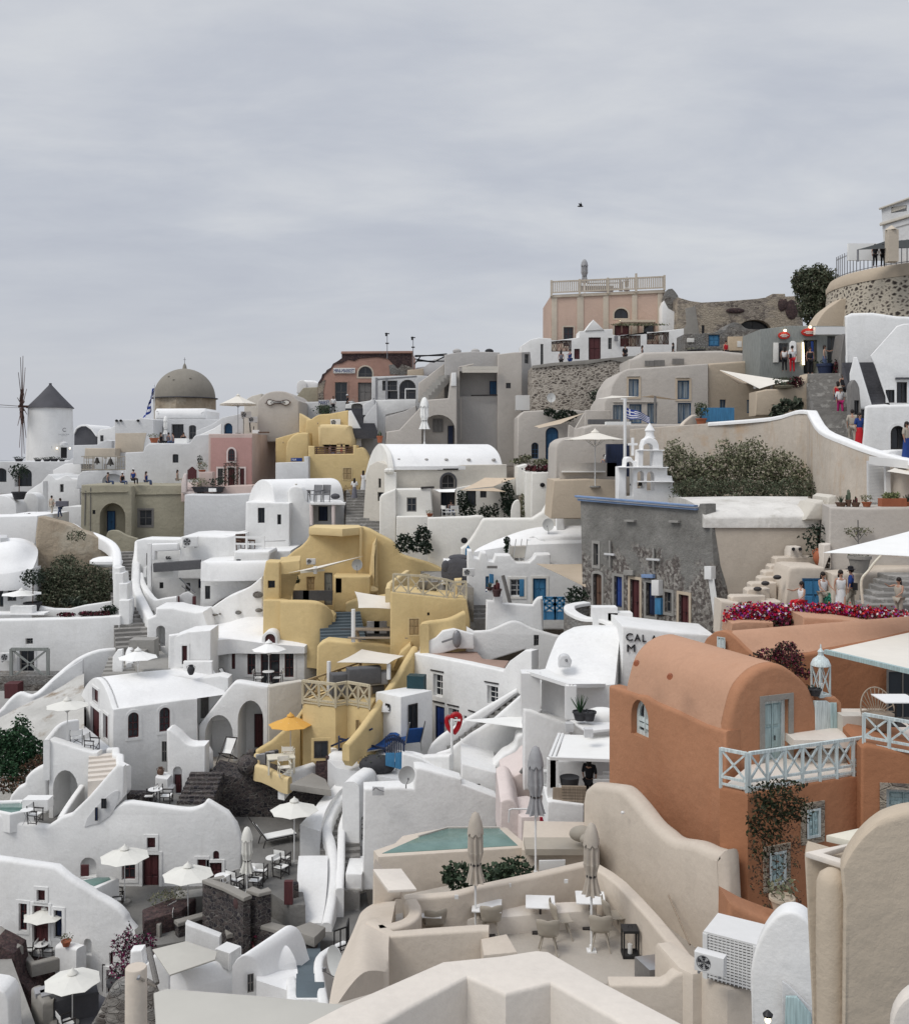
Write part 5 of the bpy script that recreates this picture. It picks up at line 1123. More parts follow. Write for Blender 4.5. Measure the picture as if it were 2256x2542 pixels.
pC(T,pl,[(1828,800),(1830,675),(2000,672),(2006,800)],'board',-.12,.08,'notice_board');pC(T,pl,[(1915,770),(1915,715),(1955,715),(1955,770)],'sign_white',-.15,.03,'notice');pC(T,pl,[(1465,725),(1466,688),(1530,688),(1530,725)],'sign_white',-.1,.06,'sign')
T=hO('rubble_wall','old rubble stone retaining wall with grey coping under the white gatehouse','wall',[(70,1400),(75,940),(250,915),(560,890),(860,868),(1000,850),(1060,815),(1060,1400)],500,84,0,5,'rubble',r=.05)
pl=PL(500,83.95);pC(T,pl,[(72,962),(75,935),(250,910),(560,885),(1010,845),(1010,930),(780,885),(560,925),(300,935)],'m29',-.06,.1,'coping')
for i,(x,y,d,kw)in enumerate([(335,975,87,dict(top='m34',low='m2',hairlen=.8,h=1.7,yaw=160)),(415,970,87,dict(top='m33',low='m33',hairlen=0,h=1.75,yaw=-60,arms=(0,50))),(910,935,86.5,dict(top='m2',low='m2',h=1.75,yaw=30,sleeves=True)),(1065,925,88,dict(top='m34',low='m4',h=1.65,yaw=70,hairlen=.6,pose='walk')),(1342,905,88,dict(top='m2',low='m2',h=1.7,yaw=-90,hairlen=.3,sleeves=True)),(1420,915,87,dict(top='m3',low='m4',h=1.7,yaw=-100,hairlen=1,pose='walk'))]):
 pX(x,y,d,['long haired person in grey left of the small maroon window','person in blue turning beside the small maroon window','person in black leaning on the rubble wall by the maroon door','slim person in grey walking right past the iron railing','person in black hooded top behind the curved beige parapet','long haired person in white at the grey stone corner'][i],**kw)
put('dish',g(245,1290,82),'satellite dish on the rubble wall',s=.8)
put('potted',g(1553,838,80),'grey planter bowl on top of the beige parapet',s=1.3,pot='m32',h=.2,r=.6,ph=.3,leaf='m30',n=60)
T=TH('beige_house','rounded beige house with two tall curtained windows upstairs',W_,g(1100,1800,68));pl=PL(1200,68)
wA(T,[(720,1700),(722,1265),(772,1195)]+sm([(788,1120),(830,1050),(880,990),(945,962)])+[(1300,940),(1660,916),(1668,1700)],pl,7,'taupe',[(943,1056,1033,1216,'curtain',dict(dep=.25,trim='tan')),(1381,1068,1488,1236,'curtain',dict(dep=.25,trim='tan')),(802,1290,892,1455,'curtain',dict(dep=.25)),(948,1282,1060,1455,'curtain',dict(dep=.25)),(1110,1275,1198,1455,'curtain',dict(dep=.25)),(1384,1270,1506,1455,'curtain',dict(dep=.25))],r=.12)
for a,b,y in((930,1040,1030),(1368,1490,1042),(800,1195,1262)):pC(T,pl,[(a,y+5),(a,y-3),(b,y-3),(b,y+5)],'taupe',-.1,.12,'drip_moulding')
wA(T,[(1668,1700),(1662,918),(1700,912)]+sm([(1814,905),(1960,895),(2160,888),(2434,910),(2510,940),(2540,990)])+[(2560,1700)],PL(1668,68.3,20),3,'tan',[(1762,1240,1820,1362,'curtain',dict(dep=.25)),(2006,1243,2090,1362,'curtain',dict(dep=.25))],r=.15,pA='wing_wall')
wA(T,[(940,1000),(942,880),(1040,850),(1075,815),(1300,808),(1660,800)]+sm([(1780,798),(1880,812),(1960,820),(2040,850),(2090,905)])+[(2100,1000)],PL(1300,71.5),4,'taupe',pA='roof_parapet',r=.2)
for a,b,y1,y2 in((1092,1170,890,942),(1176,1262,885,938),(1340,1436,872,926)):
 bm=BM()
 for k in range(9):x=a+(b-a)*k/8;bar(bm,g(x,y2,71.3),g(x,y1,71.3),.07)
 T.pA('vent_grille',bm,'m22',flat=1)
T2=TH('terrace_wall','taupe terrace wall with rounded end below the beige house','wall',g(900,1814,62))
wA(T2,[(280,2100),(285,1680)]+sm([(300,1630),(345,1595),(400,1578)])+[(530,1572),(532,1495),(615,1465),(1430,1462),(1600,1462),(1600,2100)],PL(800,62.5),5,'taupe',[(815,1697,880,1860,'blue',dict(arch=1,dep=.3))],r=.15)
wA(T2,[(550,1480),(552,1335),(782,1338),(782,1480)],PL(600,65.5),.4,'taupe',pA='upper_wall')
sA('pale shade sail left of the flagpole in front of the beige house',[(650,1237,63),(790,1207,66.5),(1030,1214,66.5)],'sail',.05);sA('brown shade sail right of the flagpole before the lower curtained windows',[(1040,1216,66.5),(1150,1203,64),(1385,1243,66.5)],'m38',.05)
pole('slanting brown post under the right shade sail',1180,1210,1450,64,.16,'m22')
T=TH('flag','blue and white striped flag flying from the white pole','flag',g(905,2010,58));flag(T,g(900,1235,58),g(908,2030,58),lambda u,v:g(908+u*222,1300+v*(100-45*u)+u*90+8*math.sin(u*8),57.8+.15*math.sin(u*9)))
bm=BM();cyl(bm,g(900,1240,58),.2,.06,10);T.pA('finial',bm,'m10')
put('parasol',g(640,2030,57),'cream octagonal parasol left of the flagpole',s=1.22,r=1.45,h=2.2,rise=.38,mat='sail')
put('potted',g(1595,1470,60),'small potted tree in a terracotta tub before the beige house',s=.95,leaf='leaf',pot='m21',h=.95,r=.38,ph=.42,n=420,trunk=.12,sz=.07)
T2=tP('rounded beige parapet sheltering the terracotta tub',[(1430,1475,60.5),(1465,1425,60.8),(1520,1382,61),(1570,1378,61.3),(1640,1400,61.6)],.3,1.6,'beige')
bm=BM();box(bm,g(1738,1440,61),2.0,.3,.85);solo('blue_bench','blue painted bench back behind the beige parapet','bench',bm,'azure')
bm=BM();box(bm,g(845,1470,61.5),1.5,.6,.2);solo('white_lounger_pad','white sunbed pad left of the flagpole base','sun lounger',bm,'m20')
bm=BM();box(bm,g(720,1462,64),2.0,.6,.3);solo('dark_sofa','dark low sofa behind the taupe terrace wall','sofa',bm,'cushion')
T=TH('taupe_house','taupe house with a blue arched door and small blue arched window',W_,g(120,1900,78));pl=PL(120,79)
wA(T,[(-60,2000),(-55,1400),(0,1345),(180,1335),(460,1332),(560,1345),(560,2000)],pl,5,'taupe',[(68,1626,132,1772,'bluew',dict(arch=1,dep=.3)),(196,1488,312,1890,'blue',dict(arch=.9,dep=.3))],r=.12)
T2=hO('taupe_wall','taupe wall corner right of the blue arched door','wall',[(388,1720),(405,1468),(418,1470),(460,1500),(550,1350),(552,1720)],450,72,0,.5,'taupe')
fO('hanging_plant','dark heart shaped plant hanging over the taupe parapet','plant',[((230,1355,78.5),.9,.3,.6),((370,1385,78.3),1.7,.3,.9)],900,.12,'m14',14)
fO('shrub','grey green shrub growing out of the rubble wall','shrub',[((670,1210,82),1.4,.5,1.0)],350,.13,'m31',15)
T2=TH('canvas_awning','brown canvas strip slung over the blue arched door','awning',g(300,1480,76));bm=BM();sail_bm(bm,[g(90,1483,76),g(130,1500,75),g(330,1460,75),g(550,1360,76)],.1);T2.pA('cloth',bm,'tan')
org(1350,1100)
for x,y,l,kw in((580,330,'person in white shirt with dark strap standing under the cream parasol',dict(top='m3',low='m34',yaw=190,h=1.75,sleeves=True,bag='m2')),(545,340,'person behind the white shirted one under the cream parasol',dict(top='m34',low='m2',yaw=150,h=1.6))):pX(x,y,60 if 'strap' in l else 61.5,l,**kw)
T=TH('bar_counter','long low table under the cream parasol','table',g(400,330,58.5));bm=BM();box(bm,g(350,262,58.7),2.5,.7,.07);T.pA('tabletop',bm,'m20');bm=BM();box(bm,g(395,330,58.9),3.3,.3,1.0);T.pA('base',bm,'taupe')
bm=BM();box(bm,g(660,300,59),1.3,.5,1.9);solo('dark_cabinet','dark cabinet beside the flagpole behind the belfry','cabinet',bm,'navy')
T=hO('tan_wall','smooth tan wall between white tower and belfry','wall',[(60,680),(85,335),(400,325),(675,335),(680,680)],400,57,0,4,'tan')
org(1756,470)
cx=g(1900,1000,78);T=TH('stone_bastion','round stone bastion pitted with dark stones at the top right','tower',cx)
zt=zz(740,70);zb=zz(1300,70);c=V3(g(1190,0,76).x+9.2,78,0)
bm=BM();lathe(bm,V3(c.x,c.y,zb),[(9.4,0),(9.1,(zt-zb)*.5),(8.9,zt-zb)],64);T.pA('wall',bm,'pitted');bm=BM();lathe(bm,V3(c.x,c.y,zt),[(8.95,0),(8.98,.35),(8.7,.9),(8.6,.95),(8.3,.95)],64);T.pA('parapet',bm,'tan')
bm=BM();Z=V3(0,0,1)
for k in range(44):
 a=rad(176+k*2.6);p=V3(c.x+8.5*math.cos(a),c.y+8.5*math.sin(a),zt+.9);bar(bm,p,p+Z*1.75,.05)
 q=V3(c.x+8.5*math.cos(a+rad(2.6)),c.y+8.5*math.sin(a+rad(2.6)),zt+.9);bar(bm,p+Z*1.5,q+Z*1.5,.05);bar(bm,p+Z*.15,q+Z*.15,.05)
solo('iron_fence','bluish iron fence on top of the round bastion','fence',bm,'m12',flat=1)
bm=BM();p=g(1655,655,69.5);box(bm,p,.7,.6,2.2);lathe(bm,p+V3(0,0,2.2),[(.5,0),(.02,.35)],4);solo('gate_pier','cream gate pier with pointed cap on the bastion','pillar',bm,'m15')
T=TH('cream_mansion','cream mansion corner with balustraded roof at the top right edge',W_,g(1700,560,76));pl=PL(1700,76,-35)
wA(T,[(1595,760),(1562,178),(1850,70),(2300,-100),(2300,760)],pl,6,'m1',[(1650,150,1790,205,'niche',dict(dep=.3))],r=.03)
pC(T,pl,[(1545,185),(1545,172),(1860,60),(1860,74)],'cream',-.25,.3,'cornice');pC(T,pl,[(1552,330),(1552,308),(1860,215),(1860,240)],'cream',-.25,.3,'cornice');pC(T,pl,[(1600,370),(1600,325),(1850,250),(1850,300)],'m1',-.08,.1,'panel')
bm=BM()
for k in range(10):x=1655+k*13;bar(bm,pl.at(*pl.uv(x,205-k*4),.1),pl.at(*pl.uv(x,168-k*4.6),.1),.12)
T.pA('balustrade',bm,'cream',flat=1)
sA('dark shade sail spread before the cream mansion',[(1340,545,69),(1590,470,72),(1850,450,72),(1850,530,70)],'sail_dark',.1);pole('slanting grey post holding the dark shade sail',1350,545,650,69.2,.14,'m12')
bm=BM();box(bm,g(1480,640,72),3.5,.2,1.2);solo('white_windbreak','white cloth windbreak behind the iron fence','screen',bm,'m20')
for i,x in enumerate((1505,1575)):pX(x,700,71,['left dark clad person behind the iron fence','right dark clad person behind the iron fence'][i],top='m2',low='m2',h=1.6)
fO('round_tree','dense round dark green tree beside the stone bastion','tree',[((970,850,85),1.75,1.4,1.5),((1000,960,85),1.75,1.4,1.5),((960,1090,84.5),1.25,1,1.4),((1090,900,85),.9,.8,1.3),((850,820,85),.8,.8,.9),((1060,1010,84.5),1.2,1,1.2)],20000,.13,'m35',7,trunk=.3,k=1)
T=hO('tan_wall','tan plastered ramp wall between round tree and bastion','wall',[(960,1260)]+sm([(1000,1170),(1060,1090),(1140,1030),(1200,985)])+[(1260,980),(1260,1260)],1100,76,0,2,'tan')
T=TH('souvenir_shop','grey green shop front with two red oval signs',W_,g(900,1660,66));pl=PL(900,66)
wA(T,[(465,1700),(470,1262),(740,1228),(1230,1232),(1230,1700)],pl,4,'sage',[(640,1385,722,1560,'greyw'),(862,1355,985,1665,'dark',dict(dep=.8)),(1075,1320,1180,1600,'greyw',dict(dep=.3))],r=.03)
for x,y,rx,ry in((680,1318,54,33),(905,1290,71,36)):
 bm=BM();o=pl.O-pl.W*.16;pp=[pl.uv(x+rx*math.cos(a*math.pi/14),y+ry*math.sin(a*math.pi/14))for a in range(28)];pB(bm,pp,o,pl.U,pl.V,pl.W,.08,.02);T.pA('oval_sign',bm,'sign_red')
 bm=BM()
 for k,(w,dy)in enumerate(((.5,-8),(.7,2),(.45,12))):a=pl.at(*pl.uv(x-rx*w,y+dy),-.18);b=pl.at(*pl.uv(x+rx*w,y+dy),-.18);bar(bm,a,b,.035)
 T.pA('sign_lettering',bm,'sign_white',flat=1)
 bm=BM();ell(bm,pl.at(*pl.uv(x,y-ry-8),-.35),.1,.1,.08,8,5);T.pA('lamp',bm,'bulb')
pC(T,pl,[(585,1560),(588,1382),(632,1382),(632,1560)],'sign_white',-.1,.08,'display_board');pC(T,pl,[(725,1560),(728,1385),(745,1368),(770,1368),(788,1385),(790,1560)],'white',-.2,.1,'door_leaf');pC(T,pl,[(795,1560),(798,1380),(835,1380),(838,1560)],'m15',-.1,.08,'display_board');pC(T,pl,[(846,1580),(846,1380),(858,1380),(866,1580)],'bulb',-.12,.05,'neon_tube')
bm=BM();box(bm,g(1112,1310,65.5),2.2,.4,.5);T.pA('air_conditioner',bm,'m13')
for i,x in enumerate((912,935)):bm=BM();pB(bm,[pl.uv(x-12,1370),pl.uv(x+12,1370),pl.uv(x+18,1530),pl.uv(x-14,1530)],pl.O-pl.W*.1,pl.U,pl.V,pl.W,.15,.04);T.pA('hanging_clothes',bm,['m2','m33'][i])
pX(920,1665,65,'person in dark clothes in the doorway below the larger red sign',yaw=0,top='m2',low='m2',h=1.75)
pX(690,1640,65.5,'person in striped white top left of the red shop sign door',yaw=170,top='m3',low='m2',hairlen=.8,h=1.6);pX(760,1650,65,'person in white shirt with shoulder strap before the shop',yaw=180,top='m3',low='cloth_red',h=1.72,sleeves=True,bag='m2')
pX(1050,1640,64.5,'person in cream top and long blue skirt at the head of the stairs',yaw=60,top='m5',low='m4',skirt=True,h=1.68,hairlen=.3,arms=(0,70))
pX(400,1560,72,'person in black beside the beige notice board',yaw=150,top='m2',low='m2',h=1.72,sleeves=True);pX(162,1560,73,'person with only a dark head visible left of the notice board',yaw=30,top='cloth_red',low='m2',h=1.6)
T2=tP('white shaped garden wall with round finial left of the shop',[(430,1460,68),(480,1440,68),(520,1380,68),(550,1350,68),(575,1370,68),(582,1500,68)],.5,2.5,'m1',smooth=3)
put('potted',g(1058,1700,63.5),'blue pot at the head of the stairs',s=1.5,pot='navy',leaf='m14',h=.2,r=.38,ph=.6,n=30)
fO('shrub','reddish shrub behind the upper stair walkers','shrub',[((1185,1620,63),.8,.5,1.2)],500,.09,'leaf_red',17)
T=hO('white_wall','white awning post and dark glass panel right of the shop','wall',[(1190,1900),(1192,1500),(1225,1300),(1240,1300),(1245,1900)],1215,62.5,0,1.5,'m22')
org(1756,900)
sT('broad grey stone staircase climbing to the shops',(1330,800,49),(1030,105,63.5),2.4,20,drop=1.5,land=3)
P=[(-700,600,61),(0,548,59.5),(560,502,57),(780,442,55),(885,438,54.6),(905,470,54),(1000,612,51),(1200,702,47.6),(1450,792,45.4),(1814,892,43),(2300,1010,39)]
BZ=zz(1260,52)
tP('tall stained tan wall curving down beside the stone staircase',P,.45,5,'tan_stain',base=BZ-1,smooth=3,r=.05)
P2=[(x,y-10,d-.05)for x,y,d in P[1:]];tP('white coping following the curved tan wall down the stairs',P2,.55,.22,'m0',smooth=3,r=.1,name='coping')
T=TH('planter_wall','beige stepped planter wall beside the stair head','wall',g(650,460,60));wA(T,[(430,480),(432,262),(530,240),(700,235),(850,210),(900,100),(905,350),(910,480)],PL(650,61),1.5,'tan',r=.12)
fO('prickly_pear','green prickly pear cactus against the beige planter wall','cactus',[((640,420,60),.9,.3,.5),((700,390,60),.7,.3,.7),((800,370,60),.7,.3,.6),((610,460,60),.5,.3,.2)],300,.17,'m31',18,flat=.8)
put('potted',g(690,232,61),'green cactus clump on the planter wall',s=1.5,pot='olive',leaf='m31',h=.4,r=.4,ph=.1,n=120);fO('dry_plant','reddish dry plant mound at the end of the planter wall','plant',[((795,175,61),.8,.4,.6)],380,.09,'leaf_red',19)
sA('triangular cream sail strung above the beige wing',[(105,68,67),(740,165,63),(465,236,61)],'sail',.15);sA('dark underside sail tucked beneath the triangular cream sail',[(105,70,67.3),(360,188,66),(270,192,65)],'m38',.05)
fO('oleander_bush','wide straggly grey green bush in front of the stained wall','bush',[((-240,960,54),1.2,.8,1.2),((-180,1070,54),1.2,.8,.9),((0,1010,54),1.3,.8,1.1),((200,990,54),1.3,.8,1.2),((300,860,54),.9,.6,.9),((420,800,54),.7,.5,.8),((480,1010,53.8),1.4,.8,1.2),((680,990,53.6),1.2,.8,1.0),((850,1080,53),.8,.6,.8),((-300,820,54),.6,.5,.8),((150,800,54),.5,.4,.7),((640,860,53.8),.6,.5,.6)],15000,.085,'m30',20,trunk=.1,k=1)
fO('dark_shrub','darker green undergrowth at the foot of the straggly bush','bush',[((750,1150,52),1.3,.7,.6),((300,1150,52.5),1.9,.7,.6),((-80,1150,52.5),1.5,.7,.6)],5000,.08,'m35',22,k=1)
fO('bare_climber','thin bare climber on the corner of the stained wall','plant',[((890,740,56.3),.45,.2,.8),((880,820,56.3),.25,.2,.9)],90,.11,'m30',23)
for a in((1190,490,55,dict(yaw=0,pose='walk',top='m3',low='cloth_magenta',hairlen=0,hat='m5',h=1.62,sleeves=True),'person in pink trousers and sun hat coming down the stairs'),(1170,440,57.5,dict(yaw=180,pose='walk',top='cloth_red',low='m4',hairlen=.4,h=1.7),'person in red top climbing behind the pink trousers'),(1220,360,59,dict(yaw=0,top='m2',low='m2',h=1.7,hairlen=.3),'person in black halfway up the stairs'),(1300,740,50.5,dict(yaw=170,top='m5',low='m5',h=1.75,sleeves=True,pose='walk'),'person in beige shirt walking down beside the red skirt'),(1365,770,49.5,dict(yaw=10,top='m33',low='cloth_red',skirt=True,hairlen=.8,h=1.72,sleeves=True),'long haired person in navy top and long red skirt')):pX(a[0],a[1],a[2],a[4],**a[3])
T=TH('white_house','bright white house with inner staircase at the right edge',W_,g(1500,900,50));pl=PL(1400,56,0,66)
wA(T,[(1250,420),(1235,-250),(1228,-420),(1290,-448),(1480,-452),(1700,-420),(2300,-400),(2300,420)],pl,5,'white',r=.2,pA='upper_wall')
pl=PL(1500,53,0,66);wA(T,[(1280,420),(1275,100),(1305,-20),(1310,-50),(1345,-50),(1475,380),(1620,372),(1500,20),(1460,-60),(1700,-330),(1760,-350),(2300,-380),(2300,420)],pl,.6,'white',[(1600,245,1680,362,'dark'),(1700,175,1792,364,'dark',dict(dep=.25)),(2000,175,2100,364,'dark')],r=.08,pA='stair_wall')
bm=BM();stairs_bm(bm,g(1530,385,53.2),g(1410,0,55.7),2.4,16);T.pA('inner_stairs',bm,'slate',flat=1)
pC(T,pl,[(1685,152),(1690,136),(1900,136),(1900,150)],'slate',-.25,.3,'canopy')
pl=PL(1500,48,0,66);wA(T,[(1385,760),(1400,620),(1410,400),(1440,385),(2300,362),(2300,1100),(1385,900)],pl,4.5,'white',[(1645,568,1778,782,'dark',dict(arch=1,dep=.5,trim='white'))],r=.15,pA='lower_wall')
T=TH('slate_doorway','narrow dark slate doorway frame leaning beside the stairs','doorway',g(1340,520,51.5));wA(T,[(1285,540),(1282,220)]+sm([(1290,190),(1320,155),(1350,190)])+[(1365,230),(1390,540)],PL(1330,52),.5,'m22',[(1318,340,1362,530,'dark')],r=.03)
pX(1790,885,44,'person in patterned blue skirt cut by the right edge of the stairs',yaw=30,top='m5',low='m33',skirt=True,hairlen=.4,h=1.7,sleeves=True)
T=hO('white_block','white block with small dark animal statue below the arched door','wall',[(1580,900),(1585,830),(1650,790),(1750,785),(1760,960)],1680,44.5,0,1.2,'white')
org(1350,1100)
T=TH('belfry','white stepped bell tower with arched openings in front of the straggly bush','bell tower',g(900,500,56));pl=PL(900,53,8)
wA(T,[(668,640),(668,212),(728,206),(732,150)]+sm([(740,132),(765,122),(790,132),(805,158)])+[(842,160),(842,215),(1110,222),(1112,292),(1152,296),(1163,340),(1158,385),(1245,490),(1250,640)],pl,.6,'m0',[(733,165,802,480,'gap',dict(arch=1)),(838,250,900,410,'gap',dict(arch=1)),(925,254,992,430,'gap',dict(arch=1))],r=.07,pA='lower_tier')
wA(T,[(846,218),(846,62),(882,58),(884,20)]+sm([(900,-30),(950,-55),(1010,-30),(1035,15)])+[(1038,60),(1072,64),(1074,218)],PL(900,52.8,8),.6,'m0',[(890,0,985,204,'gap',dict(arch=1,dep=1.2))],r=.07,pA='upper_tier')
for a,b,y in((838,1080,62),(662,1116,216),(842,1165,345)):pC(T,PL(900,52.8,8),[(a,y+8),(a,y-5),(b,y-1),(b,y+10)],'m0',-.1,.3,'moulding',.03)
bm=BM();lathe(bm,g(950,-45,53.4),[(.3,0),(.22,.15),(.22,.35),(.28,.4),(.16,.6),(.02,.8)],14);T.pA('finial',bm,'m0')
bm=BM();p=g(797,112,53.3);bar(bm,p,p+V3(0,0,.95),.13);bar(bm,p+V3(-.25,0,.6),p+V3(.25,0,.6),.12);T.pA('cross',bm,'m0')
for x,y in((795,380),(868,385)):bm=BM();lathe(bm,g(x,y,53.4),[(.16,0),(.13,.05),(.09,.2),(.02,.28)],10);T.pA('bell',bm,'bronze')
pole('tall white flagpole beside the belfry',728,-398,480,54.5,.17,name='flagpole',cat='flagpole')
T=TH('ruined_house','big roofless grey plaster house with blue cornice and maroon doors',W_,g(900,1700,48));pl=PL(1380,46,-58)
wA(T,[(350,1900),(345,1500),(340,1150),(325,505),(1380,592),(1400,545),(1450,548),(1452,690),(1500,694),(1525,1110),(1560,1400),(1600,1700),(1610,1900)],pl,.7,'ruin_render',[(447,905,490,1102,'darkw',dict(trim='concrete')),(444,1175,521,1520,'brown',dict(arch=.3,nm='door',trim='concrete')),(633,1200,704,1478,'royal',dict(trim='concrete',nm='window')),(776,1228,862,1655,'maroon',dict(trim='tan')),(920,1258,1000,1560,'navy',dict(trim='concrete',nm='window')),(1088,1342,1150,1525,'darkw',dict(trim='concrete')),(1215,1366,1305,1700,'maroon',dict(trim='tan'))],r=.04)
pf=PL(1380,45.9,-58)
for i,(a,b,m)in enumerate(((470,486,'blue_trim'),(486,500,'m1'),(500,518,'blue_trim'))):pC(T,pf,[(305+i*5,b),(300+i*5,a),(1378,a+88),(1375,b+86)],m,-.22+.06*i,.3,'cornice')
for x1,y1,x2,y2,m in((1000,1230,1064,1368,'m13'),(1012,1392,1064,1540,'azure'),(730,1142,812,1188,'concrete'),(890,1180,990,1212,'blue_trim'),(735,690,822,708,'concrete'),(1135,695,1220,715,'concrete'),(1476,1106,1538,1222,'m13')):
 pC(T,pf,[(x1,y2),(x1,y1),(x2,y1+3),(x2,y2+3)],m,-.25 if m=='m13' else-.12,.3 if m=='m13' else .2,'meter_box' if m=='m13' else 'shutter_panel' if m=='azure' else 'lintel',.01)
for x,y,w,h in((598,998,44,120),(990,1045,58,100)):pC(T,pf,[(x-6,y+h),(x-6,y-h),(x+6,y-h),(x+6,y+h)],'concrete',-.08,.1,'iron_cross',.01);pC(T,pf,[(x-w,y+8),(x-w,y-10),(x+w,y-2),(x+w,y+16)],'m1',-.11,.1,'iron_cross',.01)
bm=BM()
for k in range(4):bar(bm,pf.at(*pf.uv(1500+k*12,1222),-.1),pf.at(*pf.uv(1560+k*14,1680),-.1),.07)
T.pA('drain_pipes',bm,'m13',flat=1)
T2=TH('stone_yard_wall','low curved rubble wall with white coping before the grey ruin','wall',g(500,1650,46));P=[g(*p)for p in sm([(350,1440,49),(250,1455,48.5),(180,1480,47.8),(200,1530,46.5),(330,1590,45.5),(480,1600,45),(600,1640,44.6),(760,1660,44.2),(1100,1700,43.5),(1480,1730,43)],3)]
bm=BM();wB(bm,P,.45,1.6,.06);T2.pA('wall',bm,'ruin');bm=BM();wB(bm,[p+V3(0,-.03,.1)for p in P],.52,.16,.06);T2.pA('coping',bm,'white')
for x in(540,675):bm=BM();box(bm,g(x,1640,45.3),1.1,.7,.85 if x<600 else .6);solo('white_plinth','larger white plinth in front of the grey ruin' if x<600 else 'smaller white plinth in front of the grey ruin','plinth',bm,'white')
fO('shrub','dark shrub at the left corner of the grey ruin','shrub',[((295,1385,50),1.1,.7,.9)],450,.1,'m14',31)
org(1756,900)
T=TH('church','church hall with a smooth beige wall and stained rounded white roof','church',g(500,1900,45))
wA(T,[(10,2500),(20,1422),(500,1416),(985,1405),(995,2500)],PL(500,45.4),6,'beige_wall',r=.05,pA='wall')
sH(T,[[(-30,1428,45.3),(400,1424,45.3),(1005,1408,45.3)],[(-40,1380,45.5),(400,1372,45.5),(1010,1362,45.5)],[(-90,1300,46.8),(400,1295,46.8),(960,1290,46.8)],[(-200,1232,49),(350,1216,49),(900,1216,49)],[(-300,1213,52),(300,1206,52),(930,1210,52)],[(-400,1230,54),(300,1226,54),(950,1230,54)]],'roof_old',down=.3)
wA(T,[(870,1420),(935,1310),(960,1262),(1000,1255),(1040,1240),(1085,1300),(1090,1420)],PL(1000,45),2,'cream',pA='roof_end',r=.12)
T=TH('terrace_house','beige terrace house carrying a row of cactus planters on its edge',W_,g(1500,2200,40));pl=PL(1085,42.5,-14)
wA(T,[(1085,2500),(1088,1302),(1460,1310),(1820,1300),(2500,1290),(2500,2500)],pl,6,'taupe',r=.12)
wA(T,[(1075,1302),(1080,1215),(1120,1190),(1160,1200),(1165,1302)],PL(1100,45),2,'cream',r=.1,pA='roof_lump')
for i,(x,pot,leaf,form,s,r)in enumerate([(1198,'brown','m31','spiky',.62,.42),(1265,'brown','m31','cactus',1.0,.14),(1330,'brown','leaf_red','cactus',.6,.35),(1430,'m21','m30','bush',.68,.33),(1795,'m21','m31','spiky',.7,.5)]):put('potted',g(x,1298,pl.depth(x)+.6),['spiky plants in a brown trough at the left of the terrace edge','tall stout cactus second on the terrace edge','small spiky cactus in a brown pot third on the terrace edge','thin flowering plant in a terracotta pot on the terrace edge','spiky plant in terracotta at the right end of the terrace edge'][i],s=s,pot=pot,leaf=leaf,form=form,h=.5,r=r,ph=.3)
T2=TH('cactus_planter','long terracotta trough full of yellow green cacti','planter',g(1660,1295,41));bm=BM();box(bm,g(1660,1296,40.6),1.0,.4,.33);T2.pA('trough',bm,'m21');bm=BM();fB(bm,[(g(1600+k*20,1205,40.6),.13,.15,.16)for k in range(6)],700,.05,8);T2.pA('cacti',bm,'leaf_cactus',flat=1)
T2=TH('louvred_door','white louvred door panel behind the cactus planters','door',g(1520,1250,44));p2=PL(1520,44.5);pC(T2,p2,[(1440,1280),(1435,885),(1600,910),(1610,1280)],'m1',0,.1,'panel')
bm=BM()
for k in range(28):y=900+k*13;bar(bm,p2.at(*p2.uv(1445,y),-.04),p2.at(*p2.uv(1600,y+6),-.04),.05)
T2.pA('slats',bm,'m13',flat=1);bm=BM();bar(bm,g(1455,880,44),g(1900,930,43),.35);bar(bm,g(1610,910,44),g(1620,1280,44),.2);bar(bm,g(1700,910,44),g(1710,960,44),.25);T2.pA('frame',bm,'m13',flat=1)
sA('small cream sail above the cactus planters at the right edge',[(1610,980,42),(1700,935,44),(2000,935,44),(2000,1045,40.5),],'sail',.1)
T2=TH('wire_tree','bare wire tree sculpture hanging on the beige terrace wall','sculpture',g(1350,1640,41));bm=BM();pw=PL(1085,42.3,-14)
q=lambda x,y:pw.at(*pw.uv(x,y),-.1);bar(bm,q(1352,1640),q(1348,1418),.04)
for a,b in(((1352,1620),(1290,1545)),((1352,1600),(1410,1530)),((1350,1580),(1310,1510)),((1350,1560),(1395,1490)),((1350,1540),(1330,1480))):bar(bm,q(*a),q(*b),.035)
T2.pA('branches',bm,'m22',flat=1);bm=BM();fB(bm,[(q(1348,1520),.65,.08,.22)],160,.06,3);T2.pA('leaves',bm,'m30',flat=1)
org(1756,1300)
T=TH('stepped_stair','moulded beige steps rising to a double holed chimney','stairs',g(700,760,42))
for x1,x2,y,d in((215,520,650,41),(355,560,585,41.6),(390,620,532,42.2),(470,720,478,42.8),(510,760,425,43.2),(560,960,370,43.8),(610,950,300,44.3)):wA(T,[(x1,1000),(x1,y+20),(x1+20,y+2),(x2,y),(x2+5,1000)],PL(x1,d),.7,'beige',pA='step',r=.06)
wA(T,[(735,400),(738,250),(752,212),(840,208),(852,240),(855,400)],PL(790,44.5),.8,'m6',pA='chimney',r=.06)
for x in(770,832):bm=BM();bar(bm,g(x,228,44.45),g(x,229,43.9),.16,n=8);T.pA('chimney_hole',bm,'dark')
for x,y in((448,588),(518,537),(625,482)):bm=BM();ell(bm,g(x,y,41.4),.18,.15,.1,8,5);T.pA('stair_lamp',bm,'m28')
T=hO('door_block','beige block with a blue wooden door behind the seated people',W_,[(680,900),(725,430),(745,395),(800,385),(1050,395),(1062,420),(1110,900)],900,41.3,0,2,'beige',r=.12);aO(T,PL(900,41.25),845,490,1052,800,'azure',nm='door',rec=.0)
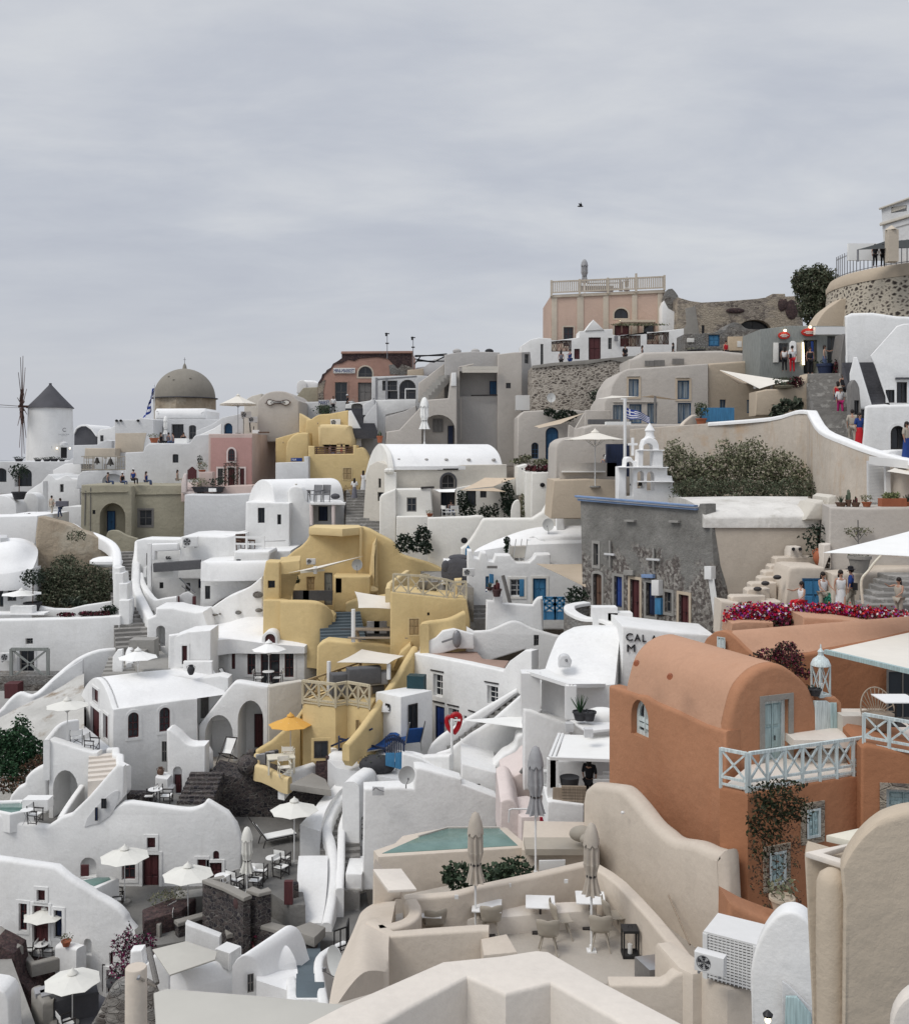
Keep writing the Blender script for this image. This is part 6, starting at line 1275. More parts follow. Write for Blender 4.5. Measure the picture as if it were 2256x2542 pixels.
wA(T,[(100,1000),(110,690),(300,720),(330,1000)],PL(200,40.5),1,'beige',pA='low_wall',r=.1);wA(T,[(500,900),(505,705),(660,700),(690,900)],PL(600,40.6),1,'beige',pA='bench',r=.1)
T=hO('terrace_wall','beige bench wall behind the standing couple','wall',[(1110,1000),(1115,450),(1250,440),(1480,445),(1590,400),(2100,385),(2100,1000)],1300,41,0,1.2,'beige',r=.15)
for k in range(6):bm=BM();x=1640-k*40;p=g(x,470+k*52,39.6-k*.45);c_=g(x,470+k*52,39.6-k*.45);pB(bm,[(c_.x,c_.y),(c_.x+7,c_.y),(c_.x+7,c_.y+1.2),(c_.x,c_.y+1.2)],V3(0,0,c_.z),V3(1,0,0),V3(0,1,0),V3(0,0,-1),1.4,.04);solo('stone_step',['topmost','second','third','fourth','fifth','lowest'][k]+' rough stone step at the right behind the flowers','step',bm,'steps',group='rough stone steps')
put('potted',g(1365,440,40.6),'very large grey planter standing on the bench wall',s=.68,pot='m29',h=.1,r=.72,ph=1.0,n=20)
put('jar',g(1010,380,43),'tall terracotta jar beside the beige pillar',s=1.25,mat='m21');fO('dark_shrub','dark round shrub in the corner above the terracotta jar','shrub',[((1000,150,44),.75,.5,.8)],300,.09,'m14',33)
T=hO('letterbox_pillar','white pillar with two small square holes beside the terracotta jar','pillar',[(1035,420),(1038,190),(1108,180),(1112,420)],1070,42.3,0,.6,'m6',[(1090,295,1104,308,'dark'),(1090,350,1104,363,'dark')])
for a in((845,800,39.5,dict(pose='sit',yaw=-70,top='m3',low='cloth_red',hairlen=1.2,h=1.6,arms=(70,20)),'long haired person in white seated facing left by the blue door'),(1035,830,39.3,dict(yaw=20,top='m3',low='m5',hairlen=1.3,h=1.7,arms=(25,30)),'standing long haired person in cream top holding green cloth'),(1195,830,38.8,dict(yaw=5,top='m3',low='m3',skirt=True,hairlen=1.2,h=1.75,pose='walk'),'long haired person in black and white dress beside the man in blue'),(1290,820,39.6,dict(yaw=-120,top='m33',low='m5',hat='m2',h=1.85,sleeves=True,pose='walk',bag='m2'),'person in blue shirt and dark cap walking right'),(1720,880,37,dict(yaw=-60,top='m5',low='m5',hairlen=1.6,h=1.6,arms=(80,30)),'long haired person in beige raising a hand at the right of the flowers')):pX(a[0],a[1],a[2],a[4],**a[3])
bm=BM();fB(bm,[(g(1080,700,39.2),.12,.1,.35)],120,.08,1);solo('green_cloth','green cloth hanging from the arm of the person in cream','cloth',bm,'cloth_green',flat=1)
sA('large white triangular sail over the beige terrace at right',[(1040,263,31.5),(2200,-40,36),(2200,320,29)],'m20',.25)
T=TH('sail_pole','curved cream pole carrying the large white sail','pole',g(1390,720,37));bm=BM();pT(bm,[g(*p,36)for p in sm([(1395,720),(1382,515),(1450,420),(1500,350),(1562,285)],4)],.09,8);T.pA('tube',bm,'m17')
T=TH('flower_bed','long bed of red, pink and purple geraniums above the orange house','flower bed',g(1000,920,36));z0=zz(870,36)
wA(T,[(205,1000),(215,895),(330,880),(590,890),(600,1000)],PL(300,35.2),1.2,'m7',pA='planter',r=.05);wA(T,[(850,1050),(855,838),(1200,858),(1500,905),(2100,900),(2100,1100)],PL(1200,34.5),1.8,'m7',pA='planter_wall',r=.08)
bm=BM();fB(bm,[(g(x,y,35.9),.62,.35,.34)for x,y in[(290,830),(340,790),(430,800),(520,790),(600,810),(690,800),(780,830),(700,860),(800,870),(870,800),(960,790),(1050,800),(1150,800),(1250,800),(1340,830),(1430,830),(1540,840),(1650,850),(1760,870),(1880,880),(400,850),(550,860),(300,860),(1100,810),(1480,860),(1600,870)]],9000,.055,40,.9);T.pA('blossoms',bm,'petals',flat=1)
bm=BM();fB(bm,[(g(x,y,35.6),.6,.35,.22)for x,y in[(560,910),(700,900),(830,900),(1450,880),(1700,890),(1000,850)]],1400,.07,41);T.pA('foliage',bm,'leaf_red',flat=1)
T=TH('orange_house','rear orange vaulted house below the geranium bed',W_,g(600,1400,32));pl=PL(430,30.5,-48)
vault(T,pl,[(-60,1300),(-50,1100),(-10,1030)]+sm([(60,975),(120,964),(180,978),(250,1030),(330,1110),(430,1200)])+[(435,1300)],.35,'orange',pA='gable',off=-.02);vault(T,pl,[(0,1250),(30,1030)]+sm([(70,985),(120,970),(180,984),(250,1036),(330,1116),(426,1200)])+[(430,1300)],9,'m7',ex=22,off=.1)
aO(T,PL(430,30.4,-48),92,1018,166,1140,'aquaw')
wA(T,[(420,2400),(430,1180),(860,1180),(1200,1130),(1620,1050),(2100,930),(2100,2400)],PL(430,30.6,14),.5,'m8',pA='court_wall',r=.08)
wA(T,[(840,1300),(900,940),(1100,915),(1400,960),(1600,940),(2100,880),(2100,1300)],PL(1100,34,0),1.2,'m7',pA='upper_wall',r=.2)
aO(T,PL(1700,31.5,0),1600,1310,1900,1760,'greyw',nm='door')
T=TH('awning','broad cream awning with blue edge over the orange courtyard','awning',g(1500,1300,28));bm=BM();z=zz(1152,28.5);P=[gz(1060,1152,z),gz(2200,900,z),gz(2200,1421,z)];pB(bm,[(p.x,p.y)for p in P],V3(0,0,P[0].z),V3(1,0,0),V3(0,1,0),V3(0,0,1),.02,0);bmesh.ops.rotate(bm,verts=bm.verts,cent=P[0],matrix=Matrix.Rotation(0,3,'X'));T.pA('cloth',bm,'sail')
bm=BM();bar(bm,P[0],P[2]+V3(0,0,P[0].z-P[2].z),.12);T.pA('edge_beam',bm,'aqua')
fO('bougainvillea','dark red bougainvillea climbing between the two orange vaults','plant',[((560,1180,27),.5,.3,.16),((710,1190,27),.4,.3,.35),((760,1280,26.5),.3,.3,.35),((710,1090,27.3),.28,.2,.1),((880,1350,26.5),.25,.2,.15)],2200,.045,'leaf_red',43,trunk=.06)
org(0,0,1)
T=TH('orange_house','large orange vaulted house with pale blue balcony and arched side window',W_,g(1800,2400,23));S=PL(1800,24.3,-67);G_=PL(1800,24.3,23)
wA(T,[(1509,2500),(1509,1702),(1545,1712),(1580,1724),(1600,1727),(1625,1742),(1680,1765),(1750,1798),(1801,1815),(1802,2500)],S,.5,'orange',[(1566,1738,1609,1830,'aquaw',dict(arch=1.2,dep=.28))],r=.1,pA='side_wall')
vp=sm([(1806,1950),(1806,1830),(1816,1770),(1832,1715),(1858,1680),(1885,1660),(1915,1650),(1940,1651),(1966,1665),(1992,1687),(2012,1713),(2024,1745),(2030,1765)],3)
wA(T,[(1802,2500)]+vp+[(2046,1776),(2051,1820),(2054,1845),(2066,1846),(2068,2500)],G_,.45,'orange',[(1896,1738,1956,1932,'aqua',dict(dep=.22,nm='door',trim='m29'))],r=.14,pA='gable_wall')
vault(T,G_,[(1806,1820)]+[p for p in vp if p[1]<1815]+[(2030,1820)],4.35,'m7',off=.2,r=.1)
for x,y,d in((1580,1644,26.5),(1663,1677,25.4)):bm=BM();bar(bm,g(x,y,d+.4),g(x-2,y+4,d-.25),.14,n=8);T.pA('spout',bm,'m21')
zb=g(0,1970.5,22.6).z
def PB(x,y):return gz(x,y,zb)
bm=BM();pts=[PB(1786,1955.5),PB(1855,1970.5),PB(2160,1921),PB(2165,1850),PB(1900,1860)];bB(bm,pts,7,.06);T.pA('balcony_storey',bm,'m8');bm=BM();bB(bm,[p.lerp(PB(2000,1900),.06)+V3(0,0,.03)for p in pts],.03,0);T.pA('balcony_floor',bm,'m6')
bm=BM();Z=V3(0,0,.02);rB(bm,[PB(1788,1953)+Z,PB(1852,1967)+Z],.85,.55,.055);T.pA('balcony_railing',bm,'m24',flat=1)
bm=BM();rB(bm,[PB(1859,1966)+Z,PB(2157,1919)+Z],.85,.5,.055);T.pA('balcony_railing',bm,'m24',flat=1)
a,b=PB(1855,1970.5),PB(2160,1921);yw=math.degrees(math.atan2(b.y-a.y,b.x-a.x));F_=PL(1855,a.y,yw)
aO(T,F_,1998,2006,2032,2078,'aqua',trim='m36');aO(T,F_,1905,2112,1947,2195,'aqua',trim='m36')
wA(T,[(2135,2500),(2137,1858),(2150,1848),(2400,1895),(2400,2500)],PL(2150,23.4,-8),3,'m8',[(2198,1960,2300,2045,'aqua',dict(dep=.3,trim='m36'))],r=.08,pA='right_wing')
bm=BM();rB(bm,[g(2143,1852,23.6),g(2400,1900,22.8)],.75,.55,.055);T.pA('terrace_railing',bm,'m24',flat=1)
pC(T,G_,[(2022,1850),(2022,1740),(2052,1740),(2075,1760),(2082,1850)],'m24',-.02,.1,'garden_door')
bm=BM();box(bm,g(2085,1815,26),3.4,3,.2);T.pA('terrace_floor',bm,'m6')
wA(T,[(2020,1830),(2022,1730),(2075,1732),(2088,1745),(2092,1830)],PL(2050,25.6,0),.4,'orange',pA='ledge_wall',r=.05)
pC(T,PL(2050,25.55),[(2024,1815),(2024,1744),(2076,1745),(2078,1815)],'aqua',0,.06,'ledge_door')
put('lantern',g(2036,1728,25.8),'tall white lantern on the orange ledge',s=1.05,yaw=20);put('potted',g(2022,1727,25.5),'small dark pot behind the white lantern',s=.6,pot='m32',leaf='m14',h=.15,r=.3,ph=.3,n=30)
T2=TH('wicker_chair','round wicker tub chair in the orange courtyard','chair',g(2180,1785,25));bm=BM();c=g(2178,1778,25)
for k in range(13):a=math.pi*k/12;bar(bm,c+V3(.14*math.cos(a),.1,.1),c+V3(.42*math.cos(a),.22*math.sin(a)*1,.12+.55*math.sin(a)),.018)
pT(bm,[c+V3(.42*math.cos(math.pi*k/16),.22*math.sin(math.pi*k/16),.12+.55*math.sin(math.pi*k/16))for k in range(17)],.035);T2.pA('back',bm,'oak',flat=1);bm=BM();lathe(bm,c+V3(0,0,-.35),[(.2,0),(.3,.1),(.38,.35),(.4,.42),(.3,.42)],18);T2.pA('seat',bm,'oak')
put('square_table',g(2222,1800,24.3),'white square table beside the wicker tub chair',s=.85,w=1.0);
bm=BM();box(bm,g(2110,1812,25.4),.55,.4,.4);solo('stool','small bench with striped cushion against the orange wall','stool',bm,'cushion_light')
bm=BM();ell(bm,PB(2075,1900)+V3(0,.4,.1),.55,.35,.22,14,7);solo('sofa_cushion','big white cushion heap on the balcony floor','cushion',bm,'cushion_light')
fO('climbing_vine','dark vine trailing down the orange wall under the balcony','vine',[((1912,1975,22.2),.55,.18,.3),((1935,2000,22.1),.6,.2,.35),((1905,2040,22.1),.45,.18,.5),((1890,2085,22.1),.3,.14,.5),((1980,2010,22.3),.35,.15,.3),((1945,1950,22.4),.5,.2,.15)],2200,.045,'leaf_vine',44)
fO('dry_vine','dry brown stems of the vine around the lower blue window','vine',[((1885,2120,22),.25,.12,.6),((1950,2130,22.1),.35,.12,.7),((1960,2060,22.2),.3,.1,.6),((1890,2185,22),.3,.12,.4),((1940,2230,21.9),.45,.2,.35)],1200,.035,'leaf_brown',45)
put('potted',g(1940,2262,20.8),'tan pot at the foot of the dry vine',s=1.0,pot='tan',leaf='m30',h=.4,r=.28,ph=.3,n=100)
T=TH('low_roof','small pale flat canopy between orange wing and beige foreground wall','canopy',g(2080,2080,18));bm=BM();bB(bm,[gz(2050,2073,-6.9),gz(2125,2090,-6.9),gz(2260,2060,-6.9),gz(2180,2045,-6.9)],.12,.01);T.pA('slab',bm,'m17')
T=hO('orange_lower_wall','low orange wall sloping behind the white arch','wall',[(1800,2500),(1805,2235),(1860,2265),(1925,2290),(1990,2310),(1990,2500)],1850,20.5,0,.8,'orange',r=.12)
T=hO('beige_garden_wall','tall moulded beige wall stepping down before the orange house','wall',[(1442,2600),(1443,1990),(1448,1960)]+sm([(1465,1945),(1512,1950),(1540,1958),(1575,1995),(1610,2040),(1640,2066),(1665,2084),(1713,2092),(1750,2108)])+[(1775,2115),(1788,2112),(1792,2135),(1797,2235),(1818,2285),(1822,2600)],1795,22.2,-67.5,.55,'beige',r=.2)
bm=BM();bar(bm,g(1658,2222,23.9),g(1712,2345,22.3),.045,n=6);solo('leaning_stick','long cane leaning on the tall beige wall','stick',bm,'oak')
bm=BM();ell(bm,g(1545,2017,25.6),.05,.05,.04,8,5);solo('wall_tap','small white tap on the tall beige wall','tap',bm,'m13')
org(450,1300)
T=TH('yellow_complex','big yellow ochre house with sweeping curved wall and shaded terraces',W_,g(1500,1500,64))
bw=[(1150,110),(1155,28),(1450,45),(1640,30),(1700,50)]+sm([(1783,96),(1893,156),(1940,220),(1983,276),(2110,320),(2233,356),(2350,410),(2453,491)])
wA(T,[(900,1300),(905,330)]+sm([(960,290),(1020,240),(1080,200),(1130,150)])+bw+[(2462,600),(2465,1300)],PL(1500,66,0),.8,'yellow',[(1126,476,1206,606,'ochre'),(1288,440,1362,736,'sage',dict(nm='door'))],r=.16,pA='back_wall')
deck(T,[(1150,30),(1450,46),(1640,30),(1600,10),(1200,8)],zz(30,66),.5,'m9','flat_roof')
wA(T,[(735,1000),(740,450),(762,340),(885,346),(888,690),(888,1000)],PL(800,61.5),1.5,'yellow',[(780,512,845,581,'dark',dict(dep=.35))],r=.12,pA='left_tower')
wA(T,[(886,1000),(886,345),(1070,330),(1072,440),(1071,460),(900,470),(900,1000)],PL(960,61.8,8),3,'yellow',r=.1,pA='left_tower_side')
wA(T,[(1365,800),(1370,470),(1700,478),(1702,800)],PL(1500,64.2),1.8,'yellow',[(1392,487,1444,622,'ochre')],r=.15,pA='middle_block')
wA(T,[(1700,700),(1690,420),(1720,180),(1760,120),(1775,700)],PL(1730,65.3),.7,'m9',pA='buttress',r=.25)
for x,y in((1700,600),):bm=BM();ell(bm,g(x,y,65),.55,.5,.3,14,8);T.pA('moulded_ledge',bm,'m9')
bm=BM();bar(bm,g(1617,30,65.8),g(1615,400,65.8),.22,n=8);T.pA('drain_pipe',bm,'m9')
tP('curved yellow parapet sweeping round the left terrace',[(890,690,60.5),(1040,690,60.3),(1200,698,60),(1300,725,60.2),(1355,770,60.8),(1385,850,61.5)],.45,4,'yellow',r=.2)
wA(T,[(735,1100),(740,690),(890,690),(1350,800),(1380,830),(1395,1040),(1390,1100)],PL(1000,60.9),1,'yellow',pA='terrace_base')
for x in(1080,1232):bm=BM();box(bm,g(x,690,62.5),1.0 if x<1100 else 1.8,.3,.6);solo('chair_back','small dark seat back on the left yellow terrace' if x<1100 else 'wide dark seat back on the left yellow terrace','seat',bm,'cushion')
fO('wall_plant','small grey star shaped plant on the yellow terrace wall','plant',[((1035,510,65.4),.5,.15,.4)],110,.1,'m31',2)
put('ac',g(1170,372,65.5),'air conditioner half hidden by the long cream sail',s=.7);put('dish',g(1585,448,63.8),'satellite dish on the yellow middle block',s=.75)
sA('long narrow cream sail slanting across the yellow wall',[(970,443,61.5),(1640,292,64),(1240,400,60.5)],'sail',.1)
bm=BM();bar(bm,g(1075,435,61),g(1290,415,61.5),.14);solo('sail_beam','cream beam beneath the long narrow sail','beam',bm,'m17')
pole('short white post under the long narrow sail',1208,385,450,61.2,.25)
sT('steep slate blue steps between yellow walls',(1462,1045,59),(1420,795,62.5),2.6,9,'slate_blue',drop=2)
wA(T,[(1475,1100),(1478,720),(1560,690),(1900,640),(1900,1100)],PL(1650,63),1,'yellow',pA='terrace_wall',r=.12)
sA('square cream sail over the picnic table',[(1562,612,60.8),(1890,660,61),(1890,768,57.5),(1595,760,57.5)],'sail',.15)
pole('left white post of the square cream sail',1550,770,1065,57.3,.24)
T2=TH('picnic_table','wooden picnic table with bench on the yellow terrace','table',g(1760,1060,58));bm=BM();p=g(1765,1068,58);box(bm,p+V3(0,0,.72),2.9,.75,.06);T2.pA('tabletop',bm,'oak')
for sx in(-1,1):bm=BM();bar(bm,p+V3(sx*1.2,-.3,.72),p+V3(sx*1.0,.1,0),.12);bar(bm,p+V3(sx*1.2,.3,.72),p+V3(sx*1.0,-.1,0),.12);T2.pA('trestle',bm,'oak',flat=1)
bm=BM();box(bm,p+V3(.1,-.8,.38),3.4,.3,.06);T2.pA('bench',bm,'oak');bm=BM();box(bm,g(1730,1010,60.5),6,.7,.5);solo('dark_sofa','long dark sofa behind the picnic table','sofa',bm,'cushion')
for i,x in enumerate((1730,1795)):bm=BM();box(bm,g(x,985,60.2),.75,.25,.7);solo('sofa_cushion',['left blue grey cushion on the long dark sofa','right blue grey cushion on the long dark sofa'][i],'cushion',bm,'m18',group='cushions on the dark sofa')
F2=PL(1900,57,4)
wA(T,[(1880,1330),(1885,612),(2390,668),(2570,678),(2600,860),(2600,1330)],F2,3.2,'yellow',[(2042,845,2150,1012,'ochre',dict(dep=.08)),(2214,800,2236,828,'dark')],r=.1,pA='right_block')
bm=BM();Z=V3(0,0,0);a=F2.pt(1905,655);b=F2.pt(2558,735);c_=F2.pt(2470,738)
rB(bm,[F2.at(*F2.uv(1910,655),.1),F2.at(*F2.uv(2180,672),.1),F2.at(*F2.uv(2390,705),.1),F2.at(*F2.uv(2460,728),.1),F2.at(*F2.uv(2566,722),.1)],1.25,1.05,.09);T.pA('roof_railing',bm,'cream_wood',flat=1)
bm=BM();wB(bm,[F2.at(*F2.uv(1885,585),.1),F2.at(*F2.uv(1900,570),2),F2.at(*F2.uv(2080,530),6)],.3,.8,.1);T.pA('roof_parapet',bm,'m9')
for i,(x,y)in enumerate(((2150,628),(2230,632))):put('lounger',g(x,y+25,60),['left grey sunbed tilted up on the yellow roof terrace','right grey sunbed tilted up on the yellow roof terrace'][i],yaw=200,cloth='m18',up=.9)
T2=TH('slatted_chair','pale slatted chair back on the yellow roof terrace','chair',g(2190,600,61));bm=BM()
for k in range(6):bar(bm,g(2156+k*14,520,61),g(2156+k*14,450+3*abs(k-2.5),61),.13)
bar(bm,g(2150,470,61),g(2230,470,61),.12);T2.pA('slats',bm,'cream_wood',flat=1)
wA(T,[(2455,640),(2458,505),(2525,500),(2530,640)],PL(2490,59),.8,'m9',pA='pier')
tP('yellow parapet curling down at the right end of the yellow house',[(2230,900,55.5),(2240,880,55.7),(2330,868,55.9),(2450,842,56),(2560,790,56.3)],.5,2.2,'yellow',r=.2)
T2=TH('yellow_lower_house','lower yellow house with cross braced balcony and sofa terrace',W_,g(1500,2100,54))
wA(T2,[(1212,1700),(1222,1110),(1250,1080),(1310,1050),(1814,1095)]+sm([(1950,1130),(2018,1150)])+[(2020,1700)],PL(1500,57.5),1.2,'yellow',r=.14,pA='upper_wall')
sA('lower square cream sail above the sofa terrace',[(1400,1250,54.5),(1625,1132,57.3),(2006,1192,56),(1866,1262,52.5)],'sail',.2)
pole('tall white post at the left of the lower square sail',1330,1240,1545,53.5,.22);pole('white post at the right of the lower square sail',1868,1262,1400,53,.22)
z1=zz(1620,52);R1=[gz(1095,1615,z1),gz(1390,1650,z1),gz(1495,1628,z1),gz(1695,1665,z1),gz(1760,1560,z1),gz(1400,1480,z1),gz(1200,1500,z1)]
bm=BM();bB(bm,R1,4.8,.08);T2.pA('balcony_block',bm,'yellow')
bm=BM();rB(bm,R1[:4],1.15,.95,.1);T2.pA('front_railing',bm,'cream_wood',flat=1);bm=BM();rB(bm,[gz(1105,1612,z1),gz(1620,1420,z1)],1.1,1.0,.07);T2.pA('back_railing',bm,'ochre_wood',flat=1)
for i,(x,y,w,h,m,l)in enumerate(((1455,1560,1.2,1.2,'cushion','tall dark lounge chair back on the sofa terrace'),(1655,1455,1.8,.9,'cushion','dark sofa with back on the sofa terrace'),(1570,1560,1.9,.5,'oak','low woven table on the sofa terrace'),(1760,1460,1.3,.7,'m18','grey sofa end on the sofa terrace'),(1700,1540,1.6,.45,'cushion','long dark sofa seat on the sofa terrace'))):bm=BM();pB(bm,[(-w/2,0),(w/2,0),(w/2,h),(-w/2,h)],g(x,y,52.8+i*.15),V3(.95,.3,0),V3(0,0,1),V3(-.3,.95,0),.7,.1);solo('lounge_seat' if m!='oak' else 'low_table',l,'sofa' if m!='oak' else 'table',bm,m)
tP('long yellow diagonal parapet falling to the blue sunbeds',[(2070,1100,56),(2000,1210,55),(1900,1380,53.5),(1800,1520,52.5),(1700,1670,51),(1560,1860,49.5),(1450,1980,48.5)],.4,[3]*12+[2.2]*3+[1.2]*3+[.8],'yellow',r=.18)
wA(T2,[(1900,1330),(1970,1160),(2060,1085),(2075,1105),(2075,1330)],PL(2000,56.2),1,'yellow',pA='corner_wall')
org(450,1650)
pz=lambda x,y:None
aO(T2,PL(1250,50.6,6),1196,684,1322,838,'dark',trim='yellow');aO(T2,PL(1590,51.3,0),1570,492,1605,630,'ochre')
put('parasol',g(985,950,52),'orange yellow parasol at the yellow house corner',s=1.0,mat='canvas_yellow',r=1.15,h=2.35,rise=.5)
T3=TH('yellow_yard','low curved yellow yard wall around a white dining table','wall',g(850,1000,50));wA(T3,[(650,1000),(655,790),(700,760)]+sm([(800,700),(870,640),(960,560),(1040,470),(1090,400)])+[(1095,1000)],PL(870,53.6),.6,'yellow',pA='rear_wall',r=.15)
bm=BM();wB(bm,[g(*p)for p in sm([(655,795,51.5),(650,895,50.8),(720,915,50.2),(820,960,49.8),(900,1005,49.4),(960,1020,49.2)],3)],.35,.8,.15);T3.pA('front_parapet',bm,'m9')
T4=TH('dining_table','white wooden dining table in the yellow yard','table',g(900,970,50));bm=BM();p=g(898,965,50.3);box(bm,p+V3(0,0,.74),1.35,.9,.05,15);T4.pA('tabletop',bm,'m17')
for i,j in((-1,-1),(1,-1),(1,1),(-1,1)):bm=BM();bar(bm,p+V3(i*.6-j*.1,j*.38+i*.15,0),p+V3(i*.6-j*.1,j*.38+i*.15,.74),.08);T4.pA('leg',bm,'m17',flat=1)
for i,(x,m)in enumerate(((715,'m18'),(760,'cushion'),(800,'m18'),(835,'cushion'))):bm=BM();box(bm,g(x,895-i*12,51.3+i*.3),.45,.2,.5,30);solo('bench_cushion',['first','second','third','fourth'][i]+' cushion from the left on the yard bench','cushion',bm,m,group='cushions on the yard bench')
for i,(x,y)in enumerate(((965,880),(930,1000))):put('director_chair',g(x,y,50.8-i*1.2),['white chair behind the white dining table','white chair in front of the white dining table'][i],yaw=160*(1-i)+20,frame='m17',cloth='sail')
org(900,1150)
T=TH('white_porch_wall','tall curved white wall under the plant filled porch','wall',g(800,900,66));wA(T,[(590,1100),(582,490),(930,478),(1010,470),(1070,472)]+sm([(1085,490),(1060,560),(1020,640),(960,720),(900,770)])+[(890,1100)],PL(700,66.5,-10),.6,'m11',r=.12)
wA(T,[(300,1100),(305,480),(600,480),(600,1100)],PL(450,68.9),1.5,'m11',pA='annex_base')
bm=BM();ell(bm,g(915,695,65.3),.22,.1,.2,10,6);T.pA('spout',bm,'dark')
T=hO('white_slope_house','broad white sloping wall and roof left of the grey ruin',W_,[(880,1100),(884,770)]+sm([(930,740),(990,660),(1040,580),(1080,510),(1110,500)])+[(1530,498),(1620,440),(1700,300),(1830,330),(1990,440),(2010,1100)],1400,64,0,1.2,'m11',r=.15)
sH(T,[[(1000,800,61.8),(1400,740,61.8),(2000,720,61.8)],[(1050,760,62.5),(1450,660,62.5),(2000,640,62.5)],[(1200,690,63.5),(1550,580,63.5),(2000,560,63.5)]],'m0',down=1)
put('dish',g(1672,640,62.5),'white satellite dish on the white slope above the blue doors',s=.8,yaw=-15)
wA(T,[(1745,600),(1740,380),(1780,370),(1800,400),(1820,600)],PL(1780,63),.6,'white',pA='finial_block')
T=TH('blue_door_house','white house with azure door and shuttered window',W_,g(1500,1450,59));pl=PL(1400,60)
wA(T,[(935,1500),(940,785),(980,790),(1000,850),(1045,862),(1060,800),(1110,808),(1130,880),(1175,888),(1195,828),(1330,828),(1370,885),(1390,893),(1500,893),(1540,860),(1560,822),(1690,822),(1692,905),(2010,1000),(2010,1500)],pl,1.4,'white',[(1325,1043,1454,1200,'whitew',dict(trim='m11')),(1532,1036,1652,1240,'azure',dict(trim='m11',nm='door')),(1106,1018,1136,1160,'azure',dict(nm='door'))],r=.1)
pC(T,pl,[(1410,1198),(1410,1045),(1452,1045),(1452,1198)],'azure',-.06,.05,'shutter');pC(T,pl,[(1138,1075),(1138,990),(1178,995),(1178,1078)],'azure',-.3,.05,'open_shutter')
vault(T,PL(1500,62.3),[(1460,900),(1462,720)]+sm([(1480,680),(1530,655),(1570,690),(1595,750),(1610,830)])+[(1612,900)],1.5,'white','gable');aO(T,PL(1500,62.2),1476,690,1526,890,'azure',nm='door')
vault(T,PL(1600,62),[(1590,960),(1560,700),(1540,660),(1620,648),(2010,640),(2010,960)],3,'m0',r=.5)
bm=BM();bar(bm,g(1262,1010,58),g(1330,1270,58),.22,n=8);T.pA('wooden_post',bm,'m22');bm=BM();bar(bm,g(1120,935,59.5),g(1212,935,59.5),.14);T.pA('wall_beam',bm,'m22')
for i,x in enumerate((1345,1395)):put('lounger',g(x,900,61.3),['left cream folded sunbed on the white roof','right cream folded sunbed on the white roof'][i],yaw=190,s=1.1,cloth='sail',up=1.1,frame='m10')
fO('potted_tree','thin climbing plant on the white roof beside folded sunbeds','plant',[((1300,700,61.5),.35,.25,.5),((1305,780,61.5),.4,.25,.7)],220,.1,'m14',5)
put('ac',g(955,1020,59),'air conditioner on the white corner near the stone steps',s=.8,yaw=10)
T2=hO('white_yard_wall','low white yard wall with openings before the azure door','wall',[(1105,1600),(1112,1235),(1175,1240),(1180,1180),(1110,1150),(1115,1140),(1215,1150),(1262,1205),(1258,1262),(1530,1278)]+sm([(1550,1240),(1580,1212),(1620,1203)])+[(1632,1600)],1300,56.5,0,.5,'white',r=.12)
T2=TH('blue_gate','azure double garden gate with crossed panels','gate',g(1720,1420,55));pg=PL(1720,55)
for x1,x2,y0 in((1634,1728,1205),(1732,1812,1205)):
 bm=BM();P=lambda x,y:pg.pt(x,y);pB(bm,[pg.uv(*p)for p in[(x1,1410),(x1,1335),(x2,1335),(x2,1410)]],pg.O,pg.U,pg.V,pg.W,.06,.01)
 for a,b in(((x1,y0),(x1,1410)),((x2,y0),(x2,1410)),((x1,y0+5),(x2,y0+5)),((x1,1270),(x2,1270)),((x1,y0),(x2,1270)),((x2,y0),(x1,1270)),((x1,1270),(x2,1335)),((x2,1270),(x1,1335))):bar(bm,P(*a),P(*b),.1)
 T2.pA('gate_leaf',bm,'azure',flat=1)
put('potted',g(1208,1200,56),'cactus in a dark pot on the white yard wall',s=1.2,pot='pot_purple',leaf='leaf_red',h=.5,r=.25,ph=.35,form='cactus');put('potted',g(1145,1145,56.3),'succulent on the white wall under the open blue shutter',s=.9,pot='pot_purple',leaf='m31',h=.35,r=.25,ph=.2,form='spiky')
T2=TH('spotted_wall','white rock wall with black stones left showing beside the steps','wall',g(830,1050,60));wA(T2,[(710,1100),(725,870),(940,875),(945,1300),(1120,1500),(1000,1500),(900,1080)],PL(830,60.5),1,'white',r=.15)
for x,y,w,h in((747,932,.25,.4),(855,985,1.0,.9),(783,988,.15,.2)):bm=BM();ell(bm,g(x,y,60.4),w,.15,h,12,7);T2.pA('black_stone',bm,'slate')
bm=BM();ell(bm,g(868,848,61),.65,.3,.2,12,6);solo('dark_boulder','dark flat boulder lying by the pointed blue gate','boulder',bm,'slate')
T2=hO('pointed_gate','narrow blue gate with pointed top beside the white wall','gate',[(920,865),(925,775),(950,735),(972,775),(940,780),(938,865)],930,61.5,0,.1,'azure',r=.01)
sT('grey stone path stepping down between yellow house and blue gate',(1060,1430,58.3),(935,1080,63),1.6,9,drop=1,land=1)
T2=solo('stone_path','grey paved path behind the yellow curved wall','path',(lambda b:(bB(b,[gz(1000,1120,zz(1080,60)),gz(700,870,zz(1080,60)),gz(330,770,zz(1080,60)),gz(340,900,zz(1080,60)),gz(850,1100,zz(1080,60))],2,.02),b)[1])(BM()),'steps');T2['kind']='structure';del T2['label'];del T2['category']
fO('flower_pots','group of dark leafy shrubs at the foot of the white annex','shrub',[((385,720,65),1.2,.6,1.1),((540,660,66),1.0,.6,1.3),((570,760,65),.8,.5,.8),((480,760,65),.8,.4,.6)],1500,.11,'m14',51)
sA('beige cloth sail in front of the grey ruin left corner',[(1560,905,58),(2010,905,58),(2010,1120,52)],'tan',.1)
org(850,1550)
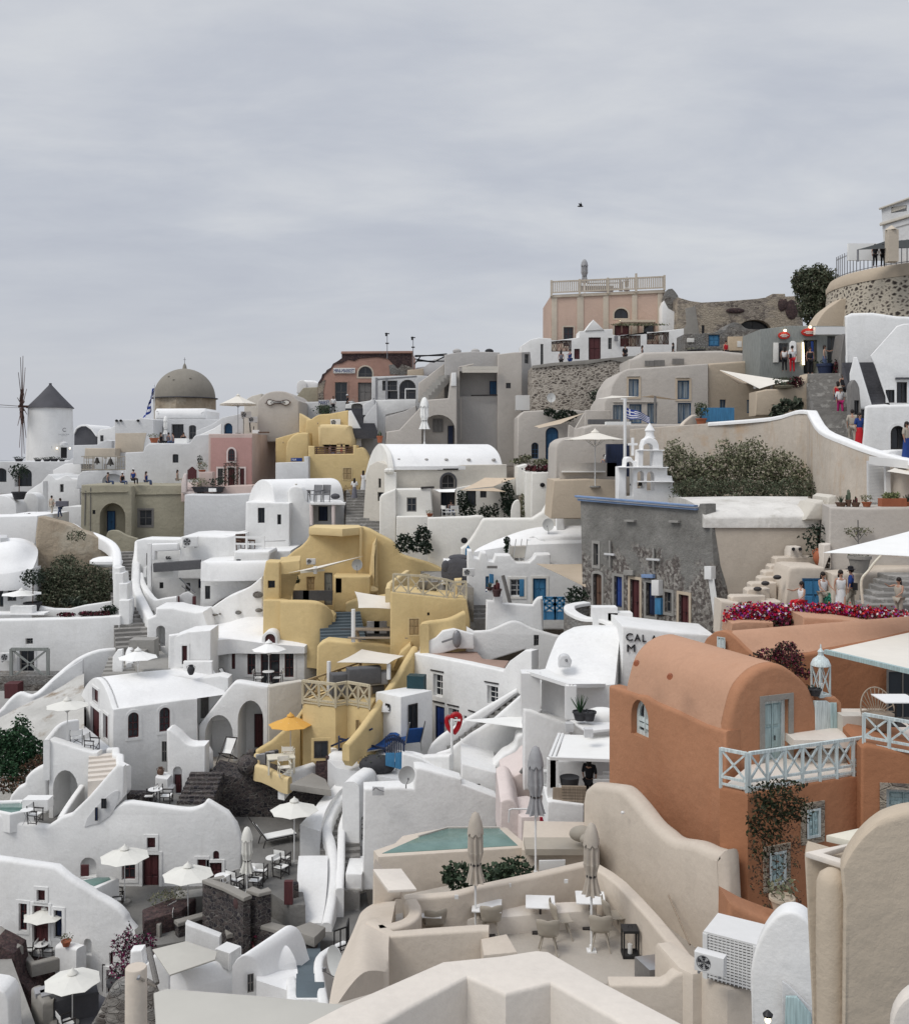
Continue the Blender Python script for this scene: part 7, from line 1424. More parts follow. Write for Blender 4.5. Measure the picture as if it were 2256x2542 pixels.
T=TH('royal_door_house','white two storey house with brown roof deck and royal blue door',W_,g(1000,1180,54));pl=PL(1440,51,-44)
wA(T,[(600,1400),(614,252),(1100,345),(1440,420),(1500,330),(1640,230),(1700,240),(1700,1400)],pl,.6,'white',[(816,450,902,652,'whitew',dict(dep=.3)),(1302,556,1400,722,'whitew',dict(dep=.3)),(834,738,918,1045,'royal',dict(dep=.15,nm='door')),(956,760,1048,900,'whitew',dict(dep=.3)),(1092,822,1118,850,'dark')],r=.08,pA='front_wall')
z=zz(420,51)-.03;deck(T,[(618,250),(1440,420),(1500,325),(1380,318),(1265,308),(1200,235),(1040,222),(690,228)],z,.4,'terrace_tile','roof_deck')
for x1,x2,y in((795,912,405),(1280,1408,510),(815,920,685),(945,1050,716),(1135,1205,768)):pC(T,pl,[(x1,y+8),(x1,y-2),(x2,y+20),(x2,y+32)],'m28',-.06,.08,'lintel')
wA(T,[(690,300),(695,205),(720,170),(840,120),(900,60),(1000,40),(1180,90),(1190,225),(1040,220),(910,260)],PL(900,55.6,0),.4,'white',pA='roof_steps',r=.08)
bm=BM();bar(bm,g(895,160,55.4),g(1030,115,55.4),.1);ell(bm,g(1030,130,55.4),.25,.2,.5,8,6);T.pA('roof_pipe',bm,'m12')
wA(T,[(1110,400),(1115,20)]+sm([(1180,60),(1320,50),(1420,10),(1520,-30),(1600,-20),(1700,30),(1900,90)])+[(2100,130),(2500,300),(2500,1400),(1640,1400),(1640,230)],PL(1500,56.1,0),.3,'white',[(1722,95,1768,195,'greyw',dict(dep=.3))],r=.15,pA='wavy_wall')
T2=TH('annex_house','white cube annex with black doorway and teal water tank',W_,g(450,1100,51));za=zz(605,52);A=[gz(302,605,za),gz(527,653,za),gz(808,592,za),gz(590,560,za)]
bm=BM();bB(bm,A,5,.07);T2.pA('walls',bm,'white');yw=lambda p,q:math.degrees(math.atan2(q.y-p.y,q.x-p.x))
aO(T2,PL(527,A[1].y-.01,yw(A[1],A[2])),586,714,672,1030,'dark',nm='door');aO(T2,PL(527,A[1].y-.01,yw(A[0],A[1])),392,712,434,774,'dark')
bm=BM();box(bm,g(668,598,52.9),.9,.65,.83,-12);solo('water_tank','dark teal cube water tank on the white annex roof','tank',bm,'tank')
bm=BM();lathe(bm,g(402,770,51.8),[(.5,0),(.45,.2),(.1,.5),(.02,.6)],10);solo('wall_lamp','white bell shaped lamp under the annex window','lamp',bm,'m13')
T2=TH('diagonal_stair','grey steps climbing right between two white sloping parapets','stairs',g(950,1150,51));bm=BM();stairs_bm(bm,g(965,1165,49.4),g(1640,625,50.2),1.3,13,drop=1.5);T2.pA('steps',bm,'paving',flat=1)
wA(T2,[(760,1500),(762,1170)]+sm([(800,1085),(850,1035),(920,980),(1100,860)])+[(1570,582),(1600,620),(1000,1080),(960,1500)],PL(1100,50.2,0),.35,'white',pA='rear_parapet',r=.15)
wA(T2,[(828,1700),(832,1180)]+sm([(860,1162),(900,1150),(960,1130),(1010,1095),(1150,990)])+[(1330,880),(1665,590),(1670,1000),(1500,1700)],PL(1100,48.7,0),.35,'white',pA='front_parapet',r=.15)
wA(T2,[(1560,1700),(1564,600),(1660,480),(1668,1700)],PL(1610,50.8),.8,'white',pA='landing_wall')
T2=TH('striped_gate','dark blue and white striped slatted gate in the white wall','gate',g(1685,460,50.5));bm=BM()
for k in range(7):x=1638+k*15.5;bar(bm,g(x,450-k*4,50.5),g(x,270-8*math.sin(k/6*math.pi),50.5),.17)
for y in(310,410):bar(bm,g(1635,y,50.5),g(1738,y,50.5),.14)
T2.pA('slats',bm,'royal',flat=1);pC(T2,PL(1685,50.6),[(1640,400),(1640,275),(1735,275),(1735,400)],'m20',pA='backing')
T2=TH('heart_ornament','large red open heart on a white pole','ornament',g(985,1370,48));bm=BM();hp=[g(*p,48)for p in sm([(1000,980),(960,940),(938,880),(945,840),(970,835),(990,865)],4)];pT(bm,hp,.22,8);pT(bm,[g(*p,48)for p in sm([(1000,980),(1035,935),(1058,870),(1055,825),(1030,810),(1000,815),(985,840)],4)],.25,8);T2.pA('heart',bm,'heart')
bm=BM();bar(bm,g(984,1370,47.8),g(984,850,47.8),.14,n=8);bar(bm,g(984,862,47.8),g(1062,862,47.8),.08);T2.pA('pole',bm,'m10')
sA('white triangular sail stretched below the diagonal stair',[(1060,862,48),(1625,822,49),(1625,935,46.5)],'m20',.1)
T2=TH('lower_white_house','white lower house wall with slanted parapet and small square window',W_,g(1200,1620,45));pl=PL(1200,45.5)
wA(T2,[(1065,1560),(1068,1248),(1345,1325),(1385,1335),(1390,1900),(1065,1900)],pl,4,'white',[(1160,1436,1240,1560,'greyw',dict(dep=.4))],r=.08,pA='window_wall')
wA(T2,[(1350,1900),(1352,1275)]+sm([(1400,1220),(1450,1170),(1500,1145),(1550,1100),(1570,1020),(1600,992)])+[(1640,990),(1625,760),(1680,770),(1900,850),(2000,900),(2030,1900)],PL(1500,46.5),1.2,'white',r=.15,pA='curved_wall')
wA(T2,[(180,2400),(190,1480),(510,1465),(640,1480),(650,1295),(700,1290),(1070,1395),(1075,1440),(1392,1560),(1395,2400)],PL(800,44,5),1,'white',r=.12,pA='lower_wall')
pC(T2,PL(300,43.2),[(272,1530),(272,1450),(376,1455),(376,1530)],'m1',-.15,.06,'wall_sculpture_panel');bm=BM();pT(bm,[g(*p,42.9)for p in sm([(275,1495),(300,1470),(330,1490),(375,1505)],4)],.05);T2.pA('fish_sculpture',bm,'m12')
tP('low white scalloped wall behind the big satellite dish',[(520,1150,48),(620,1165,48.2),(700,1195,47.8),(830,1185,47.8),(960,1180,47.5)],.5,3,'white')
wA(T2,[(530,1500),(535,1160),(700,1205),(1000,1380),(1000,1500)],PL(700,47.5),.4,'white',pA='middle_wall')
put('dish',g(575,1480,42.5),'large white satellite dish leaning on the white parapet',s=.8,yaw=15);
T2=TH('sun_terrace','white plastered terrace with blue sunbeds and rounded edges','terrace',g(200,1300,50));zt=zz(1190,51)
deck(T2,[(-170,1180),(-60,1290),(520,1400),(760,1180),(560,1090),(100,1020)],zt,5,'m1','floor');bm=BM();P=[gz(x,y,zt)+V3(0,0,.35)for x,y in sm([(-170,1180),(-100,1225),(100,1230),(240,1200),(290,1210),(300,1250),(180,1330),(60,1420),(0,1480)],3)];wB(bm,P,.8,3,.3);T2.pA('edge',bm,'white')
tP('white slanting wall behind the blue sunbeds',[(-60,1130,52),(0,1085,52.3),(120,960,52.8),(200,930,53),(330,945,53.2)],.5,3,'white')
for i,(x,y,yw_)in enumerate(((290,1180,-60),(610,1120,200))):put('lounger',g(x,y,50.5),['flat blue sunbed by the blue railing','upright blue sunbed behind the blue gate'][i],yaw=yw_,s=1.25,cloth='cushion_blue',up=.4+.6*i,frame='steel')
T2=TH('blue_iron_gate','royal blue metal gate with curled iron top','gate',g(460,1310,48));p1=PL(460,48)
pC(T2,p1,[(388,1270),(388,1155),(470,1155),(470,1290)],'azure',pA='panel');pC(T2,p1,[(474,1292),(474,1158),(535,1150),(535,1310)],'azure',pA='panel')
bm=BM()
for k in range(9):x=388+k*20;y0=1010-18*math.sin(k*.5);bar(bm,p1.pt(x,1160),p1.pt(x,y0),.05);bar(bm,p1.pt(x,y0+20),p1.pt(x+18,y0+60),.04);bar(bm,p1.pt(x+18,y0+20),p1.pt(x,y0+60),.04)
pT(bm,[p1.pt(385,1015),p1.pt(465,995),p1.pt(555,1060),p1.pt(555,1150)],.07);T2.pA('ironwork',bm,'navy',flat=1)
T2=TH('blue_railing','dark blue tube railing round the sunbed terrace','railing',g(0,1200,51));bm=BM()
for a,b in(((-110,1100),(270,940)),((-20,1030),(385,1120)),((-20,1120),(385,1210)),((60,1050),(60,1100)),((-30,1140),(-30,1010)),((385,1120),(385,1210))):bar(bm,g(*a,51),g(*b,50),.09)
T2.pA('tubes',bm,'navy',flat=1)
fO('potted_succulent','dark pot with pale plant on the corner below the sunbeds','plant',[((320,1225,48.5),.7,.4,.35)],160,.09,'m31',3);bm=BM();ell(bm,g(315,1265,48.5),.9,.5,.5,12,7);solo('stone_bowl','round dark stone bowl below the sunbeds','bowl',bm,'m32')
put('jar',g(330,1060,52.2),'tan rope covered jar on the white slanting wall',s=2.4,mat='tan')
org(1250,1550)
T=TH('sign_house','white house with large black letters CAL A M on its top wall',W_,g(1200,300,42));pl=PL(1100,42)
wA(T,[(1060,600),(1062,10),(1300,40),(1600,75),(1900,100),(1900,600)],pl,3,'white',r=.1)
for w,a in(('C',(1098,78,1160,145)),('A',(1172,86,1230,150)),('L',(1246,92,1280,155)),('A',(1322,98,1380,160)),('M',(1108,180,1180,245))):tO('sign_letter',w,pl,*a,'ink',T.e,T.at,.04,.03)
sH(T,[[(340,500,41),(640,560,40.5),(1000,540,40.5)],[(380,380,42),(650,380,41.7),(1010,440,41)],[(430,240,43),(680,210,43),(1020,330,42)],[(500,100,44),(700,60,44),(1050,60,43)],[(620,30,45.5),(760,10,45),(1060,12,44)],[(640,20,47),(800,0,47),(1070,8,47)]],'white',pA='rock_slope',down=3)
T2=TH('arched_niche','white niche with a small dark emblem on the rock slope','niche',g(550,380,41));pC(T2,PL(550,41),[(498,390),(500,320)]+sm([(515,290),(550,280),(590,292),(615,330)])+[(600,390)],'m1',0,.5,'panel',.05);tO('emblem','Q',PL(550,41),552,312,574,336,'ink',T2.e,T2.at,.03)
T2=TH('pergola','white pergola with flat cloth roof over a planted counter','pergola',g(240,760,41));bm=BM();sail_bm(bm,[g(212,424,40.5),g(490,374,43),g(960,542,41),g(600,545,38.5)],.1);T2.pA('cloth_roof',bm,'m20')
for x,y1,y2,w,d in((238,424,765,.75,40.5),(600,545,845,.4,38.5),(632,545,845,.2,38.6)):bm=BM();bar(bm,g(x,y2,d),g(x,y1,d),w);T2.pA('post',bm,'m10',flat=1)
bm=BM();bar(bm,g(212,430,40.4),g(600,552,38.4),.14);bar(bm,g(600,552,38.4),g(960,548,41),.14);T2.pA('beam',bm,'m10',flat=1)
T2=TH('pergola_house','white stepped interior walls under the pergola',W_,g(500,900,40));wA(T2,[(630,900),(634,560),(960,560),(960,900)],PL(800,41),.5,'white',r=.05);wA(T2,[(180,1500),(176,765),(240,770),(450,850),(580,900),(600,990),(600,1500)],PL(400,40),.8,'white',r=.12,pA='front_wall')
wA(T2,[(250,760),(255,480),(430,560),(400,700),(380,740)],PL(330,42),.5,'white',pA='inner_wall');wA(T2,[(370,800),(440,480),(600,540),(600,860)],PL(500,42.5),.5,'white',pA='buttress');wA(T2,[(450,900),(452,715)]+sm([(480,698),(540,690),(600,700)])+[(605,900)],PL(520,40.8),.5,'white',pA='bench')
T2=TH('counter','white counter slab carrying two dark potted plants','counter',g(760,990,38));zc=zz(850,38.5);bm=BM();bB(bm,[gz(575,850,zc),gz(760,958,zc),gz(1000,935,zc),gz(1000,850,zc)],.1,.02);T2.pA('slab',bm,'m10');
for x,y,d in((762,1010,36),(590,960,38)):bm=BM();bar(bm,g(x,y,d),g(x,y-75,d),.3);T2.pA('support',bm,'m1')
put('potted',g(688,862,37.8),'spiky plant in the left dark pot on the white counter',s=.75,pot='m32',leaf='leaf_green',h=.9,r=.42,ph=.45,form='spiky');put('potted',g(768,866,37.7),'right dark pot on the white counter, nearly empty',s=.7,pot='m32',leaf='m14',h=.1,r=.42,ph=.5,n=10)
bm=BM();ell(bm,g(880,830,38.5),.75,.5,.35,14,8);solo('white_cushion','white cushion heap at the end of the counter','cushion',bm,'m20')
T2=TH('kitchen_shelter','white cloth roofed kitchen shelter with slatted wooden fence','shelter',g(440,1600,35));bm=BM();sail_bm(bm,[g(470,1205,34.5),g(520,992,37.5),g(1000,992,37.5),g(1000,1222,34.5)],.05);T2.pA('cloth_roof',bm,'m20');bm=BM();bar(bm,g(415,1205,34.4),g(1000,1226,34.4),.1);bar(bm,g(415,1200,34.4),g(500,988,37.5),.1);bar(bm,g(450,1205,34.4),g(530,990,37.5),.1);T2.pA('frame',bm,'m10',flat=1)
for x,y in((428,1600),(452,1460)):bm=BM();bar(bm,g(x,y,34.5),g(x,1205,34.5),.28);T2.pA('post',bm,'m10',flat=1)
wA(T2,[(470,1470),(475,1230),(960,1225),(960,1470)],PL(700,37.5),.5,'m1',pA='back_wall');wA(T2,[(390,1900),(392,1600),(440,1590),(720,1625),(720,1900)],PL(600,34),2,'white',pA='base_wall',r=.06)
pf=PL(580,34.2);pC(T2,pf,[(440,1600),(442,1468),(575,1470),(575,1610)],'oak',pA='fence_panel')
bm=BM()
for k in range(6):y=1470+k*27;bar(bm,pf.pt(520,y),pf.pt(740,y+4),.12)
T2.pA('fence_slats',bm,'oak',flat=1)
for i,(y,x)in enumerate(((1345,890),(1378,840),(1412,805))):bm=BM();bar(bm,g(x,y,35.5-i*.3),g(990,y+3,35.5-i*.3),.13);T2.pA('step_edge',bm,'m10')
pX(770,1640,35.3,'person in black standing in the shade of the kitchen shelter',yaw=150,top='m2',low='m2',hairlen=.6,h=1.75,sleeves=True)
bm=BM();cyl(bm,g(592,1445,34.6),.3,.28,14,.34);solo('dark_bucket','dark bucket behind the slatted fence','bucket',bm,'m32')
T=TH('pink_arch_house','pale pink house with an arch outline and red door',W_,g(100,1700,40));pl=PL(100,41)
wA(T,[(-15,1800),(-12,1420),(150,1340)]+sm([(190,1290),(240,1262),(300,1255),(360,1272),(412,1310)])+[(430,1800)],pl,3,'m27',[(48,1468,102,1556,'red',dict(arch=0,nm='door')),(280,1365,312,1500,'brown')],r=.05)
bm=BM();pT(bm,[g(*p,40.8)for p in sm([(150,1338),(190,1285),(240,1248),(300,1242),(360,1258),(412,1305)],3)],.14);T.pA('arch_moulding',bm,'ruin')
z=zz(1600,38.5);wA(T,[(-35,2100),(-30,1600)]+sm([(0,1580),(60,1575),(110,1620),(160,1740)])+[(170,2100)],PL(60,37.2),4,'m27',pA='lower_vault');deck(T,[(-35,1570),(210,1540),(390,1600),(390,1730),(160,1735)],zz(1640,38),2.5,'m27','floor');pC(T,PL(350,36.8),[(325,1785),(325,1735),(398,1735),(398,1785)],'red_door',pA='low_door')
T2=TH('slatted_screen','white slatted screen between pink arch and kitchen shelter','screen',g(350,1560,36));bm=BM()
for k in range(14):y=1330+k*14;bar(bm,g(315,y,36),g(418,y-5+k*1.5,35.4),.14)
T2.pA('slats',bm,'m10',flat=1)
bm=BM();pT(bm,[g(45,1780,35),g(50,1672,35),g(75,1662,35),g(640,1664,35),g(655,1700,35)],.06);solo('thin_handrail','thin white handrail in front of the pink house','handrail',bm,'m13')
org(0,1300)
T=TH('cave_house','white cave house with bulging roof at the left edge beside the rock',W_,g(100,900,70))
sH(T,[[(-300,470,68),(80,450,68),(300,402,69)],[(-300,400,68.5),(100,370,68.5),(330,330,70)],[(-300,230,70),(120,180,70),(345,240,72)],[(-300,140,73),(150,128,73),(300,170,75)]],'m0',down=1)
wA(T,[(-300,1000),(-300,380),(30,385),(70,440),(290,405),(300,760),(300,1000)],PL(100,68.6,5),2,'white',[(-40,430,34,750,'greyw',dict(nm='door')),(70,548,150,697,'greyw')],pA='front_wall')
wA(T,[(-300,240),(-300,-60),(340,-70),(320,210)],PL(0,76),3,'m0',pA='rear_house');deck(T,[(0,102),(70,98),(70,125),(5,128)],zz(110,72),.5,'m1','vent')
T=TH('rock_cliff','weathered ochre rock face with white coping above the left bushes','rock',g(600,700,73));pl=PL(600,73.5,8)
wA(T,[(150,900),(335,300),(320,120),(345,-60)]+sm([(370,-60),(480,-30),(620,10),(700,55),(830,100),(950,165),(1003,240)])+[(1010,400),(1040,900)],pl,1.5,'rock',r=.1)
tP('white curved coping following the ochre rock face down the path',[(345,-58,79),(480,-28,78),(620,0,77),(700,50,76),(830,90,74.5),(950,150,73),(1005,215,71.5),(1018,290,70.5),(1015,385,69.5)],.6,.9,'m0',r=.2,name='coping')
bm=BM();ell(bm,g(960,345,71),1.2,.8,.4,14,7);solo('white_rock_cap','white rounded cap at the lower end of the rock coping','coping',bm,'m0')
fO('cliff_bush','large dark green bush growing against the ochre rock face','bush',[((420,570,70.5),1.3,.8,1.3),((600,560,70.5),1.4,.8,1.5),((780,540,70.3),1.5,.8,1.4),((940,560,70),.8,.6,1.2),((560,410,71.5),.9,.6,1.0),((330,480,70.8),.8,.6,.7),((800,650,69.8),1.5,.8,.8),((500,670,69.8),1.6,.8,.7),((640,340,71.8),.6,.4,.6),((690,110,72.6),.7,.3,.45)],15000,.1,'m35',61,k=1)
fO('agave','pale agave leaves at the foot of the cliff bush','agave',[((680,710,68.5),1.6,.6,.5)],120,.3,'m31',62,flat=.25)
put('potted',g(298,790,66.5),'round headed tree in a dark square pot on the left terrace',s=1.5,pot='m32',leaf='m14',h=.75,r=.42,ph=.4,n=420,trunk=.75,sz=.07)
T=TH('terrace_wall','long white curved terrace wall with red geraniums at its right end','wall',g(500,1500,64));pl=PL(500,64.5,3)
wA(T,[(-300,1700),(-300,880),(0,868),(300,862),(700,850),(1085,832),(1090,1700)],pl,.8,'white',[(232,1032,299,1086,'greyw',dict(dep=.3)),(180,1138,313,1395,'greyw',dict(dep=.2,nm='door',trim='m1'))],r=.12)
wA(T,[(330,850),(340,740),(480,765),(620,768),(760,735),(1000,700),(1010,850)],PL(600,66.5),.4,'white',pA='planter_wall',r=.1)
fO('geraniums','strip of dark red geraniums on the white terrace wall','flowers',[((600,818,65.2),1.0,.3,.25),((800,812,65.2),1.2,.3,.3),((920,808,65.2),1.0,.3,.3)],700,.1,'leaf_red',63);fO('shrub','small green shrub right of the red geraniums','shrub',[((990,780,65.5),.9,.4,.6)],260,.1,'m14',64)
T2=TH('terrace_table','white built in table on the left terrace','table',g(200,850,65.6));bm=BM();box(bm,g(180,812,65.8),3.6,1,.1);T2.pA('top',bm,'m0');bm=BM();box(bm,g(215,860,65.8),1.4,.8,.9);T2.pA('base',bm,'white')
put('parasol',g(200,850,66.8),'white parasol seen from above on the left terrace',s=1,mat='m20',r=1.3,h=1.6,rise=.3)
put('ac',g(72,1243,64),'air conditioner left of the grey door under the terrace',s=.95,yaw=5)
bm=BM();rB(bm,[g(105,1425,61.5),g(435,1425,61.5)],2.0,2.2,.14);solo('balcony_railing','sage green cross braced railing before the grey door','railing',bm,'sage',flat=1)
bm=BM();box(bm,g(270,1480,62),7,1.5,.9);solo('balcony_floor','dark stone landing under the sage green railing','landing',bm,'ruin');bm=BM();bar(bm,g(130,1560,60.6),g(128,1430,60.6),.8);solo('maroon_post','maroon painted door leaf under the sage green railing','door',bm,'maroon')
P=[(-200,1820,58.5),(0,1690,59),(100,1580,59.3),(180,1520,59.5),(240,1540,59.5),(300,1545,59.5),(360,1520,59.8),(500,1390,60.4),(640,1270,61),(760,1190,61.5),(900,1138,62),(1055,1122,62.5)]
tP('long white parapet sweeping diagonally down to the left edge',P,.45,4.2,'white',r=.18)
T=TH('rock_slope','rough rocky slope with whitewashed upper face under the diagonal parapet','rock',g(400,1900,57));sH(T,[[(-300,2700,53),(100,2400,53),(450,2150,53),(760,2000,54)],[(-250,2100,55),(150,1900,55),(450,1800,55.5),(760,1700,56)],[(-200,1860,58),(180,1650,58.8),(500,1500,59.6),(760,1330,61)]],'limed_rock',down=3)
pC(T,PL(500,60.8,12),[(150,1720),(300,1560),(640,1285),(760,1210),(760,1480),(640,1600),(420,1760)],'m1',-.5,.3,'whitewashed_face')
T=hO('stepped_parapet','white stepped parapet descending beside the stone path','wall',[(1030,1200),(1012,385),(1078,402),(1085,440),(1110,442),(1116,530),(1145,536),(1150,680),(1165,690),(1168,840),(1190,920),(1245,968),(1225,1030),(1170,1080),(1150,1140),(1060,1200)],1090,66,0,1.2,'white',r=.12)
T=TH('stepped_block','white cube steps in front of the stepped parapet','wall',g(1090,900,65));
for x1,x2,y in((1030,1080,400),(1035,1112,445),(1072,1148,540),(1072,1166,690)):wA(T,[(x1,1150),(x1,y),(x2,y),(x2,1150)],PL(x1,65.8-(y-400)*.003),.8,'white',pA='step',r=.06)
sT('long narrow stone path climbing between white walls',(1250,1130,62),(1120,250,78),2.6,26,drop=2)
tP('white rounded wall right of the long stone path',[(1215,150,74),(1205,260,73),(1190,340,72),(1185,450,70.5),(1190,570,69),(1250,700,67),(1310,820,65.2),(1335,870,64.5)],.6,2.5,'white',r=.2)
tP('second white wall parallel to the long stone path',[(1240,440,71),(1260,520,70),(1300,590,68.8),(1380,680,67.5),(1480,670,67.3),(1590,655,67.3)],.4,2.6,'white',r=.12)
T=TH('white_courtyard_house','white courtyard house with grey awning beam and small black window',W_,g(1500,800,70));wA(T,[(1240,900),(1228,150),(1300,135),(1580,140),(1700,120),(2200,90),(2220,900)],PL(1500,72),2,'white',[(1320,265,1345,375,'greyw'),(1438,528,1474,584,'dark'),(1672,532,1716,610,'greyw'),(1788,490,1812,580,'navy')],r=.12)
wA(T,[(1340,330),(1345,185),(1600,178),(1610,240),(1400,250),(1400,330)],PL(1450,70.8),.6,'m0',pA='canopy');bm=BM();bar(bm,g(1390,395,69.5),g(1810,365,69.8),.6);T.pA('awning_roll',bm,'cushion');pC(T,PL(1480,70),[(1395,485),(1395,430),(1565,425),(1565,480)],'m20',pA='cloth_screen');bm=BM();bar(bm,g(1350,620,69.5),g(1350,180,69.5),.25);bar(bm,g(1310,480,69.5),g(1312,390,69.5),.2);T.pA('post',bm,'m10',flat=1)
bm=BM();bar(bm,g(1620,490,70),g(1760,620,69.5),.08);bar(bm,g(1640,560,70),g(1760,660,69.5),.06);T.pA('handrail',bm,'m12',flat=1);bm=BM()
for k in range(2):pT(bm,[g(1508+k*22+9*math.cos(a*.7),307+10*math.sin(a*.7),71.9)for a in range(8)],.1)
T.pA('wall_emblem',bm,'cushion',flat=1)
put('ac',g(1705,213,71.3),'air conditioner on the white roof wall above the courtyard',s=1.25);wA(T,[(1600,1000),(1605,660),(1640,630),(1690,612),(1740,645),(1755,1000)],PL(1680,68.5),.3,'m1',pA='arched_gate')
for x in(1603,1752):bm=BM();bar(bm,g(x,790,68.3),g(x,655,68.3),.2);T.pA('gate_post',bm,'maroon')
T=TH('white_wall','white wall with a half arched niche right of the path','wall',g(1500,1400,62));wA(T,[(1320,1500),(1325,860),(1400,830),(1405,760),(1560,758),(1620,775),(1760,800),(1830,795),(1900,1000),(1900,1500)],PL(1500,63),2.5,'white',[(1408,918,1490,1110,'niche',dict(arch=1,dep=1))],r=.12)
T2=TH('sun_deck','grey deck with stone seat, steps and thin rail under the half arch','terrace',g(1350,1300,59));zt=zz(1220,60);deck(T2,[(1190,1260),(1180,1150),(1240,1080),(1330,1060),(1540,1200),(1540,1310),(1300,1320)],zt,3,'concrete','floor',.05)
bm=BM();box(bm,g(1300,1215,60.5),1.5,1,1.2);box(bm,g(1262,1220,60),.9,.9,.6);T2.pA('stone_seat',bm,'concrete');bm=BM();wB(bm,[g(*p)for p in sm([(1205,1250,58.8),(1195,1150,59.5),(1230,1085,60.5),(1300,1055,61.2),(1335,1062,61.4)],3)],.4,1.2,.15);T2.pA('parapet',bm,'white')
sT('short flight of grey steps edged in white by the sun deck',(1075,1365,57.5),(1140,1190,60.5),1.9,5,'concrete',drop=2)
wA(T2,[(1010,1400),(1015,1200),(1060,1135),(1105,1130),(1105,1400)],PL(1040,58),.3,'white',pA='stair_wall');put('parasol',g(1245,1400,56),'white parasol top peeping over the barrel roof',s=1,mat='m20',r=1.1,h=1.2,rise=.45)
T=TH('barrel_house','white barrel roofed house with maroon doors and arched windows',W_,g(900,2600,52));pg=PL(1020,52.5,-56);ps=PL(1020,52.5,26)
gp=[(702,2700),(712,1620)]+sm([(735,1540),(775,1455),(825,1400),(868,1388),(915,1425),(965,1520),(1005,1640)])+[(1020,1680),(1022,2700)]
wA(T,gp,pg,.4,'white',[(838,1488,891,1612,'maroon',dict(trim='white')),(822,1668,902,2054,'maroon',dict(trim='white',nm='door')),(745,1660,784,1885,'maroon',dict(trim='white',nm='window')),(936,1720,979,1945,'maroon',dict(trim='white',nm='window'))],r=.06,pA='gable_wall')
vault(T,pg,[(714,1680)]+gp[1:-1],6,'m0',off=.2,r=.05)
wA(T,[(1022,2700),(1020,1672),(1650,1585),(1780,1575),(1785,2700)],ps,.5,'white',[(1155,1698,1253,1928,'maroonw',dict(arch=1,nm='window',trim='white')),(1437,1654,1534,1872,'maroonw',dict(arch=1,nm='window',trim='white'))],r=.06,pA='side_wall')
wA(T,[(1450,1600),(1540,1320),(1545,1030),(1690,975),(1900,960),(1900,1600)],PL(1600,57.5),2,'white',[(1640,1098,1688,1265,'maroon',dict(trim='white'))],pA='rear_wall')
put('jar',g(1722,1360,56),'small dark bottle vase on the white roof table',s=.9,mat='m32')
org(450,1300)
T=TH('dormer_house','white house with arched dormer and three maroon openings behind a parasol',W_,g(700,1500,59));pl=PL(700,60)
wA(T,[(428,1600),(430,1042),(720,1072),(900,1075),(1110,1105),(1112,1600)],pl,.6,'white',[(455,1098,487,1312,'maroon',dict(nm='window')),(597,1122,670,1360,'maroonw',dict(trim='white')),(718,1130,888,1455,'maroonw',dict(trim='white',nm='door')),(932,1142,1013,1384,'maroonw',dict(trim='white'))],r=.05,pA='facade')
wA(T,[(165,1600),(170,1068),(430,1042),(432,1600)],PL(430,60,-35),.5,'white',r=.05,pA='left_wing');wA(T,[(-120,1600),(-110,1010),(60,985),(170,1068),(170,1600)],PL(170,57.8,12),.5,'white',[(8,1096,54,1264,'maroon',dict(nm='window'))],pA='far_wing')
wA(T,[(1108,1900),(1110,1105),(1275,958),(1330,925),(1300,1050),(1225,1100),(1222,1900)],PL(1110,60,40),.5,'cream',pA='right_side')
wA(T,[(722,1100),(724,1050)]+arc(724,1045,872,1045,968)+[(874,1100)],PL(700,59.8),3,'white',[(755,992,848,1084,'maroon',dict(arch=1,nm='window'))],r=.06,pA='dormer')
sH(T,[[(40,985,58.2),(170,1070,58.2),(430,1040,59.7),(720,1074,59.7),(1112,1108,59.8)],[(60,975,59.5),(200,1030,59.5),(430,990,61),(740,1010,61),(1200,1030,61)],[(150,950,62.5),(300,960,62.5),(500,930,63),(800,920,63),(1290,960,62.5)],[(350,900,65),(450,880,65),(600,840,65),(900,840,65),(1340,890,64)],[(450,870,66),(550,850,66),(740,800,66),(1000,830,66),(1330,880,65)]],'m0',down=.4,n=4)
T2=hO('rock_wall','white rough rising wall with exposed dark stones left of the yellow tower','wall',[(-30,1100),(0,780),(180,795)]+sm([(240,780),(400,670),(560,600),(640,550),(730,475)])+[(742,1000),(740,1100)],400,65,0,1.5,'white',r=.1)
for x,y,w,h in((515,800,.5,.3),(300,820,.6,.15),(210,880,.25,.5),(690,640,.8,.5),(700,780,.6,.3),(165,930,.4,.5),(350,812,.2,.12)):bm=BM();ell(bm,g(x,y,64.9),w*.45,.1,h*.45,7,5);T2.pA('exposed_stone',bm,'ruin')
wA(T2,[(170,780),(180,345),(240,340),(470,325),(480,250),(600,255),(790,250),(800,270),(760,480),(560,600),(360,690),(240,780)],PL(400,68),3,'white',[(498,320,538,498,'navy',dict(dep=.3,nm='door')),(215,560,262,680,'dark')],r=.12,pA='rear_house')
vault(T2,PL(220,67.2,-30),[(172,520),(176,345)]+sm([(200,338),(235,360),(255,420),(262,505)])+[(262,520)],5,'m0','small_vault',ex=8)
T2=TH('white_roof_terrace','white roof terrace with tubular rail and stacked brown chairs','terrace',g(500,500,70));wA(T2,[(-30,500),(0,120),(150,110),(380,120),(480,105),(490,260),(990,240),(990,500)],PL(300,71),5,'white',r=.12);bm=BM()
for y in(120,180):bar(bm,g(480,y,69.8),g(745,y+6,69.8),.12)
for x in(482,590,742):bar(bm,g(x,255,69.8),g(x,112,69.8),.14)
bar(bm,g(745,160,69.8),g(940,152,70.5),.08);T2.pA('railing',bm,'m10',flat=1)
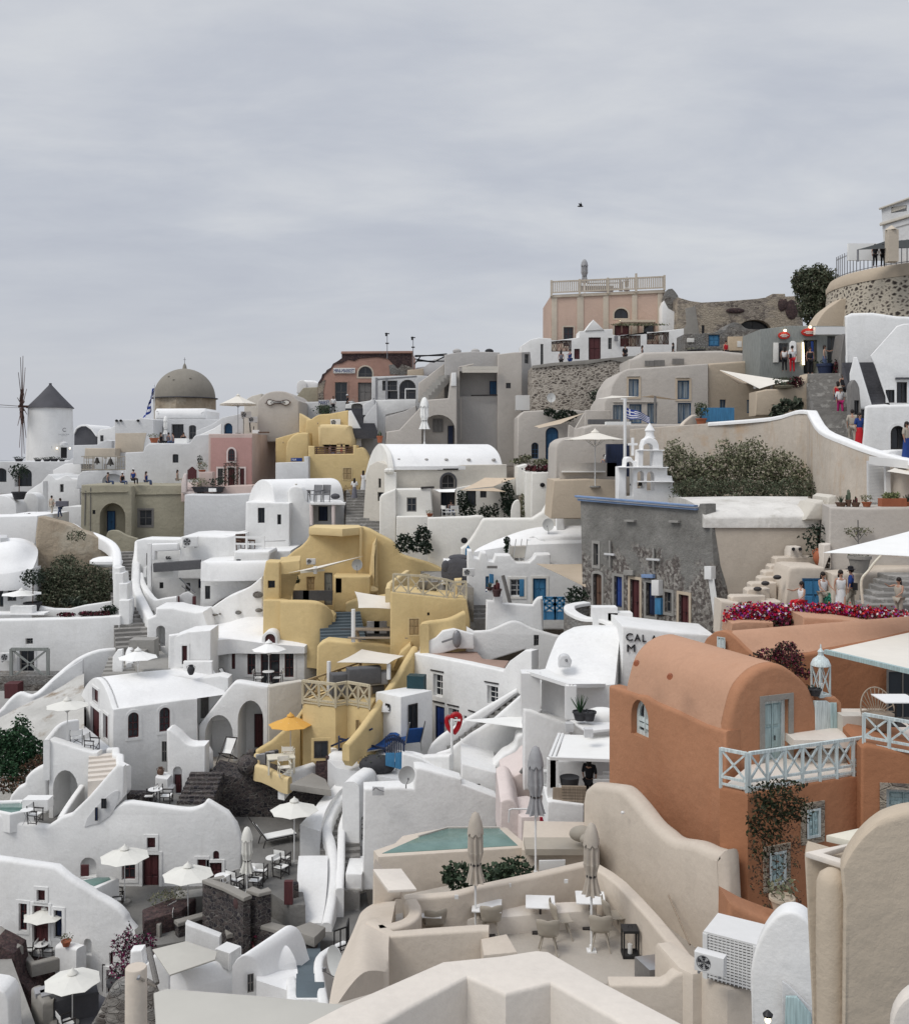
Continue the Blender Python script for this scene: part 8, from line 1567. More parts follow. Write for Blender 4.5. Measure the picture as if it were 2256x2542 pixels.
for i,x in enumerate((560,620)):put('armchair',g(x,255,70.3),['left brown chair stacked behind the white tube rail','right brown chair lying behind the white tube rail'][i],yaw=40+60*i,s=1.3,frame='brown',seat='brown',group='brown chairs behind the tube rail')
put('ac',g(85,215,70.5),'air conditioner on the white wall left of the tube rail',s=1.25)
put('parasol',g(790,1450,57.5),'white parasol before the maroon double door',s=1,r=.98,h=2.0,rise=.45,mat='m20');put('round_table',g(785,1450,57.2),'round table laid for two under the central white parasol',s=1)
for i,x in enumerate((700,870)):put('director_chair',g(x,1455,57.2),['chair left of the laid table by the maroon door','chair right of the laid table by the maroon door'][i],yaw=90-180*i)
put('deck_chair',g(385,1400,58),'folded dark frame chair on the parapet by the far wing',s=.6,yaw=60)
org(450,1650)
T=TH('arched_stair_house','white stair front with a tall open arch and a half arch below',W_,g(500,950,54));pl=PL(500,55)
oo=(510,322,740,1100,'niche',dict(arch=1.55,dep=2.2));wA(T,[(148,1200),(152,555),(180,520),(330,330)]+sm([(440,195),(480,160),(540,158)])+[(700,185),(785,198),(788,1200)],pl,.8,'white',[oo,(215,452,468,1100,'niche',dict(arch=1.5,dep=1.6))],r=.14)
wA(T,[(785,1150),(783,198),(900,175),(1090,146),(1085,1150)],PL(785,55,25),.5,'cream',pA='right_side',r=.1)
aO(T,PL(700,57.1),662,440,742,745,'maroon',nm='door');aO(T,PL(240,56.5),205,630,276,840,'maroon',nm='door');put('deck_chair',g(415,870,54.3),'white canvas deck chair under the half arch',s=1.15,yaw=-15)
wA(T,[(-120,1200),(-110,92),(0,95),(135,130),(350,98),(425,120),(430,500),(170,520),(150,1200)],PL(100,56.2),1,'white',[(172,278,249,488,'grey',dict(nm='window'))],pA='left_tower');deck(T,[(270,935),(400,955),(590,900),(590,800),(270,830)],zz(930,53.8),1,'beige_floor','porch_floor')
wA(T,[(-110,1600),(-100,620),(0,660),(60,720)]+sm([(150,725),(220,740),(268,800)])+[(272,940),(200,980),(0,1250),(0,1600)],PL(60,53),.6,'white',pA='curved_parapet',r=.14)
wA(T,[(-120,1000),(-120,575),(0,570),(130,550),(150,1000)],PL(0,54.5),.5,'white',pA='landing_wall')
T=TH('lava_retaining_wall','tall dark lava stone retaining wall with paler coping','wall',g(800,1340,51));zt=zz(940,51.5)
wA(T,[(200,1420),(270,960),(545,1030),(550,938),(980,1062),(1370,1125),(1330,1350),(1160,1420)],PL(550,51.5,0),2,'lava',r=.03)
bm=BM();wB(bm,[g(*p)for p in[(545,936,51.4),(700,985,51.3),(980,1060,51.2),(1180,1095,51.2),(1372,1122,51.2)]],.9,.2,.06);T.pA('coping',bm,'m29');wA(T,[(1205,1120),(1208,895),(1300,885),(1302,820),(1420,840),(1565,890),(1480,1000),(1420,1110),(1300,1120)],PL(1300,50.5),1.2,'m37',pA='upper_block',r=.04);wA(T,[(565,930),(590,790),(655,785),(655,930)],PL(600,52),.6,'lava',pA='pier')
bm=BM();ell(bm,g(600,905,51),.55,.5,.5,14,9);solo('round_lava_pot','round dark lava pot at the corner of the lava wall','pot',bm,'lava')
tP('white wavy parapet joining the yellow yard to the sunbed terrace',[(930,1040,49.5),(1000,960,50),(1100,925,50.5),(1210,890,51)],.4,1.0,'white',r=.15);bm=BM();bB(bm,[gz(980,1075,-16),gz(1350,1130,-16),gz(1300,1030,-16),gz(1180,970,-16)],.3,.02);solo('stone_ledge','pale stone ledge behind the lava wall coping','ledge',bm,'m29')
sT('rough lava stone steps beside the lava retaining wall',(120,1250,48.5),(240,965,51),1.7,7,'lava',drop=.8)
org(400,2042)
T=TH('sunken_terrace','dark paved sunken terrace between white stair wall and lava walls','terrace',g(700,700,45));ZT=-18.7
deck(T,[(380,520),(560,600),(740,690),(860,650),(1000,640),(1160,740),(1300,740),(1240,400),(1350,-300),(700,-350),(0,-300),(300,0),(720,150),(740,400)],ZT,4,'paving','floor')
bm=BM();wB(bm,[gz(x,y,ZT+.75)for x,y in[(560,480),(375,520),(560,590),(740,690)]],.35,2.2,.12);T.pA('lava_parapet',bm,'lava');bm=BM();wB(bm,[gz(x,y,ZT+.85)for x,y in[(560,470),(370,515),(560,585),(745,680)]],.4,.14,.05);T.pA('coping',bm,'m29')
bm=BM();wB(bm,[gz(x,y,ZT+.8)for x,y in[(770,610),(880,645),(990,615)]],.35,1.4,.1);T.pA('low_lava_wall',bm,'lava');bm=BM();wB(bm,[gz(x,y,ZT+.87)for x,y in[(768,603),(880,638),(994,610)]],.4,.14,.05);T.pA('low_coping',bm,'m29')
bm=BM();cw=[gz(x,y,ZT-.6)for x,y in sm([(690,760),(530,790),(560,850),(700,900),(900,950),(1100,1000),(1380,1035)],3)];wB(bm,cw,.4,3,.1);T.pA('curved_lava_wall',bm,'lava');bm=BM();wB(bm,[p+V3(0,-.03,.12)for p in cw],.48,.16,.06);T.pA('curved_coping',bm,'m29')
deck(T,[(1150,960),(1380,1035),(1480,940),(1340,890)],ZT-.45,.4,'m29','landing');deck(T,[(640,740),(700,880),(900,950),(1380,1020),(1420,700),(1000,660)],ZT-1.0,2,'paving','lower_floor');deck(T,[(1400,1060),(1400,960),(1520,740),(1850,620),(1900,900),(1700,1060)],ZT-1.1,1.5,'paving','lower_landing')
bm=BM();box(bm,gz(1150,730,ZT),.35,.2,.95);solo('maroon_gate','maroon wooden gate leaf by the white slide shaped wall','gate',bm,'maroon');bm=BM();wB(bm,[gz(1150,560,ZT+.6),gz(1240,545,ZT+.6)],.5,1.5,.1);solo('gate_wall','short lava wall with rounded coping behind the maroon gate','wall',bm,'lava')
bm=BM();bB(bm,[g(*p,49)if 0 else gz(*p,ZT+.5)for p in((730,-190),(1000,-130),(1050,-160),(800,-230))],.6,.03);solo('lava_planter','long lava stone trough at the back of the sunken terrace','planter',bm,'lava');tP('lava pier beside the white slide shaped wall',[(1240,60,49.5),(1430,85,49)],.8,4.2,'lava',base=ZT,smooth=0,r=.05)
T=TH('slide_wall','thick white curving stair wall shaped like a slide','wall',g(1350,900,43));bm=BM();L=[(1760,-420,50),(1640,-330,49.2),(1500,-130,47.5),(1450,40,46.2),(1480,150,45.4),(1500,300,44.5),(1500,500,43.4),(1480,700,42.5),(1440,900,41.5)];wB(bm,[g(*p)for p in sm(L,4)],.45,3.6,.18);T.pA('stair_wall',bm,'white')
sH(T,[[(1285,905,41.7),(1370,905,41.6),(1445,905,41.6)],[(1228,700,42.5),(1340,720,42.4),(1480,715,42.4)],[(1228,450,43.3),(1340,465,43.3),(1500,470,43.4)],[(1240,300,44.1),(1340,297,44.2),(1500,297,44.4)]],'white',pA='slide_face',down=.1);sH(T,[[(1251,18,46),(1340,50,45.9),(1431,78,45.8)],[(1351,-92,47.2),(1420,-100,47),(1485,-115,46.8)],[(1461,-232,48.5),(1530,-240,48.3),(1585,-265,48.2)],[(1650,-430,50),(1690,-410,49.9),(1730,-390,49.8)]],'white',pA='upper_mass',down=2)
sT('grey stone staircase winding down right of the white slide wall',(1600,640,43.3),(1630,-300,49.5),1.8,17,drop=3)
tP('white parapet right of the winding grey staircase',[(1645,590,42.8),(1655,300,44.6),(1660,80,46),(1668,0,46.6),(1725,-180,47.9),(1795,-330,49.2)],.35,3,'white',r=.12)
T=TH('white_balcony','white block with dark balcony rail, chair and glass table','balcony',g(1750,500,43));deck(T,[(1660,160),(1920,180),(2080,-20),(1900,-150),(1700,-100)],zz(150,46.5),4.5,'white','block');bm=BM();zb2=zz(150,46.5);rB(bm,[gz(1700,140,zb2),gz(1880,165,zb2),gz(2110,10,zb2)],1.0,.8,.08);T.pA('dark_railing',bm,'m28',flat=1)
wA(T,[(1660,620),(1662,460),(1810,465),(1812,625)],PL(1700,43.5),2,'white',pA='lower_block');put('armchair',gz(1960,-20,zb2),'grey armchair behind the dark balcony rail',yaw=70,s=1.25,frame='m12',seat='m12');put('round_table',gz(1860,20,zb2),'glass topped table behind the dark balcony rail',s=1.2,top='m12');pole('tall thin dark parasol pole behind the dark balcony rail',1843,-280,-20,47,.08,'m23')
put('parasol',g(1960,-100,49),'broad white parasol left of the big satellite dish',s=1,r=1.55,h=1.2,rise=.45,mat='m20')
for i,(x,y)in enumerate(((1008,470),(785,575),(550,640))):
 put('round_table',gz(x,y-10,ZT),['rear round table of the three on the sunken terrace','middle round table of the three on the sunken terrace','front left round table of the three on the sunken terrace'][i],s=.95)
for i,(x,y,a)in enumerate(((1095,400,160),(1080,480,60),(890,520,170),(850,600,80),(670,600,150),(630,690,60))):put('director_chair',gz(x,y,ZT),['chair behind the rear round table','chair right of the rear round table','chair behind the middle round table','chair right of the middle round table','chair behind the front left round table','chair in front of the front left round table'][i]+' on the sunken terrace',yaw=a,s=.98)
put('lounger',gz(1000,190,ZT),'white sling lounger near the lava pier',yaw=120,s=1.1,cloth='m20',up=.9,frame='m28')
put('parasol',gz(1200,370,ZT),'cream parasol before the lava wall',s=1.05,r=1.05,h=2.3,rise=.45);put('closed_parasol',gz(775,640,ZT),'cream folded parasol on the sunken terrace',s=1.08,mat='canvas',h=2.6,r=.18)
fO('shrub','dark green shrub in front of the curved lava wall','shrub',[((800,1070,41.5),.7,.5,.9)],600,.08,'leaf_green',71);fO('dry_shrub','dark reddish undergrowth below the curved lava wall','shrub',[((1050,1090,41),1.5,.7,.5),((900,1110,41),.7,.5,.5)],900,.08,'leaf_red',72)
bm=BM();ell(bm,gz(720,715,ZT+.4),.32,.3,.36,12,8);solo('purple_pot','round dark purple pot between the lava walls','pot',bm,'pot_purple')
T=hO('white_wall','plain white wall between barrel house and arched stair front','wall',[(200,-900),(200,-1450),(460,-1450),(460,-900)],300,57,0,.4,'white')
org(0,1700)
T=TH('terrace_block','white curved terrace block with a tall arched niche beside the barrel house',W_,g(650,1100,49));pl=PL(650,49.5,-6)
wA(T,[(436,1400),(440,720),(446,492),(520,515),(700,575),(840,612),(882,605),(884,700),(870,870),(865,1400)],pl,.6,'white',[(480,768,706,1300,'niche',dict(arch=1.5,dep=1.8))],r=.1)
bm=BM();wB(bm,[g(*p)for p in sm([(450,492,49.5),(500,430,50.5),(560,360,51.5),(630,325,52.3),(715,312,53)],3)],.3,2,.12);T.pA('curved_parapet',bm,'white');deck(T,[(450,500),(880,612),(1000,560),(720,330),(560,370)],zz(520,50.5)-.5,1,'m1','floor')
put('parasol',g(610,570,50.2),'white parasol on the curved white terrace at left',s=1,r=1.05,h=2.1,rise=.35)
for i,(x,y,a)in enumerate(((690,545,200),(830,595,80))):put('director_chair',g(x,y+10,50.5-i*.4),['chair under the left terrace parasol','chair by the maroon door on the left terrace'][i],yaw=a)
wA(T,[(60,1300),(80,1050)]+sm([(100,1000),(160,930),(220,895),(235,840),(280,790),(360,740),(435,718)])+[(440,1300)],PL(300,50.2,8),.5,'white',pA='scalloped_wall',r=.14)
sT('cream steps rising beside the curved white terrace block',(925,880,47.5),(930,620,49.8),1.3,6,'m6',drop=1)
tP('white stepped stair side wall by the barrel house',[(960,580,50),(1010,572,50),(1012,625,49.5),(1045,630,49.3),(1048,700,48.8),(1115,735,48.3)],.4,1.2,'white',smooth=0)
T=TH('plunge_pool','small green plunge pool with rounded white rim at the left edge','pool',g(150,1130,47.5));z=zz(1080,48);R=[(-60,1075),(0,1050),(180,1042),(310,1085),(290,1110),(110,1145),(-60,1110)]
bm=BM();P=[gz(x,y,z)for x,y in R];wB(bm,P+[P[0]],.22,.9,.1);T.pA('rim',bm,'white');bm=BM();bB(bm,[p-V3(0,0,.12)for p in P],.3,.01);T.pA('water',bm,'water_pool')
bm=BM();box(bm,g(345,1110,47.8),1.2,.7,.5);solo('cushion_bench','white bench with grey cushion by the plunge pool','bench',bm,'white');bm=BM();box(bm,g(345,1050,48),1.25,.75,.1,-5);solo('grey_cushion','flat grey cushion on the plunge pool bench','cushion',bm,'m18')
put('round_table',g(245,1250,46.6),'round white table near the plunge pool',s=.85);put('director_chair',g(320,1240,47),'white chair near the plunge pool',yaw=80,s=.95)
T=TH('front_house','large white cave house front with curving parapets and maroon doors',W_,g(700,2500,44));pl=PL(600,47)
wA(T,[(-300,2900),(-300,1150),(0,1168),(190,1245),(430,1275),(560,1190),(640,1165),(800,1010),(1000,780),(1060,715),(1120,732),(1125,1000),(1030,1120),(1110,1060)]+sm([(1180,1055),(1440,1090),(1690,1120),(1814,1090),(1860,1045),(1900,1060)])+[(2050,1150),(2130,1260),(2180,1400),(2180,2900)],pl,.45,'white',[(1326,1374,1402,1472,'maroon',dict(trim='white')),(1100,1500,1222,1755,'maroonw',dict(trim='white')),(1284,1528,1435,1930,'maroon',dict(trim='white',nm='door')),(725,1555,872,1735,'niche',dict(arch=1,dep=.35)),(1780,1570,1860,1740,'maroon',dict(trim='white',nm='window')),(1890,1600,2000,1760,'maroon',dict(trim='white')),(1920,1495,1975,1575,'maroon',dict(arch=1))],r=.14,pA='front_wall')
pC(T,PL(600,46.98),[(765,1275)]+sm([(790,1200),(860,1110),(950,1020),(1020,965),(1060,950),(1078,975),(1060,1060),(1000,1170),(900,1245),(840,1260)])+[(765,1280)],'m1',-.02,.05,'arched_opening',.01)
aO(T,PL(600,46.9),918,1020,966,1110,'dark');aO(T,PL(600,46.9),862,1100,888,1220,'navy')
deck(T,[(-60,1180),(190,1250),(430,1270),(560,1180),(520,1080),(300,1060),(0,1060)],zz(1250,47.5)-.5,1,'paving','pool_floor');deck(T,[(1230,1120),(1700,1130),(1814,1110),(1800,1040),(1560,970),(1230,1000)],zz(1080,48.5),2,'paving','dark_floor');deck(T,[(-300,2400),(-300,1300),(2100,1300),(2100,2300)][:0]or[(60,1300),(1200,1300),(1200,1200),(60,1200)],zz(1300,48),3,'white','fill')if 0 else None
bm=BM();wB(bm,[g(*p)for p in[(575,1185,47.3),(640,1080,48),(700,990,48.6),(765,900,49.2)]],.3,1.0,.1);T.pA('inner_parapet',bm,'white')
put('round_table',g(1400,1080,48.5),'round white table on the dark terrace beside the barrel house',s=1.0)
for i,(x,a)in enumerate(((1355,-90),(1500,90))):put('director_chair',g(x,1075,48.7),['chair left','chair right'][i]+' of the table on the dark terrace',yaw=a)
bm=BM();box(bm,g(1275,1060,49),1.2,.6,.5);solo('stone_bench','dark stone bench against the barrel house wall','bench',bm,'lava');put('jar',g(1448,822,51),'brown clay jar with two handles on white steps',s=.75)
wA(T,[(1395,1030),(1400,830),(1510,850),(1515,930),(1545,950),(1548,1030)],PL(1450,50.5),1,'white',pA='jar_steps');T2=hO('white_block','white block with a small arched maroon door beside the lava steps',W_,[(1500,1200),(1508,700),(1500,410),(1530,400)]+sm([(1600,450),(1680,530),(1750,548)])+[(1850,545),(1850,1200)],1600,51.2,0,1,'white',[(1560,735,1642,980,'niche',dict(arch=1,dep=.25))],r=.1);aO(T2,PL(1600,51.35),1578,802,1638,972,'maroon',nm='door');aO(T2,PL(1480,52.4),1462,505,1506,690,'greyw')
fO('green_bush','dark green bush spreading over the rocks at the left edge','bush',[((180,560,52),1.7,1,2.0),((60,640,52),1.7,1,1.8),((330,620,52.5),1.5,1,1.3),((120,760,51.5),1.4,1,1.2),((200,380,52.5),.8,.6,1.2),((30,520,52),1.2,1,1.2)],6500,.1,'leaf_green',81);fO('dry_scrub','brown dry scrub on the rocks below the green bush','scrub',[((300,760,51.4),1.4,.7,.8),((120,900,51),2.2,.8,.8),((380,680,51.6),1,.6,.5)],1600,.08,'leaf_brown',82)
org(0,2042)
T2=TH('corner_pool','small triangular plunge pool with white rim under the arched niche','pool',g(900,580,43));z=zz(520,44.6);P=[gz(x,y,z)for x,y in((600,500),(850,600),(1075,495),(1000,482),(850,490),(730,510))];bm=BM();bB(bm,P,1.5,.08);T2.pA('rim',bm,'white');bm=BM();bB(bm,[gz(x,y,z+.02)for x,y in((735,522),(850,570),(1000,510),(985,490),(880,492))],.1,.005);T2.pA('water',bm,'water_pool')
bm=BM();box(bm,g(768,478,46.6),.35,.1,.5);solo('maroon_hatch','small maroon hatch inside the arched niche','hatch',bm,'maroon')
T=TH('garden_terrace','grey paved terrace with lava walls below the front house','terrace',g(1400,1000,42));ZG=-20.3
deck(T,[(800,650),(1140,900),(1380,1110),(2050,1000),(1960,500),(1300,480)],ZG,3,'paving','floor')
T2=TH('curved_wall_house','white curved lower house wall with maroon door and small arched window',W_,g(600,1700,43));pw=PL(600,43.2,-10)
wA(T2,[(-200,2200),(-200,300),(500,400),(620,500),(800,610),(850,650)]+sm([(950,700),(1050,765),(1120,840),(1150,900),(1230,990),(1320,1070),(1380,1130)])+[(1390,2200)],pw,.5,'white',[(336,605,411,708,'maroon',dict(trim='white')),(175,727,249,975,'maroonw',dict(trim='white')),(298,748,441,1155,'maroon',dict(trim='white',nm='door')),(489,788,563,1038,'navy',dict(trim='white',nm='window')),(757,1045,829,1195,'niche',dict(arch=1,dep=.25)),(985,1172,1020,1285,'maroon',dict(nm='window')),(920,1275,950,1525,'maroon',dict(nm='window')),(962,1325,1022,1540,'maroon',dict(nm='door',trim='white'))],r=.16)
deck(T,[(1285,780),(1640,640),(1810,640),(1640,790),(1300,890)],ZG+.75,1.2,'m37','lava_bed',.06);fO('bed_plants','sparse plants and pale flowers in the lava bed','plants',[(gz(1430,680,ZG+1.0),.5,.4,.25),(gz(1560,640,ZG+1.0),.6,.4,.25)],300,.06,'m30',3)
deck(T,[(1310,850),(1440,930),(1460,900),(1350,830)],ZG+.5,.8,'m29','bench_block');bm=BM();wB(bm,[gz(x,y,ZG+.6)for x,y in((1610,910),(1860,835),(2000,900),(2040,1010))],.35,2.5,.1);T.pA('lava_parapet',bm,'lava');bm=BM();wB(bm,[gz(x,y,ZG+.72)for x,y in((1605,905),(1860,828),(2005,895),(2045,1010))],.42,.16,.06);T.pA('coping',bm,'m29')
wA(T,[(1665,1300),(1668,910),(1980,1030),(1985,1300)],PL(1800,40),.4,'white',pA='white_screen_wall');bm=BM();box(bm,gz(1735,800,ZG),1.4,.8,.8,15);T.pA('stone_cupboard',bm,'concrete')
for i,(x,y,l)in enumerate(((1125,720,'white parasol beside the tall maroon door and corner pool'),(1695,900,'white parasol in front of the lava bed'))):put('parasol',gz(x,y,ZG),l,s=1.05,r=1.05,h=1.95,rise=.4)
for i,(x,y,l)in enumerate(((935,740,'by the corner pool'),(1497,930,'in front of the lava bed'))):
 put('round_table',gz(x,y,ZG),'round table '+l,s=.85)
 for k in(0,1):put('director_chair',gz(x+100+k*25,y-30+k*50,ZG),['far','near'][k]+' chair at the table '+l,yaw=60+k*40,s=.9)
T=TH('lava_terrace','dark lava stone terrace block with grey coping before the maroon door','terrace',g(400,1500,41));ZL=zz(1200,42.6)-.45
deck(T,[(205,1215),(290,1285),(690,1180),(650,1090),(240,1080)],ZL,4,'m37','block',.03);bm=BM();wB(bm,[gz(x,y,ZL+.4)for x,y in((150,1120),(200,1200),(290,1275),(640,1190),(695,1175))],.35,.55,.1);T.pA('coping',bm,'m29');wA(T,[(-100,2000),(-60,1080),(20,1120),(130,1180),(160,1400),(340,1600),(345,2100)],PL(100,41.5),1.2,'m37',pA='side_wall',r=.04);bm=BM();wB(bm,[g(*p)for p in sm([(-60,960,42.6),(10,1020,42.3),(60,1090,42),(140,1140,41.8)],3)],.45,.4,.15);T.pA('curved_coping',bm,'m29')
put('parasol',gz(415,1185,ZL),'white parasol before the lower maroon door',s=1,r=.95,h=1.7,rise=.35);put('round_table',gz(375,1230,ZL),'round table on the lava terrace',s=.85)
for k,(x,a)in enumerate(((275,-90),(450,90))):put('director_chair',gz(x,1215,ZL),['left','right'][k]+' chair at the lava terrace table',yaw=a,s=.85)
put('potted',g(600,1110,42.5),'small plant in a red pot on the white wall end',s=.9,h=.35,r=.25,ph=.25,leaf='m30',n=70);tP('white rounded wall end beside the red pot',[(500,1115,42.6),(600,1115,42.5),(690,1140,42.2)],.5,1.2,'white')
T=TH('lowest_terrace','lowest dark terrace with grey cushioned bench and parasol','terrace',g(600,1700,38));ZB=zz(1720,38.5)
deck(T,[(380,1900),(900,1900),(1000,1600),(900,1540),(400,1620)],ZB,2,'slate','floor');deck(T,[(285,1490),(400,1640),(640,1580),(890,1520),(870,1440),(330,1470)],ZB+.9,3,'slate','bench_block');bm=BM();wB(bm,[gz(x,y,ZB+1.0)for x,y in((285,1488),(390,1625),(480,1615))],.4,3,.12);wB(bm,[gz(x,y,ZB+.3)for x,y in((395,1700),(460,1814),(500,1950))],.45,2,.12);T.pA('coping_wall',bm,'m29')
for i,x in enumerate((410,465)):bm=BM();box(bm,gz(x,1530+i*20,ZB+.9),.75,.5,.15,30);solo('grey_pillow',['rear','front'][i]+' grey pillow on the lowest terrace bench','pillow',bm,'m18')
put('parasol',gz(655,1814,ZB),'largest white parasol on the lowest terrace',s=1,r=1.05,h=1.6,rise=.35);put('round_table',gz(580,1760,ZB),'round table on the lowest terrace',s=.85)
for k,(x,y)in enumerate(((800,1700),(600,1900))):put('director_chair',gz(x,y,ZB),['right','front'][k]+' chair on the lowest terrace',yaw=70+k*60,s=.95)
sT('grey steps edged with white falling to the bottom left corner',(160,2100,34.5),(-110,1230,41.5),1.7,18,'concrete',drop=3);wA(TH('rounded_wall','white rounded stair side at the bottom left corner','wall',g(0,1900,34)),[(-150,2100),(-150,1480),(-20,1500)]+sm([(40,1530),(75,1600),(85,1700)])+[(100,2100)],PL(0,35.5),1,'white')
fO('bougainvillea','dark magenta bougainvillea with white blossoms hanging by the cream pillar','plant',[((1120,1110,38.5),.5,.3,.45),((1160,1030,38.5),.2,.2,.5),((1290,1110,38),.5,.3,.5),((1320,1230,38),.3,.25,.9),((1130,1210,38.3),.22,.2,.5),((1090,1350,37.5),.5,.3,.45)],2400,.06,'bougain',91);bm=BM();ell(bm,g(1100,1440,37.5),.6,.4,.28,12,7);solo('dark_planter','dark round planter under the bougainvillea','planter',bm,'m32')
T=hO('white_gate_wall','white narrow wall with leaning grey pole behind the cream pillar','wall',[(1165,1900),(1175,1160),(1280,1150),(1300,1300),(1400,1200),(1480,1210),(1530,1380),(1530,1900)],1300,37,0,.5,'white');bm=BM();bar(bm,g(1340,1130,36.5),g(1415,1450,35.5),.2,n=8);T.pA('leaning_pole',bm,'m22')
T=TH('cream_pillar','thick round cream pillar with a hooked turnbuckle at bottom left','pillar',g(1228,1950,14));bm=BM();c=g(1228,2050,14.3);lathe(bm,c,[(.155,0),(.15,zz(1310,14.3)-c.z),(.14,zz(1300,14.3)-c.z)],28);T.pA('shaft',bm,'beige');bm=BM();bar(bm,g(1240,1393,14.1),g(1260,1400,14.1),.07,n=8);bar(bm,g(1255,1398,14.1),g(1400,1475,14.6),.028);T.pA('turnbuckle',bm,'steel')
T=hO('curved_stone_wall','rounded rubble garden wall behind the cream pillar','wall',[(740,1950)]+sm([(860,1760),(930,1620),(990,1510),(1060,1462),(1160,1450),(1290,1480),(1370,1540),(1420,1680),(1460,1950)]),1100,24,0,.5,'ruin',r=.15)
for l,pts,z in(('beige flat canopy roof left of the white air unit',((1375,1140),(1680,1065),(1960,1160),(1940,1230),(1530,1370)),-17.6),('wide greyish cream canopy filling the bottom left foreground',((1385,1530),(1500,1490),(2400,1560),(3400,1670),(3100,2100),(1440,2300)),-6.6)):bm=BM();bB(bm,[gz(x,y,z)for x,y in pts],.06,.02);solo('cloth_canopy',l,'canopy',bm,'canvas_beige')
org(400,2042)
T=TH('twin_vault_house','small white house with twin vaulted roofs at the bottom',W_,g(600,1700,35))
vault(T,PL(900,36,25),[(630,1700),(635,1300)]+sm([(680,1230),(735,1198),(790,1200),(850,1240),(900,1340),(940,1480),(985,1590)])+[(985,1700)],2.6,'m0','main_vault',ex=62);aO(T,PL(900,35.9,25),775,1355,832,1520,'greyw')
vault(T,PL(150,35.5,-30),[(75,1700),(78,1390)]+sm([(100,1350),(135,1332),(175,1360),(215,1430),(240,1500)])+[(245,1700)],4,'m0','small_vault',ex=28);sH(T,[[(860,1420,35.5),(1230,1540,35.5)],[(870,1300,37),(1230,1330,37)],[(880,1230,38.5),(1030,1160,39),(1200,1180,39)]],'m0')
put('bigac',g(605,1275,36.3),'white louvred cooling unit on the twin vault house',s=.55,yaw=-30)
T=TH('edged_steps','grey curved steps with thick white edges at the bottom centre','stairs',g(1350,1620,33));
for k in range(6):bm=BM();d=34+k*1.15;y=1590-k*82;pts=[g(1215+k*3,y,d),g(1480-k*8,y+10,d),g(1470-k*8,y-70,d+1.15),g(1215+k*3,y-60,d+1.15)];z=pts[0].z;P=[V3(p.x,p.y,z)for p in pts];bB(bm,P,.6,.05);T.pA('tread',bm,'slate_blue');bm=BM();wB(bm,[p-V3(0,.04,-.03)for p in P[:2]],.1,.3,.04);T.pA('nosing',bm,'white')
tP('white rounded parapet left of the edged steps',[(1240,1620,33.5),(1230,1420,36),(1185,1270,38),(1180,1160,39.5),(1250,1070,41),(1390,1065,41.2)],.4,2,'white');tP('white parapet right of the edged steps',[(1520,1640,33),(1490,1480,34.8),(1460,1280,37),(1500,1170,38.5),(1690,1075,40)],.35,2,'white');put('dish',g(1600,1480,34),'grey satellite dish beside the edged steps',s=1.15,yaw=-50)
bm=BM();P=[g(1560,1190,38.2),g(1670,1150,38.8),g(1690,1070,39.5)];rB(bm,P,.9,.4,.04,False);solo('iron_rail','thin dark iron railing above the edged steps','railing',bm,'m23',flat=1)
org(850,2000)
T=TH('beige_terrace','moulded beige terrace with seating bench and sweeping parapets','terrace',g(1500,1300,20));ZF,ZP=-11.4,-10.35
Q=lambda x,y,z=ZP:gz(x,y,z)
deck(T,[(230,1040),(330,1180),(410,1190),(1300,1100),(1400,1500),(3300,1700),(3250,1350),(2450,500),(2250,440),(560,800),(600,950)],ZF,3,'beige_floor','floor',.01)
bm=BM();wB(bm,[Q(*p)for p in sm([(2282,515),(1814,622),(1500,690),(1270,740),(1100,785),(950,812),(560,845)],3)][::-1],.28,3.5,.07);T.pA('back_parapet',bm,'beige')
bm=BM();wB(bm,[Q(*p)for p in sm([(560,850),(590,900),(590,960),(540,1010),(440,1045),(320,1062)],4)],.3,3.5,.07);T.pA('curved_parapet',bm,'beige')
bm=BM();wB(bm,[Q(*p,ZP)for p in((205,1050),(412,1178),(800,1152),(1260,1120),(1315,1122))],.3,5,.06);T.pA('front_parapet',bm,'beige');deck(T,[(1245,1195),(1480,1150),(1575,1315),(1270,1345)],ZP-.15,3,'beige','step_block')
bm=BM();wB(bm,[Q(*p)for p in((3250,1480),(3060,1230),(2850,980),(2700,820),(2560,680),(2440,590),(2290,505))],.32,3.5,.07);T.pA('right_parapet',bm,'beige')
deck(T,[(620,1050),(1400,1005),(2280,940),(2290,850),(600,930)],ZF+.42,.6,'m6','bench');sH(T,[[(-150,2000,17),(0,1720,18),(200,1500,19),(420,1500,20)],[(-60,1500,20),(60,1300,21),(205,1060,22.2),(420,1190,21.4)],[(130,1060,22.8),(170,960,23.4),(290,880,24),(480,860,23.6)]],'beige',pA='rounded_base',down=3)
wA(T,[(270,1100),(274,590),(415,765),(530,770),(535,850),(480,850),(300,1100)],PL(400,23.9),.8,'beige',pA='roof_support');deck(T,[(275,570),(415,762),(668,748),(530,565)],-9.75,.06,'m6','stone_roof',.01)
for x,y in((1027,840),(1500,733),(2012,697)):p=g(x,y,24.2-.9*(x<1200));bm=BM();box(bm,p,.09,.03,.09);T.pA('wall_socket',bm,'m13')
T2=TH('swimming_pool','angular green swimming pool with pale raised rim','pool',g(900,460,25));ZR=-10.6;bm=BM();bB(bm,[Q(*p,ZR)for p in((280,400),(322,460),(1690,372),(1480,192),(930,192),(540,268),(470,335))],2.6,.04);T2.pA('basin',bm,'beige');P=[Q(*p,ZR)for p in((358,432),(1578,360),(1412,208),(950,208),(690,285))]
bm=BM();bB(bm,[p+V3(0,0,.012)for p in P],.02,.002);T2.pA('water',bm,'water_pool')
